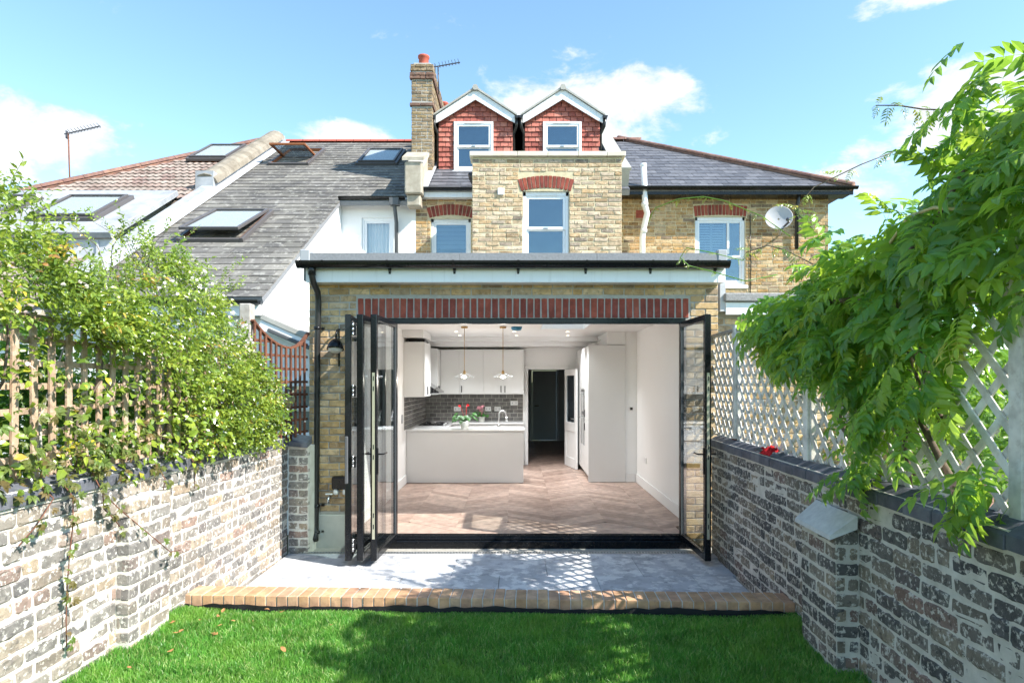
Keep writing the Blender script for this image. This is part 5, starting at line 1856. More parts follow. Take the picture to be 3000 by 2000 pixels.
def dormer(cx, half, wx0, wx1, label, blind):
    y = 13.6
    zb, ze, slope = 6.15, 7.36, 0.66
    zp = ze + slope * half
    d = MB()
    d.prism([(cx - half, y + 0.02, zb), (cx + half, y + 0.02, zb), (cx + half, y + 0.02, ze), (cx, y + 0.02, zp), (cx - half, y + 0.02, ze)], (0, 0.1, 0))
    d.box(cx - half, cx - half + 0.08, y + 0.12, 16.4, zb, ze)
    d.box(cx + half - 0.08, cx + half, y + 0.12, 16.4, zb, ze)
    dm = d.build('dormer', 'room_dark', main, label=label)
    WLOC[dm] = WLOC[main]
    zw0, zw1 = 6.25, 7.325
    o_ = Vector((cx - half, y, zb))
    its = []
    ex = 0.108
    nrow = int((zp - zb) / ex)
    for side in ('l', 'r', 't'):
        if side == 'l':
            lo, hi = (lambda w_: 0.0), (lambda w_: wx0 - (cx - half) if zb + w_ < zw1 else -1)
        elif side == 'r':
            lo, hi = (lambda w_: wx1 - (cx - half)), (lambda w_: 2 * half if zb + w_ < zw1 else -1)
        else:
            lo = lambda w_: max(0, (zb + w_ - ze) / slope - 0.03)
            hi = lambda w_: (2 * half - max(0, (zb + w_ - ze) / slope - 0.03)) if zb + w_ > zw1 else -1
        its += slate_field(o_, UX, UZ, NF, nrow, ex, 0.155, lo, hi, 0.012, 7, 0.010, 0, 0.024, 0.08, 1.25)
    pieces(dm, 'hung_tile', its, 'clay_tile', 160, 14)
    sash_window(main, wx0, wx1, y - 0.06, zw0, zw1, 6.80, blind=blind, sill=False, depth=0.11)
    MB().cbox(wx0 - 0.03, wx1 + 0.03, y - 0.12, y + 0.0, zw0 - 0.05, zw0 - 0.002, 0.006).build('sill', 'white_upvc', main)
    # bargeboards, verge and roof
    ov = 0.045
    for s in (-1, 1):
        b = MB()
        xe, xz = cx + s * (half + ov), ze - slope * ov
        pts = [(cx, y - 0.12, zp + 0.10), (xe, y - 0.12, xz + 0.10), (xe, y - 0.12, xz - 0.06), (cx + s * (half - 0.06), y - 0.12, ze - 0.04), (cx, y - 0.12, zp - 0.12)]
        if s > 0:
            pts.reverse()
        b.prism(pts, (0, 0.03, 0))
        b.build('bargeboard', 'white_upvc', dm)
        r_ = MB()
        pts = [(cx, y - 0.16, zp + 0.15), (xe + s * 0.05, y - 0.16, xz + 0.12), (xe + s * 0.05, y - 0.16, xz + 0.085), (cx, y - 0.16, zp + 0.105)]
        if s > 0:
            pts.reverse()
        r_.prism(pts, (0, 3.0, 0))
        r_.build('dormer_roof', 'concrete', dm)
        g_ = MB()
        gx = xe + s * 0.045
        n_ = 8
        vs = []
        for yy in (y - 0.2, y + 2.4):
            for k in range(n_ + 1):
                a = math.pi + math.pi * k / n_
                vs.append((gx + math.cos(a) * 0.055, yy, xz + 0.07 + math.sin(a) * 0.055))
        g_.add(vs, [(k, k + 1, k + n_ + 2, k + n_ + 1) for k in range(n_)] + [tuple(range(n_ + 1))])
        g_.tube([(gx, y - 0.12, xz + 0.03), (gx - s * 0.01, y - 0.08, xz - 0.12), (gx - s * 0.075, y + 0.03, xz - 0.25), (gx - s * 0.075, y + 0.06, xz - 0.9), (gx - s * 0.075, y + 0.1, zb + 0.2)], 0.035, 8)
        g_.build('dormer_gutter', 'black_downpipe', dm)
    MB().tube([(cx, y - 0.18, zp + 0.12), (cx, 16.5, zp + 0.12)], 0.065, 6, True, False).build('ridge_tile', 'concrete', dm)
    return dm


dormer(-0.862, 0.807, -1.333, -0.481, 'left red tile-hung dormer with its full sash window in view', 7.0)
dormer(1.02, 0.818, 0.597, 1.43, 'right red tile-hung dormer cut off by the brick parapet', None)

def ridge_tpl(ln, r):
    vs, fs = [], []
    n = 7
    for x in (-ln / 2, -ln / 2 + 0.004, ln / 2):
        for i in range(n):
            a = math.pi * i / (n - 1)
            q = r * (0.97 if x < -ln / 2 + 0.001 else 1)
            vs.append((x, math.cos(a) * q, math.sin(a) * q * 0.8))
    for j in range(2):
        for i in range(n - 1):
            fs.append((j * n + i, j * n + i + 1, (j + 1) * n + i + 1, (j + 1) * n + i))
    fs.append(tuple(reversed(range(n))))
    return vs, fs


# chimney
CXA, CXB, CYA, CYB, CZT = -2.21, -1.765, 13.3, 15.4, 8.42
ch = MB().box(CXA + 0.008, CXB - 0.008, CYA + 0.008, CYB, 5.6, CZT).build('chimney', 'mortar_grey', main)
it, itb = [], []
for (za, zb_, out) in ((5.6, 7.55, 0.0), (7.55, 7.66, 0.03), (7.66, 8.12, 0.0), (8.12, 8.30, 0.035), (8.30, 8.46, 0.02)):
    tg = itb if out > 0.025 else it
    tg += brick_field((CXA - out, CYA - out, za), UX, UZ, NF, CXB - CXA + 2 * out, zb_ - za, 0.215, 0.063, 0.011, 0.06 + out, seed=int(za * 10), jit=0.004, header=0.3)
    tg += brick_field((CXB + out, CYA - out, za), (0, 1, 0), UZ, (1, 0, 0), CYB - CYA + out, zb_ - za, 0.215, 0.063, 0.011, 0.06 + out, seed=int(za * 10) + 1, jit=0.004, header=0.2)
pieces(ch, 'brick', it, 'chimney_brick', 230, 6)
pieces(ch, 'brick', itb, 'band_brick', 40, 7)
MB().cbox(CXA + 0.03, CXB - 0.03, CYA + 0.03, CYB - 0.03, CZT + 0.001, CZT + 0.07, 0.02).build('flaunching', 'concrete', ch)
for (x, y, zb_, h_) in ((-1.985, 13.55, 8.46, 0.27), (-1.92, 14.2, 8.46, 0.2)):
    MB().lathe((x, y, zb_), [(0.125, 0), (0.11, 0.03), (0.105, h_ * 0.8), (0.125, h_ * 0.86), (0.125, h_), (0.095, h_), (0.09, 0.05)], 18).build('chimney_pot', 'terracotta_pot', ch)
bk = MB().cbox(-2.2, -1.62, 15.6, 16.3, 6.5, 8.15, 0.02).build('rear_stack', 'chimney_brick', main)
for (x, y) in ((-1.80, 15.8), (-1.70, 16.1)):
    MB().lathe((x, y, 8.15), [(0.10, 0), (0.09, 0.05), (0.08, 0.28), (0.115, 0.30), (0.115, 0.36), (0.08, 0.38), (0.075, 0.5), (0.12, 0.53), (0.11, 0.57), (0.07, 0.58)], 14).build('chimney_pot', 'terracotta_pot', bk)


def ridge_line(a, b, ln=0.45, r=0.11, seed=1):
    a, b = Vector(a), Vector(b)
    key = template(('ridge', ln, r), lambda: ridge_tpl(ln - 0.008, r))
    u = (b - a)
    L = u.length
    u.normalize()
    s = Vector((0, 0, 1)).cross(u).normalized()
    z_ = u.cross(s)
    out = []
    n = int(L / ln)
    for i in range(n + 1):
        out.append((key, frame(u, s, z_, a + u * (i + 0.5) * ln)))
    return out


# aerials
def aerial(label, base, top, boom_dir, L, n_el, es, mast_mat='rust'):
    t = thing('tv_aerial', label, 'aerial', base)
    base, top = Vector(base), Vector(top)
    MB().tube([base, top], 0.016, 6).build('mast', mast_mat, t)
    bd = Vector(boom_dir).normalized()
    e = top + bd * L
    MB().bar(top - bd * 0.1, e, 0.018, 0.018).build('boom', 'aerial_metal', t)
    sd = bd.cross(Vector((0, 0, 1))).normalized()
    for i in range(n_el):
        p = top + bd * L * (i + 0.5) / n_el
        m = MB()
        for ud in (1, -1):
            m.bar(p - sd * es * 0.5, p + sd * es * 0.5 + Vector((0, 0, ud * es * 0.35)), 0.008, 0.008)
        m.build('element', 'aerial_metal', t)
    m = MB()
    q = top - bd * 0.08
    m.bar(q - Vector((0, 0, 0.09)) - sd * .05, q + Vector((0, 0, 0.09)) - sd * .05, 0.07, 0.006, up=bd)
    m.build('reflector', 'aerial_metal', t)
    return t


aerial('thin tv aerial beside the brick chimney pot', (-1.68, 13.75, 8.0), (-1.70, 13.75, 8.62), (1, -0.15, 0.10), 0.50, 7, 0.14, 'aerial_metal')
aerial('tv aerial on a rusty pole above the brown tiled roof', (-9.95, 14.0, 5.7), (-10.0, 14.0, 7.25), (1, -0.1, 0.17), 0.78, 10, 0.14)

# ------------------------------------------------------------------ white rendered neighbour with the long slate roof
wn_ = thing('white_house', 'white rendered neighbouring house under a long weathered slate roof', 'house', (-4.5, 11, -0.3))
NX0, NX1 = -6.15, -3.47
NY, NEZ = 8.47, 2.85


def pz(y):
    return NEZ + PITCH * (y - NY)


m = MB()
m.prism([(NX1 - 0.2, 8.62, -0.4), (NX1 - 0.2, 12.8, -0.4), (NX1 - 0.2, 12.8, pz(12.8) - 0.09), (NX1 - 0.2, 8.62, pz(8.62) - 0.09)], (0.2, 0, 0))
m.build('side_wall', 'white_render', wn_)
m = MB()
m.box(NX0, NX1 - 0.201, 8.62, 8.8, -0.4, 2.84)
m.build('end_wall', 'white_render', wn_)
slab(wn_, 'rear_wall', 'white_render', (NX1 + 0.001, RY, 2.0), UX, UZ, NF, 1.479, 3.42, 0.3, 0.0, [(-3.07 - NX1, -2.43 - NX1, 1.9, 2.97)])
sash_window(wn_, -3.068, -2.432, RY + 0.03, 3.9, 4.97, 3.99, sill=True, curtain=True, glass='clear_glass', fr=0.05)
o = Vector((NX0, NY, NEZ))
m = MB()
m.obox(o, UX, WUP, NUP, 0, NX1 - NX0 + 0.04, 0, (12.2 - NY) / PC, -0.09, -0.004)
m.obox(o, UX, WUP, NUP, 0, -2.12 - NX0, (12.2 - NY) / PC + 0.001, (16.7 - NY) / PC, -0.09, -0.004)
nroof = m.build('roof', 'felt', wn_)
wb = (12.2 - NY) / PC
it = slate_field(o, UX, WUP, NUP, int((16.7 - NY) / PC / 0.235), 0.235, 0.33, lambda w_: 0.12, lambda w_: (NX1 - NX0 + 0.05) if w_ < wb else (-2.15 - NX0), 0.011, 22, 0.004, 0, 0.012, 0.1)
pieces(nroof, 'slate', it, 'old_slate', 300, 23)
pieces(nroof, 'ridge_tile', ridge_line((-6.1, 16.7, pz(16.7) + 0.0), (-2.2, 16.7, pz(16.7)), 0.45, 0.09), 'terracotta_pot', 20)
half_gutter(MB(), NX0, NX1 + 0.03, 8.40, 2.80, 0.055).build('gutter', 'black_downpipe', wn_)
MB().cbox(NX0, NX1 + 0.02, 8.46, 8.61, 2.60, 2.745, 0.004).build('fascia', 'white_upvc', wn_)
half_gutter(MB(), NX1 + 0.02, -2.16, 12.22, 5.31, 0.055).build('gutter', 'black_plastic', wn_)
MB().cbox(NX1 + 0.06, -2.0, 12.29, 12.31, 5.20, 5.31, 0.004).build('fascia', 'white_upvc', wn_)
m = MB().tube([(-2.36, 12.22, 5.28), (-2.36, 12.24, 5.1), (-2.36, 12.42, 4.85), (-2.36, 12.43, 2.5)], 0.038, 10)
m.box(-2.45, -2.27, 12.15, 12.3, 5.14, 5.28)
m.build('downpipe', 'rubber_grey', wn_)
# low side addition with a falling roof edge
ad = thing('side_addition', 'low white side addition with a grey sloping roof edge behind the dark trellis', 'house extension', (-3.0, 9.5, -0.3))
MB().prism([(-3.46, 8.62, -0.4), (-2.5, 8.62, -0.4), (-2.5, 8.62, 2.0), (-3.46, 8.62, 2.42)], (0, 3.5, 0)).build('wall', 'white_render', ad)
sl = Vector((0.96, 0, -0.42)).normalized()
nn_ = Vector((0.42, 0, 0.96)).normalized()
MB().obox((-3.46, 8.45, 2.50), sl, (0, 1, 0), nn_, -0.02, 1.1, 0, 3.6, 0.05, 0.13, 0.01).build('roof', 'concrete', ad)
MB().obox((-3.46, 8.45, 2.50), sl, (0, 1, 0), nn_, 0.0, 1.08, 0.02, 0.05, -0.08, 0.048, 0.004).build('fascia', 'fascia_white', ad)
MB().obox((-3.46, 8.45, 2.50), sl, (0, 1, 0), nn_, 0.15, 1.08, -0.04, 0.018, -0.06, -0.01, 0.01).build('gutter', 'rubber_grey', ad)
sash_window(ad, -3.25, -2.62, 8.56, 0.9, 1.75, 1.35, sill=True, glass='window_glass')


def rooflight(parent, x0, x1, y0, y1, off, mode):
    """roof window lying in the slate plane between plan depths y0 (low) and y1 (high)"""
    o_ = Vector((0, y0, pz(y0))) + Vector(NUP) * off
    L = (y1 - y0) / PC
    f = 0.06
    m_ = MB()
    m_.obox(o_, UX, WUP, NUP, x0, x0 + f, 0, L, 0, 0.075, 0.006)
    m_.obox(o_, UX, WUP, NUP, x1 - f, x1, 0, L, 0, 0.075, 0.006)
    m_.obox(o_, UX, WUP, NUP, x0 + f, x1 - f, 0, f, 0, 0.065, 0.006)
    m_.obox(o_, UX, WUP, NUP, x0 + f, x1 - f, L - f, L, 0, 0.08, 0.006)
    w_ = m_.build('rooflight', 'velux_metal', parent)
    MB().obox(o_, UX, WUP, NUP, x0 + f, x1 - f, f, L - f, -0.25, -0.24).build('room_recess', 'room_dark', w_)
    m_ = MB()
    m_.obox(o_, UX, WUP, NUP, x0 + f, x0 + f + 0.02, f, L - f, -0.24, 0.06)
    m_.obox(o_, UX, WUP, NUP, x1 - f - 0.02, x1 - f, f, L - f, -0.24, 0.06)
    m_.obox(o_, UX, WUP, NUP, x0 + f + .02, x1 - f - .02, f, f + 0.02, -0.24, 0.05)
    m_.obox(o_, UX, WUP, NUP, x0 + f + .02, x1 - f - .02, L - f - 0.02, L - f, -0.24, 0.06)
    m_.build('timber_lining', 'velux_wood', w_)
    # sash, turned about its middle (pivot) or about its top
    W, N = Vector(WUP), Vector(NUP)
    a = {'shut': 0.0, 'pivot': 0.55, 'ajar': 0.09}[mode]
    piv = L * 0.5 if mode == 'pivot' else L - f
    W2 = W * math.cos(a) - N * math.sin(a)
    N2 = N * math.cos(a) + W * math.sin(a)
    o2 = o_ + W * piv + N * 0.062
    lo_, hi_ = -piv + f, L - f - piv
    s_ = MB()
    g = 0.045
    s_.obox(o2, UX, W2, N2, x0 + f, x0 + f + g, lo_, hi_, 0, 0.05, 0.005)
    s_.obox(o2, UX, W2, N2, x1 - f - g, x1 - f, lo_, hi_, 0, 0.05, 0.005)
    s_.obox(o2, UX, W2, N2, x0 + f + g, x1 - f - g, lo_, lo_ + g, 0, 0.05, 0.005)
    s_.obox(o2, UX, W2, N2, x0 + f + g, x1 - f - g, hi_ - g, hi_, 0, 0.05, 0.005)
    s_.build('sash', 'velux_metal' if mode != 'pivot' else 'velux_wood', w_)
    MB().obox(o2, UX, W2, N2, x0 + f + g, x1 - f - g, lo_ + g, hi_ - g, 0.02, 0.028).build('pane', 'roof_glass' if mode != 'pivot' else 'window_glass', w_)
    if mode != 'pivot':
        MB().obox(o2, UX, W2, N2, x0 + f + g, x1 - f - g, lo_ + g + 0.02, hi_ - g, 0.004, 0.008).build('roller_blind', 'curtain', w_)
    return w_


rooflight(wn_, -5.75, -4.80, 14.55, 15.85, 0.0, 'pivot')
rooflight(wn_, -3.72, -2.75, 14.55, 15.75, 0.0, 'shut')
rooflight(wn_, -5.55, -4.45, 10.25, 11.55, 0.0, 'ajar')
# party parapet towards the tiled house
m = MB()
m.obox((0, 13.0, pz(13.0)), UX, WUP, NUP, -6.50, -6.16, 0, (16.8 - 13.0) / PC, -0.1, 0.14)
m.box(-6.52, -6.155, 12.75, 13.02, pz(12.9) - 0.4, pz(12.9) + 0.33)
m.build('party_parapet', 'dull_lead', wn_)
k_ = template('halfround', lambda: ridge_tpl(0.62, 0.24))
its = [(k_, frame(WUP, UX, NUP, Vector((-6.33, 13.15, pz(13.15))) + Vector(NUP) * 0.13 + Vector(WUP) * (i * 0.63))) for i in range(7)]
pieces(wn_, 'coping_stone', its, 'mossy_concrete', 20)
MB().obox((0, NY, pz(NY)), UX, WUP, NUP, -6.16, -5.98, 0.0, (16.6 - NY) / PC, 0.028, 0.045).build('lead_flashing', 'lead', wn_)
MB().obox((0, NY, pz(NY)), UX, WUP, NUP, -6.42, -6.161, 0.0, (12.9 - NY) / PC, -0.1, 0.10, 0.02).build('lead_gutter', 'dull_lead', wn_)

# ------------------------------------------------------------------ tiled house further left
th2 = thing('tiled_house', 'far left house with a brown concrete-tiled hipped roof and lead-clad roof windows', 'house', (-9, 13, -0.3))
EY2 = 12.3
o = Vector((-11.0, EY2, pz(EY2)))
hx = lambda w_: (-10.15 + 3.35 * min(1, w_ * PC / (16.7 - EY2))) + 11.0
m = MB()
pts = [(-10.15, EY2, pz(EY2) - 0.03), (-6.5, EY2, pz(EY2) - 0.03), (-6.5, 16.7, pz(16.7) - 0.03), (-6.8, 16.7, pz(16.7) - 0.03)]
m.prism(pts, (0, 0, -0.1))
m.prism([(-10.15, EY2, pz(EY2) - 0.03), (-6.8, 16.7, pz(16.7) - 0.03), (-10.15, 21, pz(EY2) - 0.03)], (0, 0, -0.1))
troof = m.build('roof', 'concrete_tile', th2)
it = slate_field(o, UX, WUP, NUP, 20, 0.27, 0.30, hx, lambda w_: 4.5, 0.02, 33, 0.0, 10, 0.022, 0.0, 1.15)
pieces(troof, 'roof_tile', it, 'concrete_tile', 200, 34)
MB().tube([(-10.2, EY2 - 0.05, pz(EY2) - 0.02), (-6.8, 16.7, pz(16.7) + 0.0)], 0.085, 8).build('hip_bed', 'ridge_tile', th2)
pieces(troof, 'hip_tile', ridge_line((-10.2, EY2 - 0.05, pz(EY2) + 0.02), (-6.8, 16.7, pz(16.7) + 0.04), 0.42, 0.10), 'ridge_tile', 30)
MB().box(-10.0, -6.5, 12.6, 13.0, -0.4, 5.25).build('rear_wall', 'white_render', th2)
MB().cbox(-10.2, -9.2, 12.2, 12.32, 5.1, 5.25, 0.01).build('gutter', 'black_plastic', th2)
# lead-clad wing
m = MB()
m.obox((0, 10.3, pz(10.3)), UX, WUP, NUP, -10.2, -6.62, 0, (12.35 - 10.3) / PC, 0.05, 0.16, 0.01)
m.build('lead_roof', 'dull_lead', th2)
m = MB().box(-10.15, -6.64, 10.33, 10.5, 3.15, pz(10.33) + 0.04)
for i in range(7):
    m.box(-9.9 + i * 0.5, -9.87 + i * 0.5, 10.30, 10.329, 3.2, pz(10.33) + 0.0)
m.build('lead_cheek', 'lead', th2)
rooflight(th2, -8.35, -7.15, 10.75, 11.85, 0.16, 'shut')
rooflight(th2, -10.0, -8.85, 10.75, 11.85, 0.16, 'shut')
rooflight(th2, -7.75, -6.75, 14.75, 15.95, 0.05, 'shut')
o = Vector((-9.6, 8.3, pz(8.3) - 0.30))
m = MB().obox(o, UX, WUP, NUP, 0, 3.05, 0, 2.6, -0.1, -0.01)
lr = m.build('wing_roof', 'concrete_tile', th2)
it = slate_field(o, UX, WUP, NUP, 10, 0.27, 0.30, lambda w_: 0.0, lambda w_: 3.1, 0.02, 35, 0.0, 10, 0.022, 0.0, 1.15)
pieces(lr, 'roof_tile', it, 'concrete_tile', 70, 36)
MB().box(-9.5, -6.6, 8.5, 8.7, -0.4, 2.40).build('wing_wall', 'white_render', th2)
MB().obox((-6.56, 8.25, pz(8.25) - 0.28), UX, WUP, NUP, 0, 0.12, 0, 2.6, -0.05, 0.06, 0.01).build('verge', 'weathered_stone', th2)
MB().tube([(-7.6, 9.1, pz(9.1) - 0.3), (-7.6, 9.1, pz(9.1) + 0.12)], 0.07, 10).build('vent_pipe', 'black_plastic', th2)

# ------------------------------------------------------------------ right neighbour
rn_ = thing('brick_house', 'amber brick neighbouring house with a hipped grey slate roof behind the wisteria', 'house', (4.3, 14, -0.3))
BX0, BX1, BY = 1.85, 6.65, 13.3
z0 = 2.4
wx0, wx1, wz0, wz1 = 3.82, 4.89, 3.75, 5.22
hl = [(wx0 - BX0, wx1 - BX0, wz0 - z0, wz1 - z0)]
bhl = [(wx0 - BX0 - .005, wx1 - BX0 + .005, wz0 - z0 - .08, wz1 - z0), (wx0 - 0.04 - BX0, wx1 + 0.03 - BX0, wz1 - z0 - 0.03, wz1 - z0 + 0.25)]
bw2 = slab(rn_, 'rear_wall', 'mortar_yellow', (BX0, BY, z0), UX, UZ, NF, BX1 - BX0, 3.35, 0.3, 0.008, hl)
it = brick_field((BX0, BY, z0), UX, UZ, NF, BX1 - BX0, 3.33, 0.215, 0.064, 0.011, 0.06, bhl, seed=101, jit=0.004, ch=0.005, wob=0.4, header=0.18, proud=0.004)
pieces(bw2, 'brick', [q for q in it if q[1].translation.z > 2.6], 'amber_brick', 300, 102)
ao = MB().box(wx0 - 0.03, wx1 + 0.02, BY + 0.0085, BY + 0.0095, wz1 - 0.02, wz1 + 0.24).build('window_arch', 'mortar_yellow', rn_)
arch_items(ao, 'brick', 'red_brick', (wx0 + wx1) / 2, BY - 0.003, wz1 - 0.01, 0.55, 0.03, 0.22, 15)
wv_ = sash_window(rn_, wx0 + .004, wx1 - .004, BY + 0.04, wz0, wz1 + 0.01, 4.37, arch=0.03, sill=True)
m = MB()
for i in range(14):
    z_ = 4.42 + i * 0.055
    for xa, xb_ in ((wx0 + 0.12, wx0 + 0.36), (wx0 + 0.41, wx0 + 0.64)):
        m.add([(xa, BY + 0.15, z_), (xb_, BY + 0.15, z_), (xb_, BY + 0.185, z_ + 0.05), (xa, BY + 0.185, z_ + 0.05)], [(0, 1, 2, 3)])
for xa in (wx0 + 0.07, wx0 + 0.36, wx0 + 0.64):
    m.box(xa, xa + 0.05, BY + 0.14, BY + 0.17, 4.38, 5.18)
m.build('shutter', 'white_upvc', wv_)
mp = MB()
mp.cbox(wx0 + 0.69, wx0 + 0.74, BY + 0.045, BY + 0.075, 4.42, 5.15, 0.003)
mp.build('mullion', 'white_upvc', wv_)
EY3, EZ3 = 12.95, 5.72
o = Vector((1.9, EY3, EZ3))
hiX = lambda w_: 7.0 - 1.9 - 3.97 * min(1, w_ * PC / (16.7 - EY3))
m = MB()
m.prism([(1.9, EY3, EZ3 - 0.01), (6.95, EY3, EZ3 - 0.01), (2.98, 16.7, EZ3 + PITCH * 3.75 - 0.01), (1.9, 16.7, EZ3 + PITCH * 3.75 - 0.01)], (0, 0, -0.08))
m.prism([(6.95, EY3, EZ3 - 0.01), (6.95, 20.4, EZ3 - 0.01), (2.98, 16.7, EZ3 + PITCH * 3.75 - 0.01)], (0, 0, -0.08))
broof = m.build('roof', 'new_slate', rn_)
it = slate_field(o, UX, WUP, NUP, 16, 0.275, 0.30, lambda w_: 0.35, hiX, 0.008, 44, 0.004, 0, 0.01)
pieces(broof, 'slate', it, 'new_slate', 250, 45)
MB().tube([(6.98, EY3 - 0.03, EZ3 - 0.01), (2.98, 16.7, EZ3 + PITCH * 3.75 - 0.01)], 0.085, 8).build('hip_bed', 'ridge_tile', rn_)
hipt = ridge_line((6.98, EY3 - 0.03, EZ3 + 0.02), (2.98, 16.7, EZ3 + PITCH * 3.75 + 0.03), 0.45, 0.10) + ridge_line((2.0, 16.7, EZ3 + PITCH * 3.75 + 0.02), (2.98, 16.7, EZ3 + PITCH * 3.75 + 0.02), 0.45, 0.10)
pieces(broof, 'hip_tile', hipt, 'ridge_tile', 40)
half_gutter(MB(), 2.05, 7.05, EY3 - 0.05, EZ3 + 0.0, 0.06).build('gutter', 'black_plastic', rn_)
MB().cbox(2.05, 7.0, EY3 + 0.01, EY3 + 0.04, EZ3 - 0.15, EZ3 - 0.015, 0.004).build('fascia', 'black_plastic', rn_)
MB().box(2.05, 6.95, EY3 + 0.041, BY - 0.001, EZ3 - 0.145, EZ3 - 0.125).build('soffit', 'black_plastic', rn_)
MB().box(BX1 - 0.3, BX1, BY + 0.301, 19, -0.4, 5.6).build('gable_wall', 'amber_brick', rn_)
MB().tube([(2.66, 13.0, 6.18), (2.69, 13.0, 5.45), (2.69, 13.0, 5.35), (2.74, 13.02, 5.20), (2.69, 13.1, 4.95), (2.66, 13.12, 4.7), (2.66, 13.12, 3.0)], 0.062, 12).build('flue_pipe', 'white_upvc', rn_)
m = MB()
for z_ in (5.38, 4.85):
    m.lathe((2.685, 13.0 + (0.1 if z_ < 5 else 0), z_), [(0.062, -0.04), (0.072, -0.035), (0.072, 0.035), (0.062, 0.04)], 12)
m.lathe((2.66, 13.0, 6.16), [(0.062, 0.0), (0.068, 0.005), (0.068, 0.06), (0.05, 0.06)], 12)
m.build('pipe_collar', 'white_upvc', rn_)
MB().tube([(5.92, 13.05, 5.6), (5.94, 13.22, 5.35), (5.94, 13.22, 4.5)], 0.04, 8).build('downpipe', 'black_downpipe', rn_)
MB().tube([(4.98, 13.285, 5.25), (4.99, 13.285, 4.3), (4.985, 13.285, 3.2)], 0.009, 5).build('cable', 'black_plastic', rn_)
ab = MB().cbox(2.56, 2.88, BY - 0.006, BY - 0.001, 5.17, 5.34, 0.002).build('air_brick', 'red_brick', rn_)

# satellite dish
sd_ = thing('satellite_dish', 'grey satellite dish on the amber brick wall beside the shuttered window', 'satellite dish', (5.42, 13.0, 5.0))
ax = Vector((-0.28, -0.9, 0.30)).normalized()
MB().lathe((5.43, 12.92, 5.05), [(0.02, 0.0), (0.10, 0.008), (0.19, 0.03), (0.26, 0.065), (0.27, 0.068), (0.262, 0.058), (0.19, 0.018), (0.1, -0.006), (0.02, -0.014)], 28, tuple(ax)).build('dish', 'dish_grey', sd_)
m = MB()
p0 = Vector((5.46, 12.90, 4.82))
p1 = Vector((5.52, 12.60, 4.93))
m.bar(p0, p1, 0.03, 0.03)
m.build('feed_arm', 'aerial_metal', sd_)
MB().tube([p1 + Vector((0, 0, 0.01)), p1 + Vector((-0.03, 0.05, 0.05))], 0.035, 10).build('receiver', 'aerial_metal', sd_)
MB().tube([(5.44, 12.95, 5.0), (5.55, 13.1, 4.85), (5.6, 13.29, 4.80)], 0.022, 8).build('bracket', 'dish_grey', sd_)

# small brick addition next door, level with the extension
sa = thing('brick_addition', 'low brick addition with grey felt roof edge and white fascia behind the trellis', 'house extension', (3.0, 8.5, -0.3))
wl_ = slab(sa, 'wall', 'mortar_grey', (2.275, 7.15, -0.2), UX, UZ, NF, 2.3, 2.70, 0.25, 0.008)
it = brick_field((2.275, 7.15, -0.2), UX, UZ, NF, 2.3, 2.68, 0.215, 0.066, 0.0117, 0.06, seed=111, jit=0.004, ch=0.005, wob=0.3)
pieces(wl_, 'brick', it, 'stock_brick', 160, 112)
MB().cbox(2.36, 4.6, 7.02, 7.04, 2.46, 2.60, 0.004).build('fascia', 'white_upvc', sa)
MB().cbox(2.34, 4.6, 6.98, 9.0, 2.605, 2.70, 0.012).build('roof', 'grit_felt', sa)
MB().box(2.30, 2.36, 7.03, 7.14, 2.5, 2.85).build('flashing', 'lead', sa)

# ------------------------------------------------------------------ trellises
def lath_key(L, w_, t_):
    q = max(0.05, round(L / 0.05) * 0.05)
    return q, template(('lath', round(q, 3), w_, t_), lambda: chamfer((-q / 2, -t_ / 2, -w_ / 2), (q / 2, t_ / 2, w_ / 2), 0.002))


def lath(a, b, n, w_, t_):
    a, b = Vector(a), Vector(b)
    d = b - a
    L = d.length
    d.normalize()
    n = Vector(n)
    n = (n - d * n.dot(d)).normalized()
    q, k = lath_key(L, w_, t_)
    return (k, frame(d, n, d.cross(n), (a + b) / 2) @ Matrix.Diagonal((L / q, 1, 1, 1)))


# white diamond trellis on the right wall
def rpt(y, z, off=0.0):
    return Vector((rwall_x(y) + 0.10 + off, y, z))


dt = thing('diamond_trellis', 'white painted diamond trellis on posts along the right garden wall', 'trellis', (2.1, 4.0, 1.1))
POSTS = [7.02, 6.12, 4.42, 2.43, 0.75]
TB, TT = 1.135, 2.20
rr = random.Random(17)
items = []
for ya, yb in zip(POSTS[:-1], POSTS[1:]):
    y0, y1 = ya - 0.03, yb + 0.03
    U, H_ = y0 - y1, TT - TB
    step = 0.172
    for layer, sgn in ((0, -1), (1, 1)):
        c = -H_ if sgn > 0 else 0.0
        c += rr.uniform(0, 0.1)
        end = U if sgn > 0 else U + H_
        while c < end:
            # line v = sgn*(u - c)  clipped to the panel
            if sgn > 0:
                ua, ub = max(0, c), min(U, c + H_)
                va, vb = ua - c, ub - c
            else:
                ua, ub = max(0, c - H_), min(U, c)
                va, vb = c - ua, c - ub
            if ub - ua > 0.03:
                off = -0.007 if layer == 0 else 0.007
                j = rr.uniform(-0.006, 0.006)
                items.append(lath(rpt(y0 - ua, TB + va + j, off), rpt(y0 - ub, TB + vb - j, off), (-1, 0, 0), 0.036, 0.010))
            c += step + rr.uniform(-0.006, 0.006)
pieces(dt, 'slat', items, 'white_lath', 300, 3)
for ya, yb in zip(POSTS[:-1], POSTS[1:]):
    MB().bar(rpt(ya - 0.01, TT + 0.018), rpt(yb + 0.01, TT + 0.018), 0.045, 0.035, c=0.004).build('top_rail', 'grey_timber' if ya > 5 else 'white_lath', dt)
    MB().bar(rpt(ya - 0.01, TB + 0.0), rpt(yb + 0.01, TB + 0.0), 0.022, 0.022, c=0.003).build('bottom_rail', 'white_lath', dt)
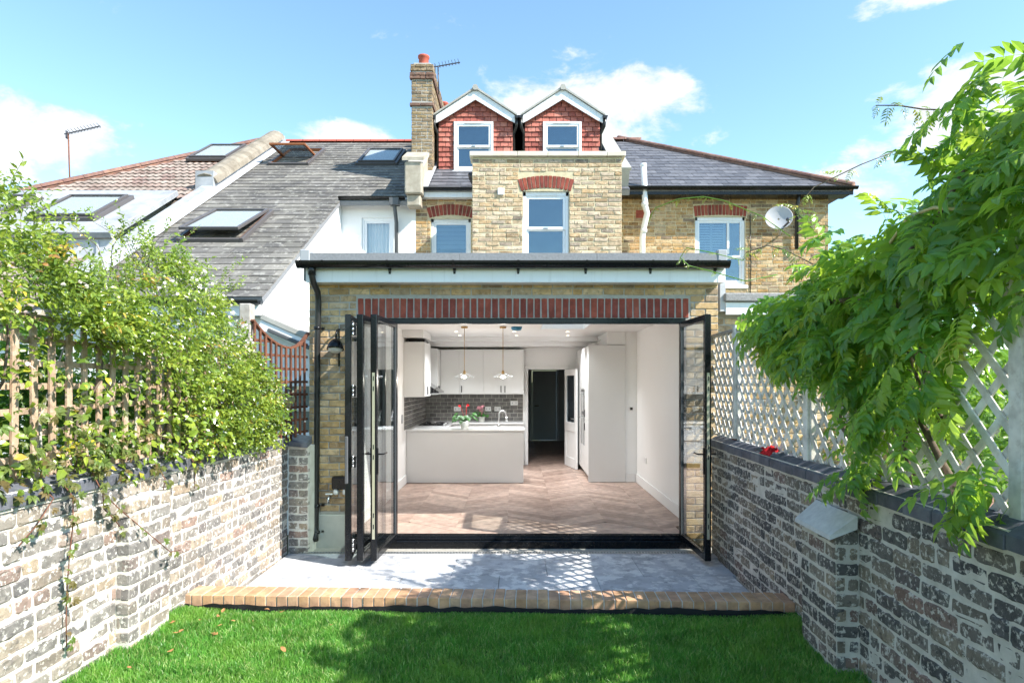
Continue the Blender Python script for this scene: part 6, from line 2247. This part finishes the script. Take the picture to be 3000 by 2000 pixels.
for y in POSTS[1:4]:
    p = rpt(y, 0)
    m = MB().cbox(p.x - 0.035, p.x + 0.035, y - 0.035, y + 0.035, 1.03, TT + 0.06, 0.006)
    m.build('post', 'white_lath', dt)
    for s in (-1, 1):
        MB().cbox(p.x - 0.018, p.x + 0.018, y + s * 0.036 - (0.02 if s < 0 else 0), y + s * 0.036 + (0.02 if s > 0 else 0), TB - 0.01, TT, 0.003).build('side_batten', 'white_lath', dt)
    MB().box(p.x - 0.037, p.x + 0.0, y - 0.045, y + 0.045, 1.13, 1.155).build('bracket', 'rust', dt)

# weathered square trellis on the left wall
def lpt(y, z, off=0.0):
    return Vector((-2.53 + off, y, z))


lt = thing('square_trellis', 'weathered brown square trellis half buried in the climbing jasmine', 'trellis', (-2.53, 3.6, 1.15))
items = []
y = 1.1
while y < 6.03:
    j = rr.uniform(-0.008, 0.008)
    items.append(lath(lpt(y + j, 1.14, 0.010), lpt(y - j, 2.06 + rr.uniform(-.01, .02), 0.010), (1, 0, 0), 0.042, 0.016))
    y += 0.128
z = 1.20
while z < 2.06:
    for a, b in ((1.05, 2.8), (2.82, 4.5), (4.52, 6.03)):
        j = rr.uniform(-0.008, 0.008)
        items.append(lath(lpt(a, z + j, -0.008), lpt(b, z - j, -0.008), (1, 0, 0), 0.034, 0.016))
    z += 0.122
pieces(lt, 'lath', items, 'weathered_lath', 120, 4)
for y in (2.81, 4.51):
    MB().cbox(-2.61, -2.545, y - 0.035, y + 0.035, 0.5, 2.12, 0.006).build('post', 'grey_timber', lt)
MB().cbox(-2.68, -2.57, 6.07, 6.18, 0.4, 2.47, 0.008).build('post', 'grey_timber', lt)

# dark trellis with the hollow top by the house
kt_ = thing('dark_trellis', 'dark brown square trellis with a concave top next to the downpipe', 'trellis', (-2.45, 6.5, 1.1))
a, b = Vector((-2.55, 6.07, 0)), Vector((-2.31, 6.97, 0))
u = (b - a)
LL = u.length
u.normalize()
nn2 = Vector((u.y, -u.x, 0))


def ctop(s):
    f = s / LL
    return 2.07 + 0.62 * (f - 0.62) ** 2 * (1.0 if f < 0.62 else 2.0)


items = []
s = 0.02
while s < LL:
    q = a + u * s
    items.append(lath(q + Vector((0, 0, 1.06)) + nn2 * 0.01, q + Vector((0, 0, ctop(s))) + nn2 * 0.01, nn2, 0.026, 0.018))
    s += 0.083
z = 1.16
while z < 2.25:
    pts = [0.0]
    lo_ = None
    ss = [i * LL / 40 for i in range(41) if ctop(i * LL / 40) > z]
    runs = []
    for q in ss:
        if runs and q - runs[-1][1] < LL / 39:
            runs[-1][1] = q
        else:
            runs.append([q, q])
    for r0, r1 in runs:
        if r1 - r0 > 0.05:
            items.append(lath(a + u * r0 + Vector((0, 0, z)) - nn2 * 0.008, a + u * r1 + Vector((0, 0, z)) - nn2 * 0.008, nn2, 0.026, 0.016))
    z += 0.137
pieces(kt_, 'lath', items, 'dark_lath', 80, 5)
m = MB()
n_ = 30
for i in range(n_):
    s0, s1 = LL * i / n_, LL * (i + 1) / n_
    m.bar(a + u * s0 + Vector((0, 0, ctop(s0))), a + u * s1 + Vector((0, 0, ctop(s1))), 0.04, 0.02)
m.build('curved_rail', 'dark_lath', kt_)
# dried stems tied to it
dp_ = thing('dried_stems', 'small bunch of dried yellow stems hung on the dark trellis', 'dried stems', (-2.42, 6.35, 1.5))
m = MB()
for i in range(14):
    p = a + u * (0.36 + i * 0.02) + nn2 * 0.03 + Vector((0, 0, 1.56 + 0.02 * math.sin(i)))
    e = p + Vector((rr.uniform(-.02, .02), 0, -rr.uniform(0.06, 0.15)))
    m.tube([p, (p + e) / 2 + nn2 * 0.008, e], [0.004, 0.011, 0.003], 5)
m.build('stems', 'dried_pod', dp_, kind='stuff')
MB().tube([a + u * 0.34 + nn2 * 0.03 + V(0, 0, 1.575), a + u * 0.5 + nn2 * 0.03 + V(0, 0, 1.565), a + u * 0.66 + nn2 * 0.03 + V(0, 0, 1.60)], 0.005, 5).build('twine', 'rust', dp_)

# red glove and perforated brick left on the right-hand coping
gl = thing('work_glove', 'crumpled red and grey work glove lying on the dark coping', 'glove', (rwall_x(5.05) + 0.06, 5.05, 1.12))
gx, gy, gz = rwall_x(4.98) + 0.045, 4.98, 1.135
def crumple(m, cx, cy, L, W, H, seed, ang=0.0):
    """a low crumpled patch of cloth: domed, creased, with a ragged outline"""
    nu, nv = 16, 9
    vs = []
    for i_ in range(nu + 1):
        for j_ in range(nv + 1):
            a_, b_ = i_ / nu * 2 - 1, j_ / nv * 2 - 1
            dome = max(0.0, 1 - abs(a_) ** 2.5) * max(0.0, 1 - abs(b_) ** 2.2)
            q = V(a_ * 2.2, b_ * 1.6, seed)
            h_ = H * dome ** 0.6 * (0.55 + 0.9 * abs(mnoise.noise(q * 1.6)) + 0.4 * mnoise.noise(q * 4))
            lx, ly = b_ * W / 2 * (1 + 0.35 * mnoise.noise(V(a_ * 3, seed, 0))), a_ * L / 2 * (1 + 0.2 * mnoise.noise(V(b_ * 4, seed, 5)))
            vs.append((cx + lx * math.cos(ang) - ly * math.sin(ang), cy + lx * math.sin(ang) + ly * math.cos(ang), gz - 0.012 + max(0.002, h_)))
    m.add(vs, [(i_ * (nv + 1) + j_, (i_ + 1) * (nv + 1) + j_, (i_ + 1) * (nv + 1) + j_ + 1, i_ * (nv + 1) + j_ + 1) for i_ in range(nu) for j_ in range(nv)], smooth=True)


gz += 0.004
m = MB()
crumple(m, gx, gy + 0.04, 0.22, 0.11, 0.07, 1.0)
m.build('palm', 'red_cloth', gl)
m = MB()
crumple(m, gx - 0.005, gy - 0.12, 0.16, 0.09, 0.05, 2.0, 0.2)
m.build('cuff', 'grey_cloth', gl)
for i, (dx, L_) in enumerate(((-0.045, 0.09), (-0.015, 0.11), (0.015, 0.10), (0.04, 0.075))):
    p = V(gx + dx, gy + 0.12, gz + 0.012)
    e = p + V(dx * 0.4 - 0.01, L_ * 0.8, -0.004)
    MB().tube([p, (p + e) / 2 + V(0, 0, 0.016), e], [0.017, 0.015, 0.010], 8).build('finger', 'red_cloth' if i % 2 else 'grey_cloth', gl)

pb_ = thing('perforated_brick', 'pink terracotta brick with square holes standing on the right wall', 'brick', (rwall_x(2.74) + 0.10, 2.74, 1.115))
bx = rwall_x(2.74) + 0.075
m = MB()
n_ = 6
cell = 0.17 / n_
y0_, z0_ = 2.74 - 0.085, 1.115
for j in range(n_ + 1):
    hz = z0_ + j * cell
    m.box(bx, bx + 0.06, y0_ - 0.006, y0_ + 0.176, hz - 0.0075, hz + 0.0075)
for i in range(n_ + 1):
    hy = y0_ + i * cell
    for j in range(n_):
        m.box(bx + 0.0005, bx + 0.0595, hy - 0.0075, hy + 0.0075, z0_ + j * cell + 0.0076, z0_ + (j + 1) * cell - 0.0076)
m.build('brick_body', 'terracotta_pink', pb_)
MB().box(bx + 0.05, bx + 0.056, y0_, y0_ + 0.17, z0_, z0_ + 0.17).build('hole_shade', 'room_dark', pb_)  # dark sheet behind the holes, painted to stand for the shade inside

# ------------------------------------------------------------------ climbing plants
def lerp_tab(ys, vs, y):
    return float(np.interp(y, ys, vs))


def compound_tpl(seed, pairs, L, ll, lw, droop=0.35):
    """pinnate leaf: x side, y along the stalk, z up"""
    r2 = random.Random(seed)
    m = MB()
    def at(t):
        return Vector((0, L * (t - 0.12 * t * t), -droop * L * t * t))
    st = [at(i / 5) for i in range(6)]
    for i in range(5):
        p, q = st[i], st[i + 1]
        m.add([p + V(-.0016, 0, 0), p + V(.0016, 0, 0), q + V(.0012, 0, 0), q + V(-.0012, 0, 0)], [(0, 1, 2, 3)])
    for i in range(pairs):
        t = 0.26 + 0.70 * i / max(1, pairs - 1)
        b = at(t)
        k = (0.72 + 0.42 * math.sin(math.pi * (0.2 + 0.7 * t)))
        for s in (-1, 1):
            d = V(s * 1.0, 0.55 + r2.uniform(-.2, .25), -0.28 + r2.uniform(-.25, .2))
            leaflet(m, b, d, V(r2.uniform(-.25, .25), r2.uniform(-.2, .2), 1), ll * k * r2.uniform(.85, 1.12), lw * k, r2)
    leaflet(m, at(1.0), V(r2.uniform(-.2, .2), 1, -0.5), V(0, 0.3, 1), ll * 0.95, lw, r2)
    return m.v, m.f


def leaflet(m, b, d, up, L, W, r2):
    d = d.normalized()
    s = d.cross(up).normalized()
    up = s.cross(d)
    dr = r2.uniform(0.1, 0.4)
    f = W * r2.uniform(0.08, 0.22)
    wv = r2.uniform(-1, 1) * W * 0.12
    m1 = b + d * L * .30
    m2 = b + d * L * .66 - up * L * dr * .35
    tip = b + d * L - up * L * dr
    m.add([b, m1 + s * W * .5 + up * f, m1, m1 - s * W * .5 + up * (f + wv), m2 + s * W * .42 + up * (f - wv), m2, m2 - s * W * .42 + up * f, tip],
          [(0, 1, 2), (0, 2, 3), (1, 4, 5, 2), (2, 5, 6, 3), (4, 7, 5), (5, 7, 6)])


def sprig_tpl(seed, n, L, ll, lw):
    """short leafy shoot along +y"""
    r2 = random.Random(seed)
    m = MB()
    bend = r2.uniform(-0.3, 0.3)
    def at(t):
        return V(bend * L * t * t, L * t, 0.12 * L * math.sin(t * 2.5))
    for i in range(4):
        p, q = at(i / 4), at((i + 1) / 4)
        m.add([p + V(-.0012, 0, 0), p + V(.0012, 0, 0), q + V(.0009, 0, 0), q + V(-.0009, 0, 0)], [(0, 1, 2, 3)])
    for i in range(n):
        t = 0.1 + 0.9 * i / (n - 1)
        a = i * 2.4 + r2.uniform(-.4, .4)
        d = V(math.cos(a), 0.6 + r2.uniform(-.3, .3), 0.75 * math.sin(a))
        leaflet(m, at(t), d, V(-math.sin(a) * .4 + r2.uniform(-.3, .3), r2.uniform(-.4, .2), 1), ll * r2.uniform(.7, 1.2), lw * r2.uniform(.8, 1.15), r2)
    return m.v, m.f


def palmate_tpl(seed, ll, lw):
    r2 = random.Random(seed)
    m = MB()
    b = V(0, 0.03, 0)
    m.add([V(-.001, 0, 0), V(.001, 0, 0), b + V(.001, 0, 0), b - V(.001, 0, 0)], [(0, 1, 2, 3)])
    for k in range(5):
        a = (k - 2) * 0.62 + r2.uniform(-.1, .1)
        leaflet(m, b, V(math.sin(a), math.cos(a), -0.25), V(0, 0, 1), ll * (1.1 - .12 * abs(k - 2)), lw, r2)
    return m.v, m.f


def broad_tpl(seed, L, W):
    r2 = random.Random(seed)
    m = MB()
    leaflet(m, V(0, 0, 0), V(0, 1, -.1), V(0, 0, 1), L, W, r2)
    return m.v, m.f


def orient(pos, d, nrm):
    d = Vector(d).normalized()
    nrm = Vector(nrm)
    s = d.cross(nrm)
    if s.length < 1e-3:
        s = d.cross(V(0.3, 0.2, 1))
    s.normalize()
    return frame(s, d, s.cross(d), pos)


# ---- wisteria on the right
wst = thing('wisteria', 'large green wisteria spilling over the white diamond trellis', 'climbing plant', (2.2, 3.6, 1.0))
WY = [0.8, 1.8, 2.4, 2.75, 3.0, 3.3, 3.8, 4.3, 4.65, 4.9, 5.1, 5.3]
WT = [2.75, 2.82, 2.95, 2.92, 2.66, 2.68, 2.66, 2.58, 2.46, 2.36, 2.25, 2.15]
WB = [2.10, 2.10, 2.10, 2.00, 1.78, 1.60, 1.74, 1.92, 2.04, 2.08, 2.10, 2.12]
rw_ = random.Random(42)
for i in range(8):
    template(('wl', i), lambda: compound_tpl(i, 5 + i % 2, 0.27 + 0.025 * (i % 3), 0.086, 0.034, 0.15 + 0.06 * (i % 4)))
items = []


def w_front(y, z):
    t, b = lerp_tab(WY, WT, y), lerp_tab(WY, WB, y)
    f = max(0.0, min(1.0, (z - b) / max(0.1, t - b)))
    return rwall_x(y) + 0.07 - 0.02 - 0.07 * math.sin(math.pi * min(1, f * 1.05)) ** 0.8 + 0.30 * max(0, f - 0.7) / 0.3


for i in range(1500):
    y = 1.2 + 4.05 * rw_.random() ** 0.85
    t, b = lerp_tab(WY, WT, y), lerp_tab(WY, WB, y)
    t += 0.22 * mnoise.noise(V(y * 3.1, 5, 0))
    b += 0.16 * mnoise.noise(V(y * 2.7, 9, 0))
    z = b + (t - b) * rw_.random() ** 0.85
    u_ = rw_.random()
    xf = w_front(y, z)
    if u_ < 0.62:
        x = xf + abs(rw_.gauss(0, 0.09))
        d = V(-0.28 + rw_.uniform(-.45, .45), rw_.uniform(-1, .8), -0.55 + rw_.uniform(-.6, .7))
        n_ = V(-0.5 + rw_.uniform(-.6, .6), rw_.uniform(-.8, .4), 0.65 + rw_.uniform(-.5, .4))
    else:
        x = xf + rw_.uniform(0.05, 0.6)
        if u_ > 0.78:
            z = t - abs(rw_.gauss(0, 0.12)) - 0.10 * max(0, x - xf)
        d = V(rw_.uniform(-.9, .7), rw_.uniform(-.9, .9), rw_.uniform(-.5, .6))
        n_ = V(rw_.uniform(-.5, .5), rw_.uniform(-.5, .3), 1)
    k = ('wl', rw_.randrange(8))
    sc_ = rw_.uniform(0.62, 1.22)
    items.append((k, orient(V(x, y, z), d, n_) @ Matrix.Scale(sc_, 4)))
# trailing clumps lower down and young shoots on top
for (cy_, cz_, sy, sz, n_, xo) in ((3.28, 1.62, 0.12, 0.15, 34, 0.0), (3.75, 1.85, 0.18, 0.10, 26, -0.02), (2.42, 1.36, 0.07, 0.05, 11, -0.03), (4.42, 1.95, 0.14, 0.08, 18, 0.0), (3.0, 1.72, .12, .14, 14, 0), (2.72, 1.92, .10, .10, 8, 0),
                                  (4.6, 2.02, .12, .06, 10, 0), (3.42, 1.30, .05, .03, 5, -.03), (2.70, 2.95, .12, .10, 16, .1)):
    for i in range(n_):
        y = rw_.gauss(cy_, sy)
        z = rw_.gauss(cz_, sz)
        x = rwall_x(y) + 0.05 + xo + rw_.gauss(-0.05, 0.05)
        d = V(-0.5 + rw_.uniform(-.4, .4), rw_.uniform(-.8, .8), -0.6 + rw_.uniform(-.4, .5))
        items.append((('wl', rw_.randrange(8)), orient(V(x, y, z), d, V(-.7, rw_.uniform(-.3, .3), .6)) @ Matrix.Scale(rw_.uniform(.7, 1.1), 4)))
pieces(wst, 'leaf', items, 'wisteria_leaf', 300, 43, 'foliage')
# stems
stm = [
    [(2.10, 2.80, 1.12), (2.02, 2.9, 1.40), (1.98, 3.0, 1.7), (1.99, 3.1, 1.98), (1.97, 3.3, 2.15), (1.98, 3.7, 2.2), (2.0, 4.2, 2.24)],
    [(2.0, 3.4, 2.1), (1.93, 3.2, 2.3), (1.97, 2.95, 2.45), (1.92, 2.7, 2.6), (1.98, 2.5, 2.78)],
    [(2.04, 4.05, 1.75), (1.99, 4.25, 1.95), (2.0, 4.6, 2.1), (1.99, 5.0, 2.18), (2.02, 5.4, 2.2)],
    [(2.06, 3.25, 1.12), (1.99, 3.2, 1.4), (2.0, 3.1, 1.7), (1.94, 3.15, 2.0), (1.97, 3.4, 2.25)],
    [(2.10, 3.45, 1.08), (2.05, 3.62, 1.24), (2.03, 3.86, 1.42), (2.02, 4.0, 1.62), (2.03, 3.98, 1.80), (2.03, 3.9, 2.02)],
    [(2.12, 2.9, 1.10), (2.02, 2.98, 1.35), (1.98, 3.12, 1.6), (2.0, 3.3, 1.85), (2.02, 3.42, 2.1), (2.05, 3.55, 2.4)],
    [(2.05, 3.55, 2.35), (1.98, 3.35, 2.42), (1.92, 3.05, 2.52), (1.84, 2.75, 2.48), (1.80, 2.5, 2.40)],
    [(2.1, 4.6, 2.1), (2.02, 4.9, 2.2), (2.03, 5.4, 2.25), (2.1, 5.8, 2.2)]]
for i, p in enumerate(stm):
    r0 = (0.019, 0.013, 0.012, 0.011, 0.020, 0.017, 0.010, 0.012)[i]
    MB().tube(p, [r0 * (1 - 0.06 * j) for j in range(len(p))], 8).build('stem', 'bark' if i != 6 else 'dried_pod', wst)
# tendrils with small leaves
tend = [
    [(2.15, 4.9, 2.85), (1.95, 4.95, 3.02), (1.66, 5.0, 3.16), (1.50, 5.0, 3.19), (1.30, 5.0, 3.17), (1.12, 5.0, 3.10), (1.08, 5.0, 3.03)],
    [(2.05, 4.9, 2.55), (1.80, 4.9, 2.50), (1.52, 4.9, 2.58), (1.36, 4.9, 2.62), (1.29, 4.9, 2.68), (1.34, 4.9, 2.76), (1.55, 4.9, 2.72), (1.78, 4.9, 2.66)],
    [(2.05, 4.3, 2.75), (1.96, 4.4, 2.92), (2.10, 4.4, 3.08), (2.40, 4.35, 3.22), (2.62, 4.3, 3.30)],
    [(2.35, 3.1, 3.05), (2.30, 3.2, 3.10), (2.15, 3.3, 3.15), (2.02, 3.3, 3.17), (1.90, 3.3, 3.17)],
    [(2.0, 4.2, 2.5), (1.85, 4.3, 2.62), (1.75, 4.35, 2.66), (1.62, 4.4, 2.62)]]
for i in range(4):
    template(('ws', i), lambda: compound_tpl(60 + i, 5, 0.13, 0.036, 0.011))
its = []
for i, p in enumerate(tend):
    MB().tube(p, [0.0042] * (len(p) - 1) + [0.0025], 5).build('tendril', 'wisteria_leaf' if i < 2 else 'bark', wst)
    for j in range(len(p) - 1):
        for q in range((3, 2, 5, 6, 5)[i]):
            b_ = Vector(p[j]).lerp(Vector(p[j + 1]), rw_.random())
            its.append((('ws', rw_.randrange(4)), orient(b_, V(rw_.uniform(-1, 1), rw_.uniform(-1, 1), rw_.uniform(-1, .5)), V(0, -.6, 1)) @ Matrix.Scale(rw_.uniform(.35, 1.0) * (0.6 if i < 2 else 1), 4)))
pieces(wst, 'young_leaf', its, 'jasmine_leaf', 100, 44)

# ---- shrubs seen through the trellises
def shrub(label, x0, x1, y0, y1, z0, z1, n, mat, seed, size=1.0, flat=0.0):
    r2 = random.Random(seed)
    t = thing('shrub', label, 'shrub', ((x0 + x1) / 2, (y0 + y1) / 2, -0.1))
    its_ = []
    for i in range(6):
        template(('sh', i), lambda: sprig_tpl(200 + i, 9, 0.2, 0.06, 0.03))
    for i in range(n):
        y = r2.uniform(y0, y1)
        zt = z1 * (0.85 + 0.15 * mnoise.noise(V(y * 2, seed, 0)))
        z = z0 + (zt - z0) * r2.random() ** 0.8
        x = r2.uniform(x0, x1)
        its_.append((('sh', r2.randrange(6)), orient(V(x, y, z), V(r2.uniform(-1, 1), r2.uniform(-1, 1), r2.uniform(-.4, 1)), V(0, -.3, 1)) @ Matrix.Scale(size * r2.uniform(.7, 1.2), 4)))
    pieces(t, 'leafy_shoot', its_, mat, 60, seed, 'foliage')
    for i in range(4):
        y = y0 + (y1 - y0) * (i + .5) / 4
        xx = (x0 + x1) / 2
        MB().tube([(xx, y, -0.4), (xx + .05, y + .05, z1 * .4), (xx - .05, y - .08, z1 * .8)], [0.03, 0.022, 0.01], 6).build('stem', 'bark', t)


shrub('bright green shrub seen through the nearest right-hand trellis', 2.55, 3.3, 1.4, 4.6, 0.5, 2.1, 620, 'shrub_leaf', 71, 1.15)
shrub('dark green shrub seen through the left-hand trellis', -3.2, -2.68, 1.4, 5.9, 0.7, 2.15, 2100, 'shrub_leaf', 72, 1.1)
shrub('leafy shrub in the next garden beyond the wisteria', 3.4, 5.5, 4.5, 8.5, 0.2, 2.3, 520, 'shrub_leaf', 73, 1.6)

# ---- jasmine on the left
jas = thing('jasmine', 'dense small-leaved jasmine covering the left trellis and wall top', 'climbing plant', (-2.55, 4.2, 1.1))
JY = [1.2, 2.2, 2.8, 3.1, 3.4, 3.75, 4.0, 4.4, 4.8, 5.2, 5.6, 5.95, 6.25]
JT_ = [2.45, 2.52, 2.60, 2.62, 2.34, 2.10, 2.36, 2.62, 2.48, 2.28, 1.98, 1.70, 1.40]
JB = [2.00, 2.00, 2.02, 2.02, 1.98, 1.90, 1.78, 1.55, 1.30, 1.18, 1.14, 1.14, 1.14]
rj = random.Random(77)
for i in range(8):
    template(('js', i), lambda: sprig_tpl(i, 9, 0.12 + 0.012 * i, 0.040, 0.0165))
for i in range(4):
    template(('br', i), lambda: broad_tpl(i, 0.062, 0.04))
for i in range(4):
    template(('pa', i), lambda: palmate_tpl(i, 0.05, 0.02))
items = []
shoots = []
for i in range(5000):
    y = 1.3 + 4.7 * rj.random() ** 0.85
    t, b = lerp_tab(JY, JT_, y), lerp_tab(JY, JB, y)
    t += 0.09 * mnoise.noise(V(y * 4.0, 2, 0)) + 0.05 * mnoise.noise(V(y * 11.0, 4, 0))
    if rj.random() < 0.10:
        z = 1.14 + (b - 1.14) * rj.random()
    else:
        z = b + (t - b) * rj.random() ** 0.9
    if mnoise.noise(V(y * 4.2, z * 4.2, 3)) < (-0.02 if y < 4.3 or z > 2.0 else -0.3) - 0.2 * rj.random() or (mnoise.noise(V(y * 9, z * 9, 13)) < -0.15 and rj.random() < .8):
        continue
    f = max(0, min(1, (z - 1.1) / max(0.1, t - 1.1)))
    bul = 0.17 * math.sin(math.pi * f) ** 0.7 + 0.07 * mnoise.noise(V(y * 3.3, z * 3.3, 7))
    if z < b:
        bul = 0.02
    if y > 4.2 and z < 1.75:
        bul += 0.10 * (1.75 - z) / 0.6
    u_ = rj.random()
    xf = -2.47 + bul
    if u_ < 0.6:
        x = xf - abs(rj.gauss(0, 0.05))
        d = V(0.7 + rj.uniform(-.6, .5), rj.uniform(-.9, .9), rj.uniform(-.4, .9))
    else:
        x = xf - rj.uniform(0, 0.5) * math.sin(math.pi * min(1, f * 1.2 + .1)) - 0.03
        d = V(rj.uniform(-1, 1), rj.uniform(-1, 1), rj.uniform(-.3, 1))
    items.append((('js', rj.randrange(8)), orient(V(x, y, z), d, V(.6, -.3, .8)) @ Matrix.Scale(rj.uniform(.75, 1.2), 4)))
# loose shoots above the outline
for i in range(130):
    y = rj.uniform(1.6, 5.7)
    t = lerp_tab(JY, JT_, y)
    p0 = V(-2.55 + rj.uniform(-.2, .1), y, t - 0.1)
    L_ = rj.uniform(0.12, 0.48)
    dr = V(rj.uniform(-.5, .6), rj.uniform(-.7, .5), 1).normalized()
    p1 = p0 + dr * L_ * .6
    p2 = p1 + (dr + V(rj.uniform(-.5, .5), rj.uniform(-.5, .3), -.3)).normalized() * L_ * .5
    shoots.append([p0, p1, p2])
    for q in range(int(L_ * 22)):
        f = rj.random()
        b_ = p0.lerp(p1, f * 2) if f < .5 else p1.lerp(p2, f * 2 - 1)
        items.append((('js', rj.randrange(8)), orient(b_, dr + V(rj.uniform(-.8, .8), rj.uniform(-.8, .8), rj.uniform(-.4, .4)), V(.3, -.5, 1)) @ Matrix.Scale(rj.uniform(.45, .8), 4)))
pieces(jas, 'leafy_shoot', items, 'jasmine_leaf', 300, 78, 'foliage')
m = MB()
for s_ in shoots:
    m.tube(s_, [0.003, 0.0022, 0.0012], 4)
m.build('thin_shoots', 'bark', jas, kind='stuff')
bro = []
for i in range(420):
    y = min(5.75, rj.gauss(4.85, 0.5))
    z = 1.12 + rj.random() * 0.65
    bro.append((('br', rj.randrange(4)), orient(V(-2.36 + rj.uniform(-.03, .10), y, z), V(rj.uniform(.0, .9), rj.uniform(-1, 1), rj.uniform(-.9, .4)), V(.8, -.3, .6)) @ Matrix.Scale(rj.uniform(.6, 1.1), 4)))
for i in range(330):
    y = 2.2 + 3.4 * rj.random()
    b = lerp_tab(JY, JB, y)
    z = 1.15 + rj.random() * (b - 1.0) if rj.random() < .8 else rj.uniform(1.2, 2.1)
    x = -2.44 + rj.uniform(-.06, .09) + (0.12 if y > 4.2 else 0)
    bro.append((('br', rj.randrange(4)), orient(V(x, y, z), V(rj.uniform(-.2, .9), rj.uniform(-1, 1), rj.uniform(-.9, .4)), V(.8, -.3, .6)) @ Matrix.Scale(rj.uniform(.6, 1.15), 4)))
pieces(jas, 'broad_leaf', bro, 'jasmine_leaf', 220, 79)
stems = []
for i in range(9):
    y = 2.4 + i * 0.4
    pts = [V(-2.50, y, 1.12)]
    for q in range(5):
        pts.append(pts[-1] + V(rj.uniform(-.03, .035), rj.uniform(-.12, .16), 0.2))
    MB().tube(pts, [0.009, 0.008, 0.008, 0.007, 0.006, 0.004], 6).build('stem', 'bark' if i % 2 else 'grey_timber', jas)
fl_ = []
template('jf', lambda: palmate_tpl(90, 0.016, 0.010))
for i in range(170):
    y = rj.gauss(5.35, 0.42) if i < 130 else rj.uniform(2.5, 5)
    z = lerp_tab(JY, JT_, y) - abs(rj.gauss(0, 0.22))
    fl_.append(('jf', orient(V(-2.33 + rj.uniform(-.08, .06), y, z), V(rj.uniform(-1, 1), rj.uniform(-1, .2), rj.uniform(-.3, 1)), V(.6, -.6, .4))))
pieces(jas, 'flower', fl_, 'white_flower', 40, 80)

# ---- reddish creeper trailing down the sunlit wall
crp = thing('creeper', 'thin reddish creeper strands trailing down the sunlit left wall', 'climbing plant', (-2.40, 3.5, 1.15))
strands = [
    [(-2.40, 3.30, 1.20), (-2.36, 3.34, 1.10), (-2.375, 3.36, 0.95), (-2.38, 3.34, 0.78), (-2.385, 3.33, 0.62), (-2.39, 3.33, 0.45), (-2.395, 3.34, 0.30)],
    [(-2.40, 3.55, 1.20), (-2.36, 3.58, 1.08), (-2.38, 3.62, 0.98), (-2.385, 3.72, 0.90), (-2.39, 3.82, 0.80)],
    [(-2.42, 3.15, 1.22), (-2.36, 3.2, 1.12), (-2.375, 3.1, 1.0), (-2.38, 3.0, 0.93)],
    [(-2.36, 3.58, 1.08), (-2.37, 3.75, 0.95), (-2.27, 3.95, 0.72), (-2.26, 4.1, 0.60), (-2.26, 4.22, 0.58)],
    [(-2.40, 4.6, 1.2), (-2.36, 4.62, 1.08), (-2.39, 4.66, 0.92)], [(-2.40, 4.15, 1.2), (-2.35, 4.2, 1.06), (-2.38, 4.22, 0.95)]]
its = []
dens = [9, 7, 5, 3, 5, 6]
for i, p in enumerate(strands):
    MB().tube(p, 0.0032, 5).build('strand', 'rust', crp)
    for j in range(len(p) - 1):
        for q in range(max(1, int(dens[i] * (1 - 0.13 * j * (1 if i == 0 else 1))))):
            b_ = V(*p[j]).lerp(V(*p[j + 1]), rj.random())
            its.append((('pa', rj.randrange(4)), orient(b_ + V(.01, 0, 0), V(rj.uniform(.1, .8), rj.uniform(-1, 1), rj.uniform(-1.0, .3)), V(1, -.2, .4)) @ Matrix.Scale(rj.uniform(.4, .85), 4)))
for i in range(200):
    y = rj.gauss(3.55, 0.5)
    z = 1.14 + abs(rj.gauss(0, 0.22))
    its.append((('pa', rj.randrange(4)), orient(V(-2.40 + rj.uniform(-.08, .05), y, z), V(rj.uniform(-.2, .9), rj.uniform(-1, 1), rj.uniform(-.8, .5)), V(.8, -.3, .6)) @ Matrix.Scale(rj.uniform(.6, 1.1), 4)))
pieces(crp, 'leaf', its, 'creeper_leaf', 260, 81)
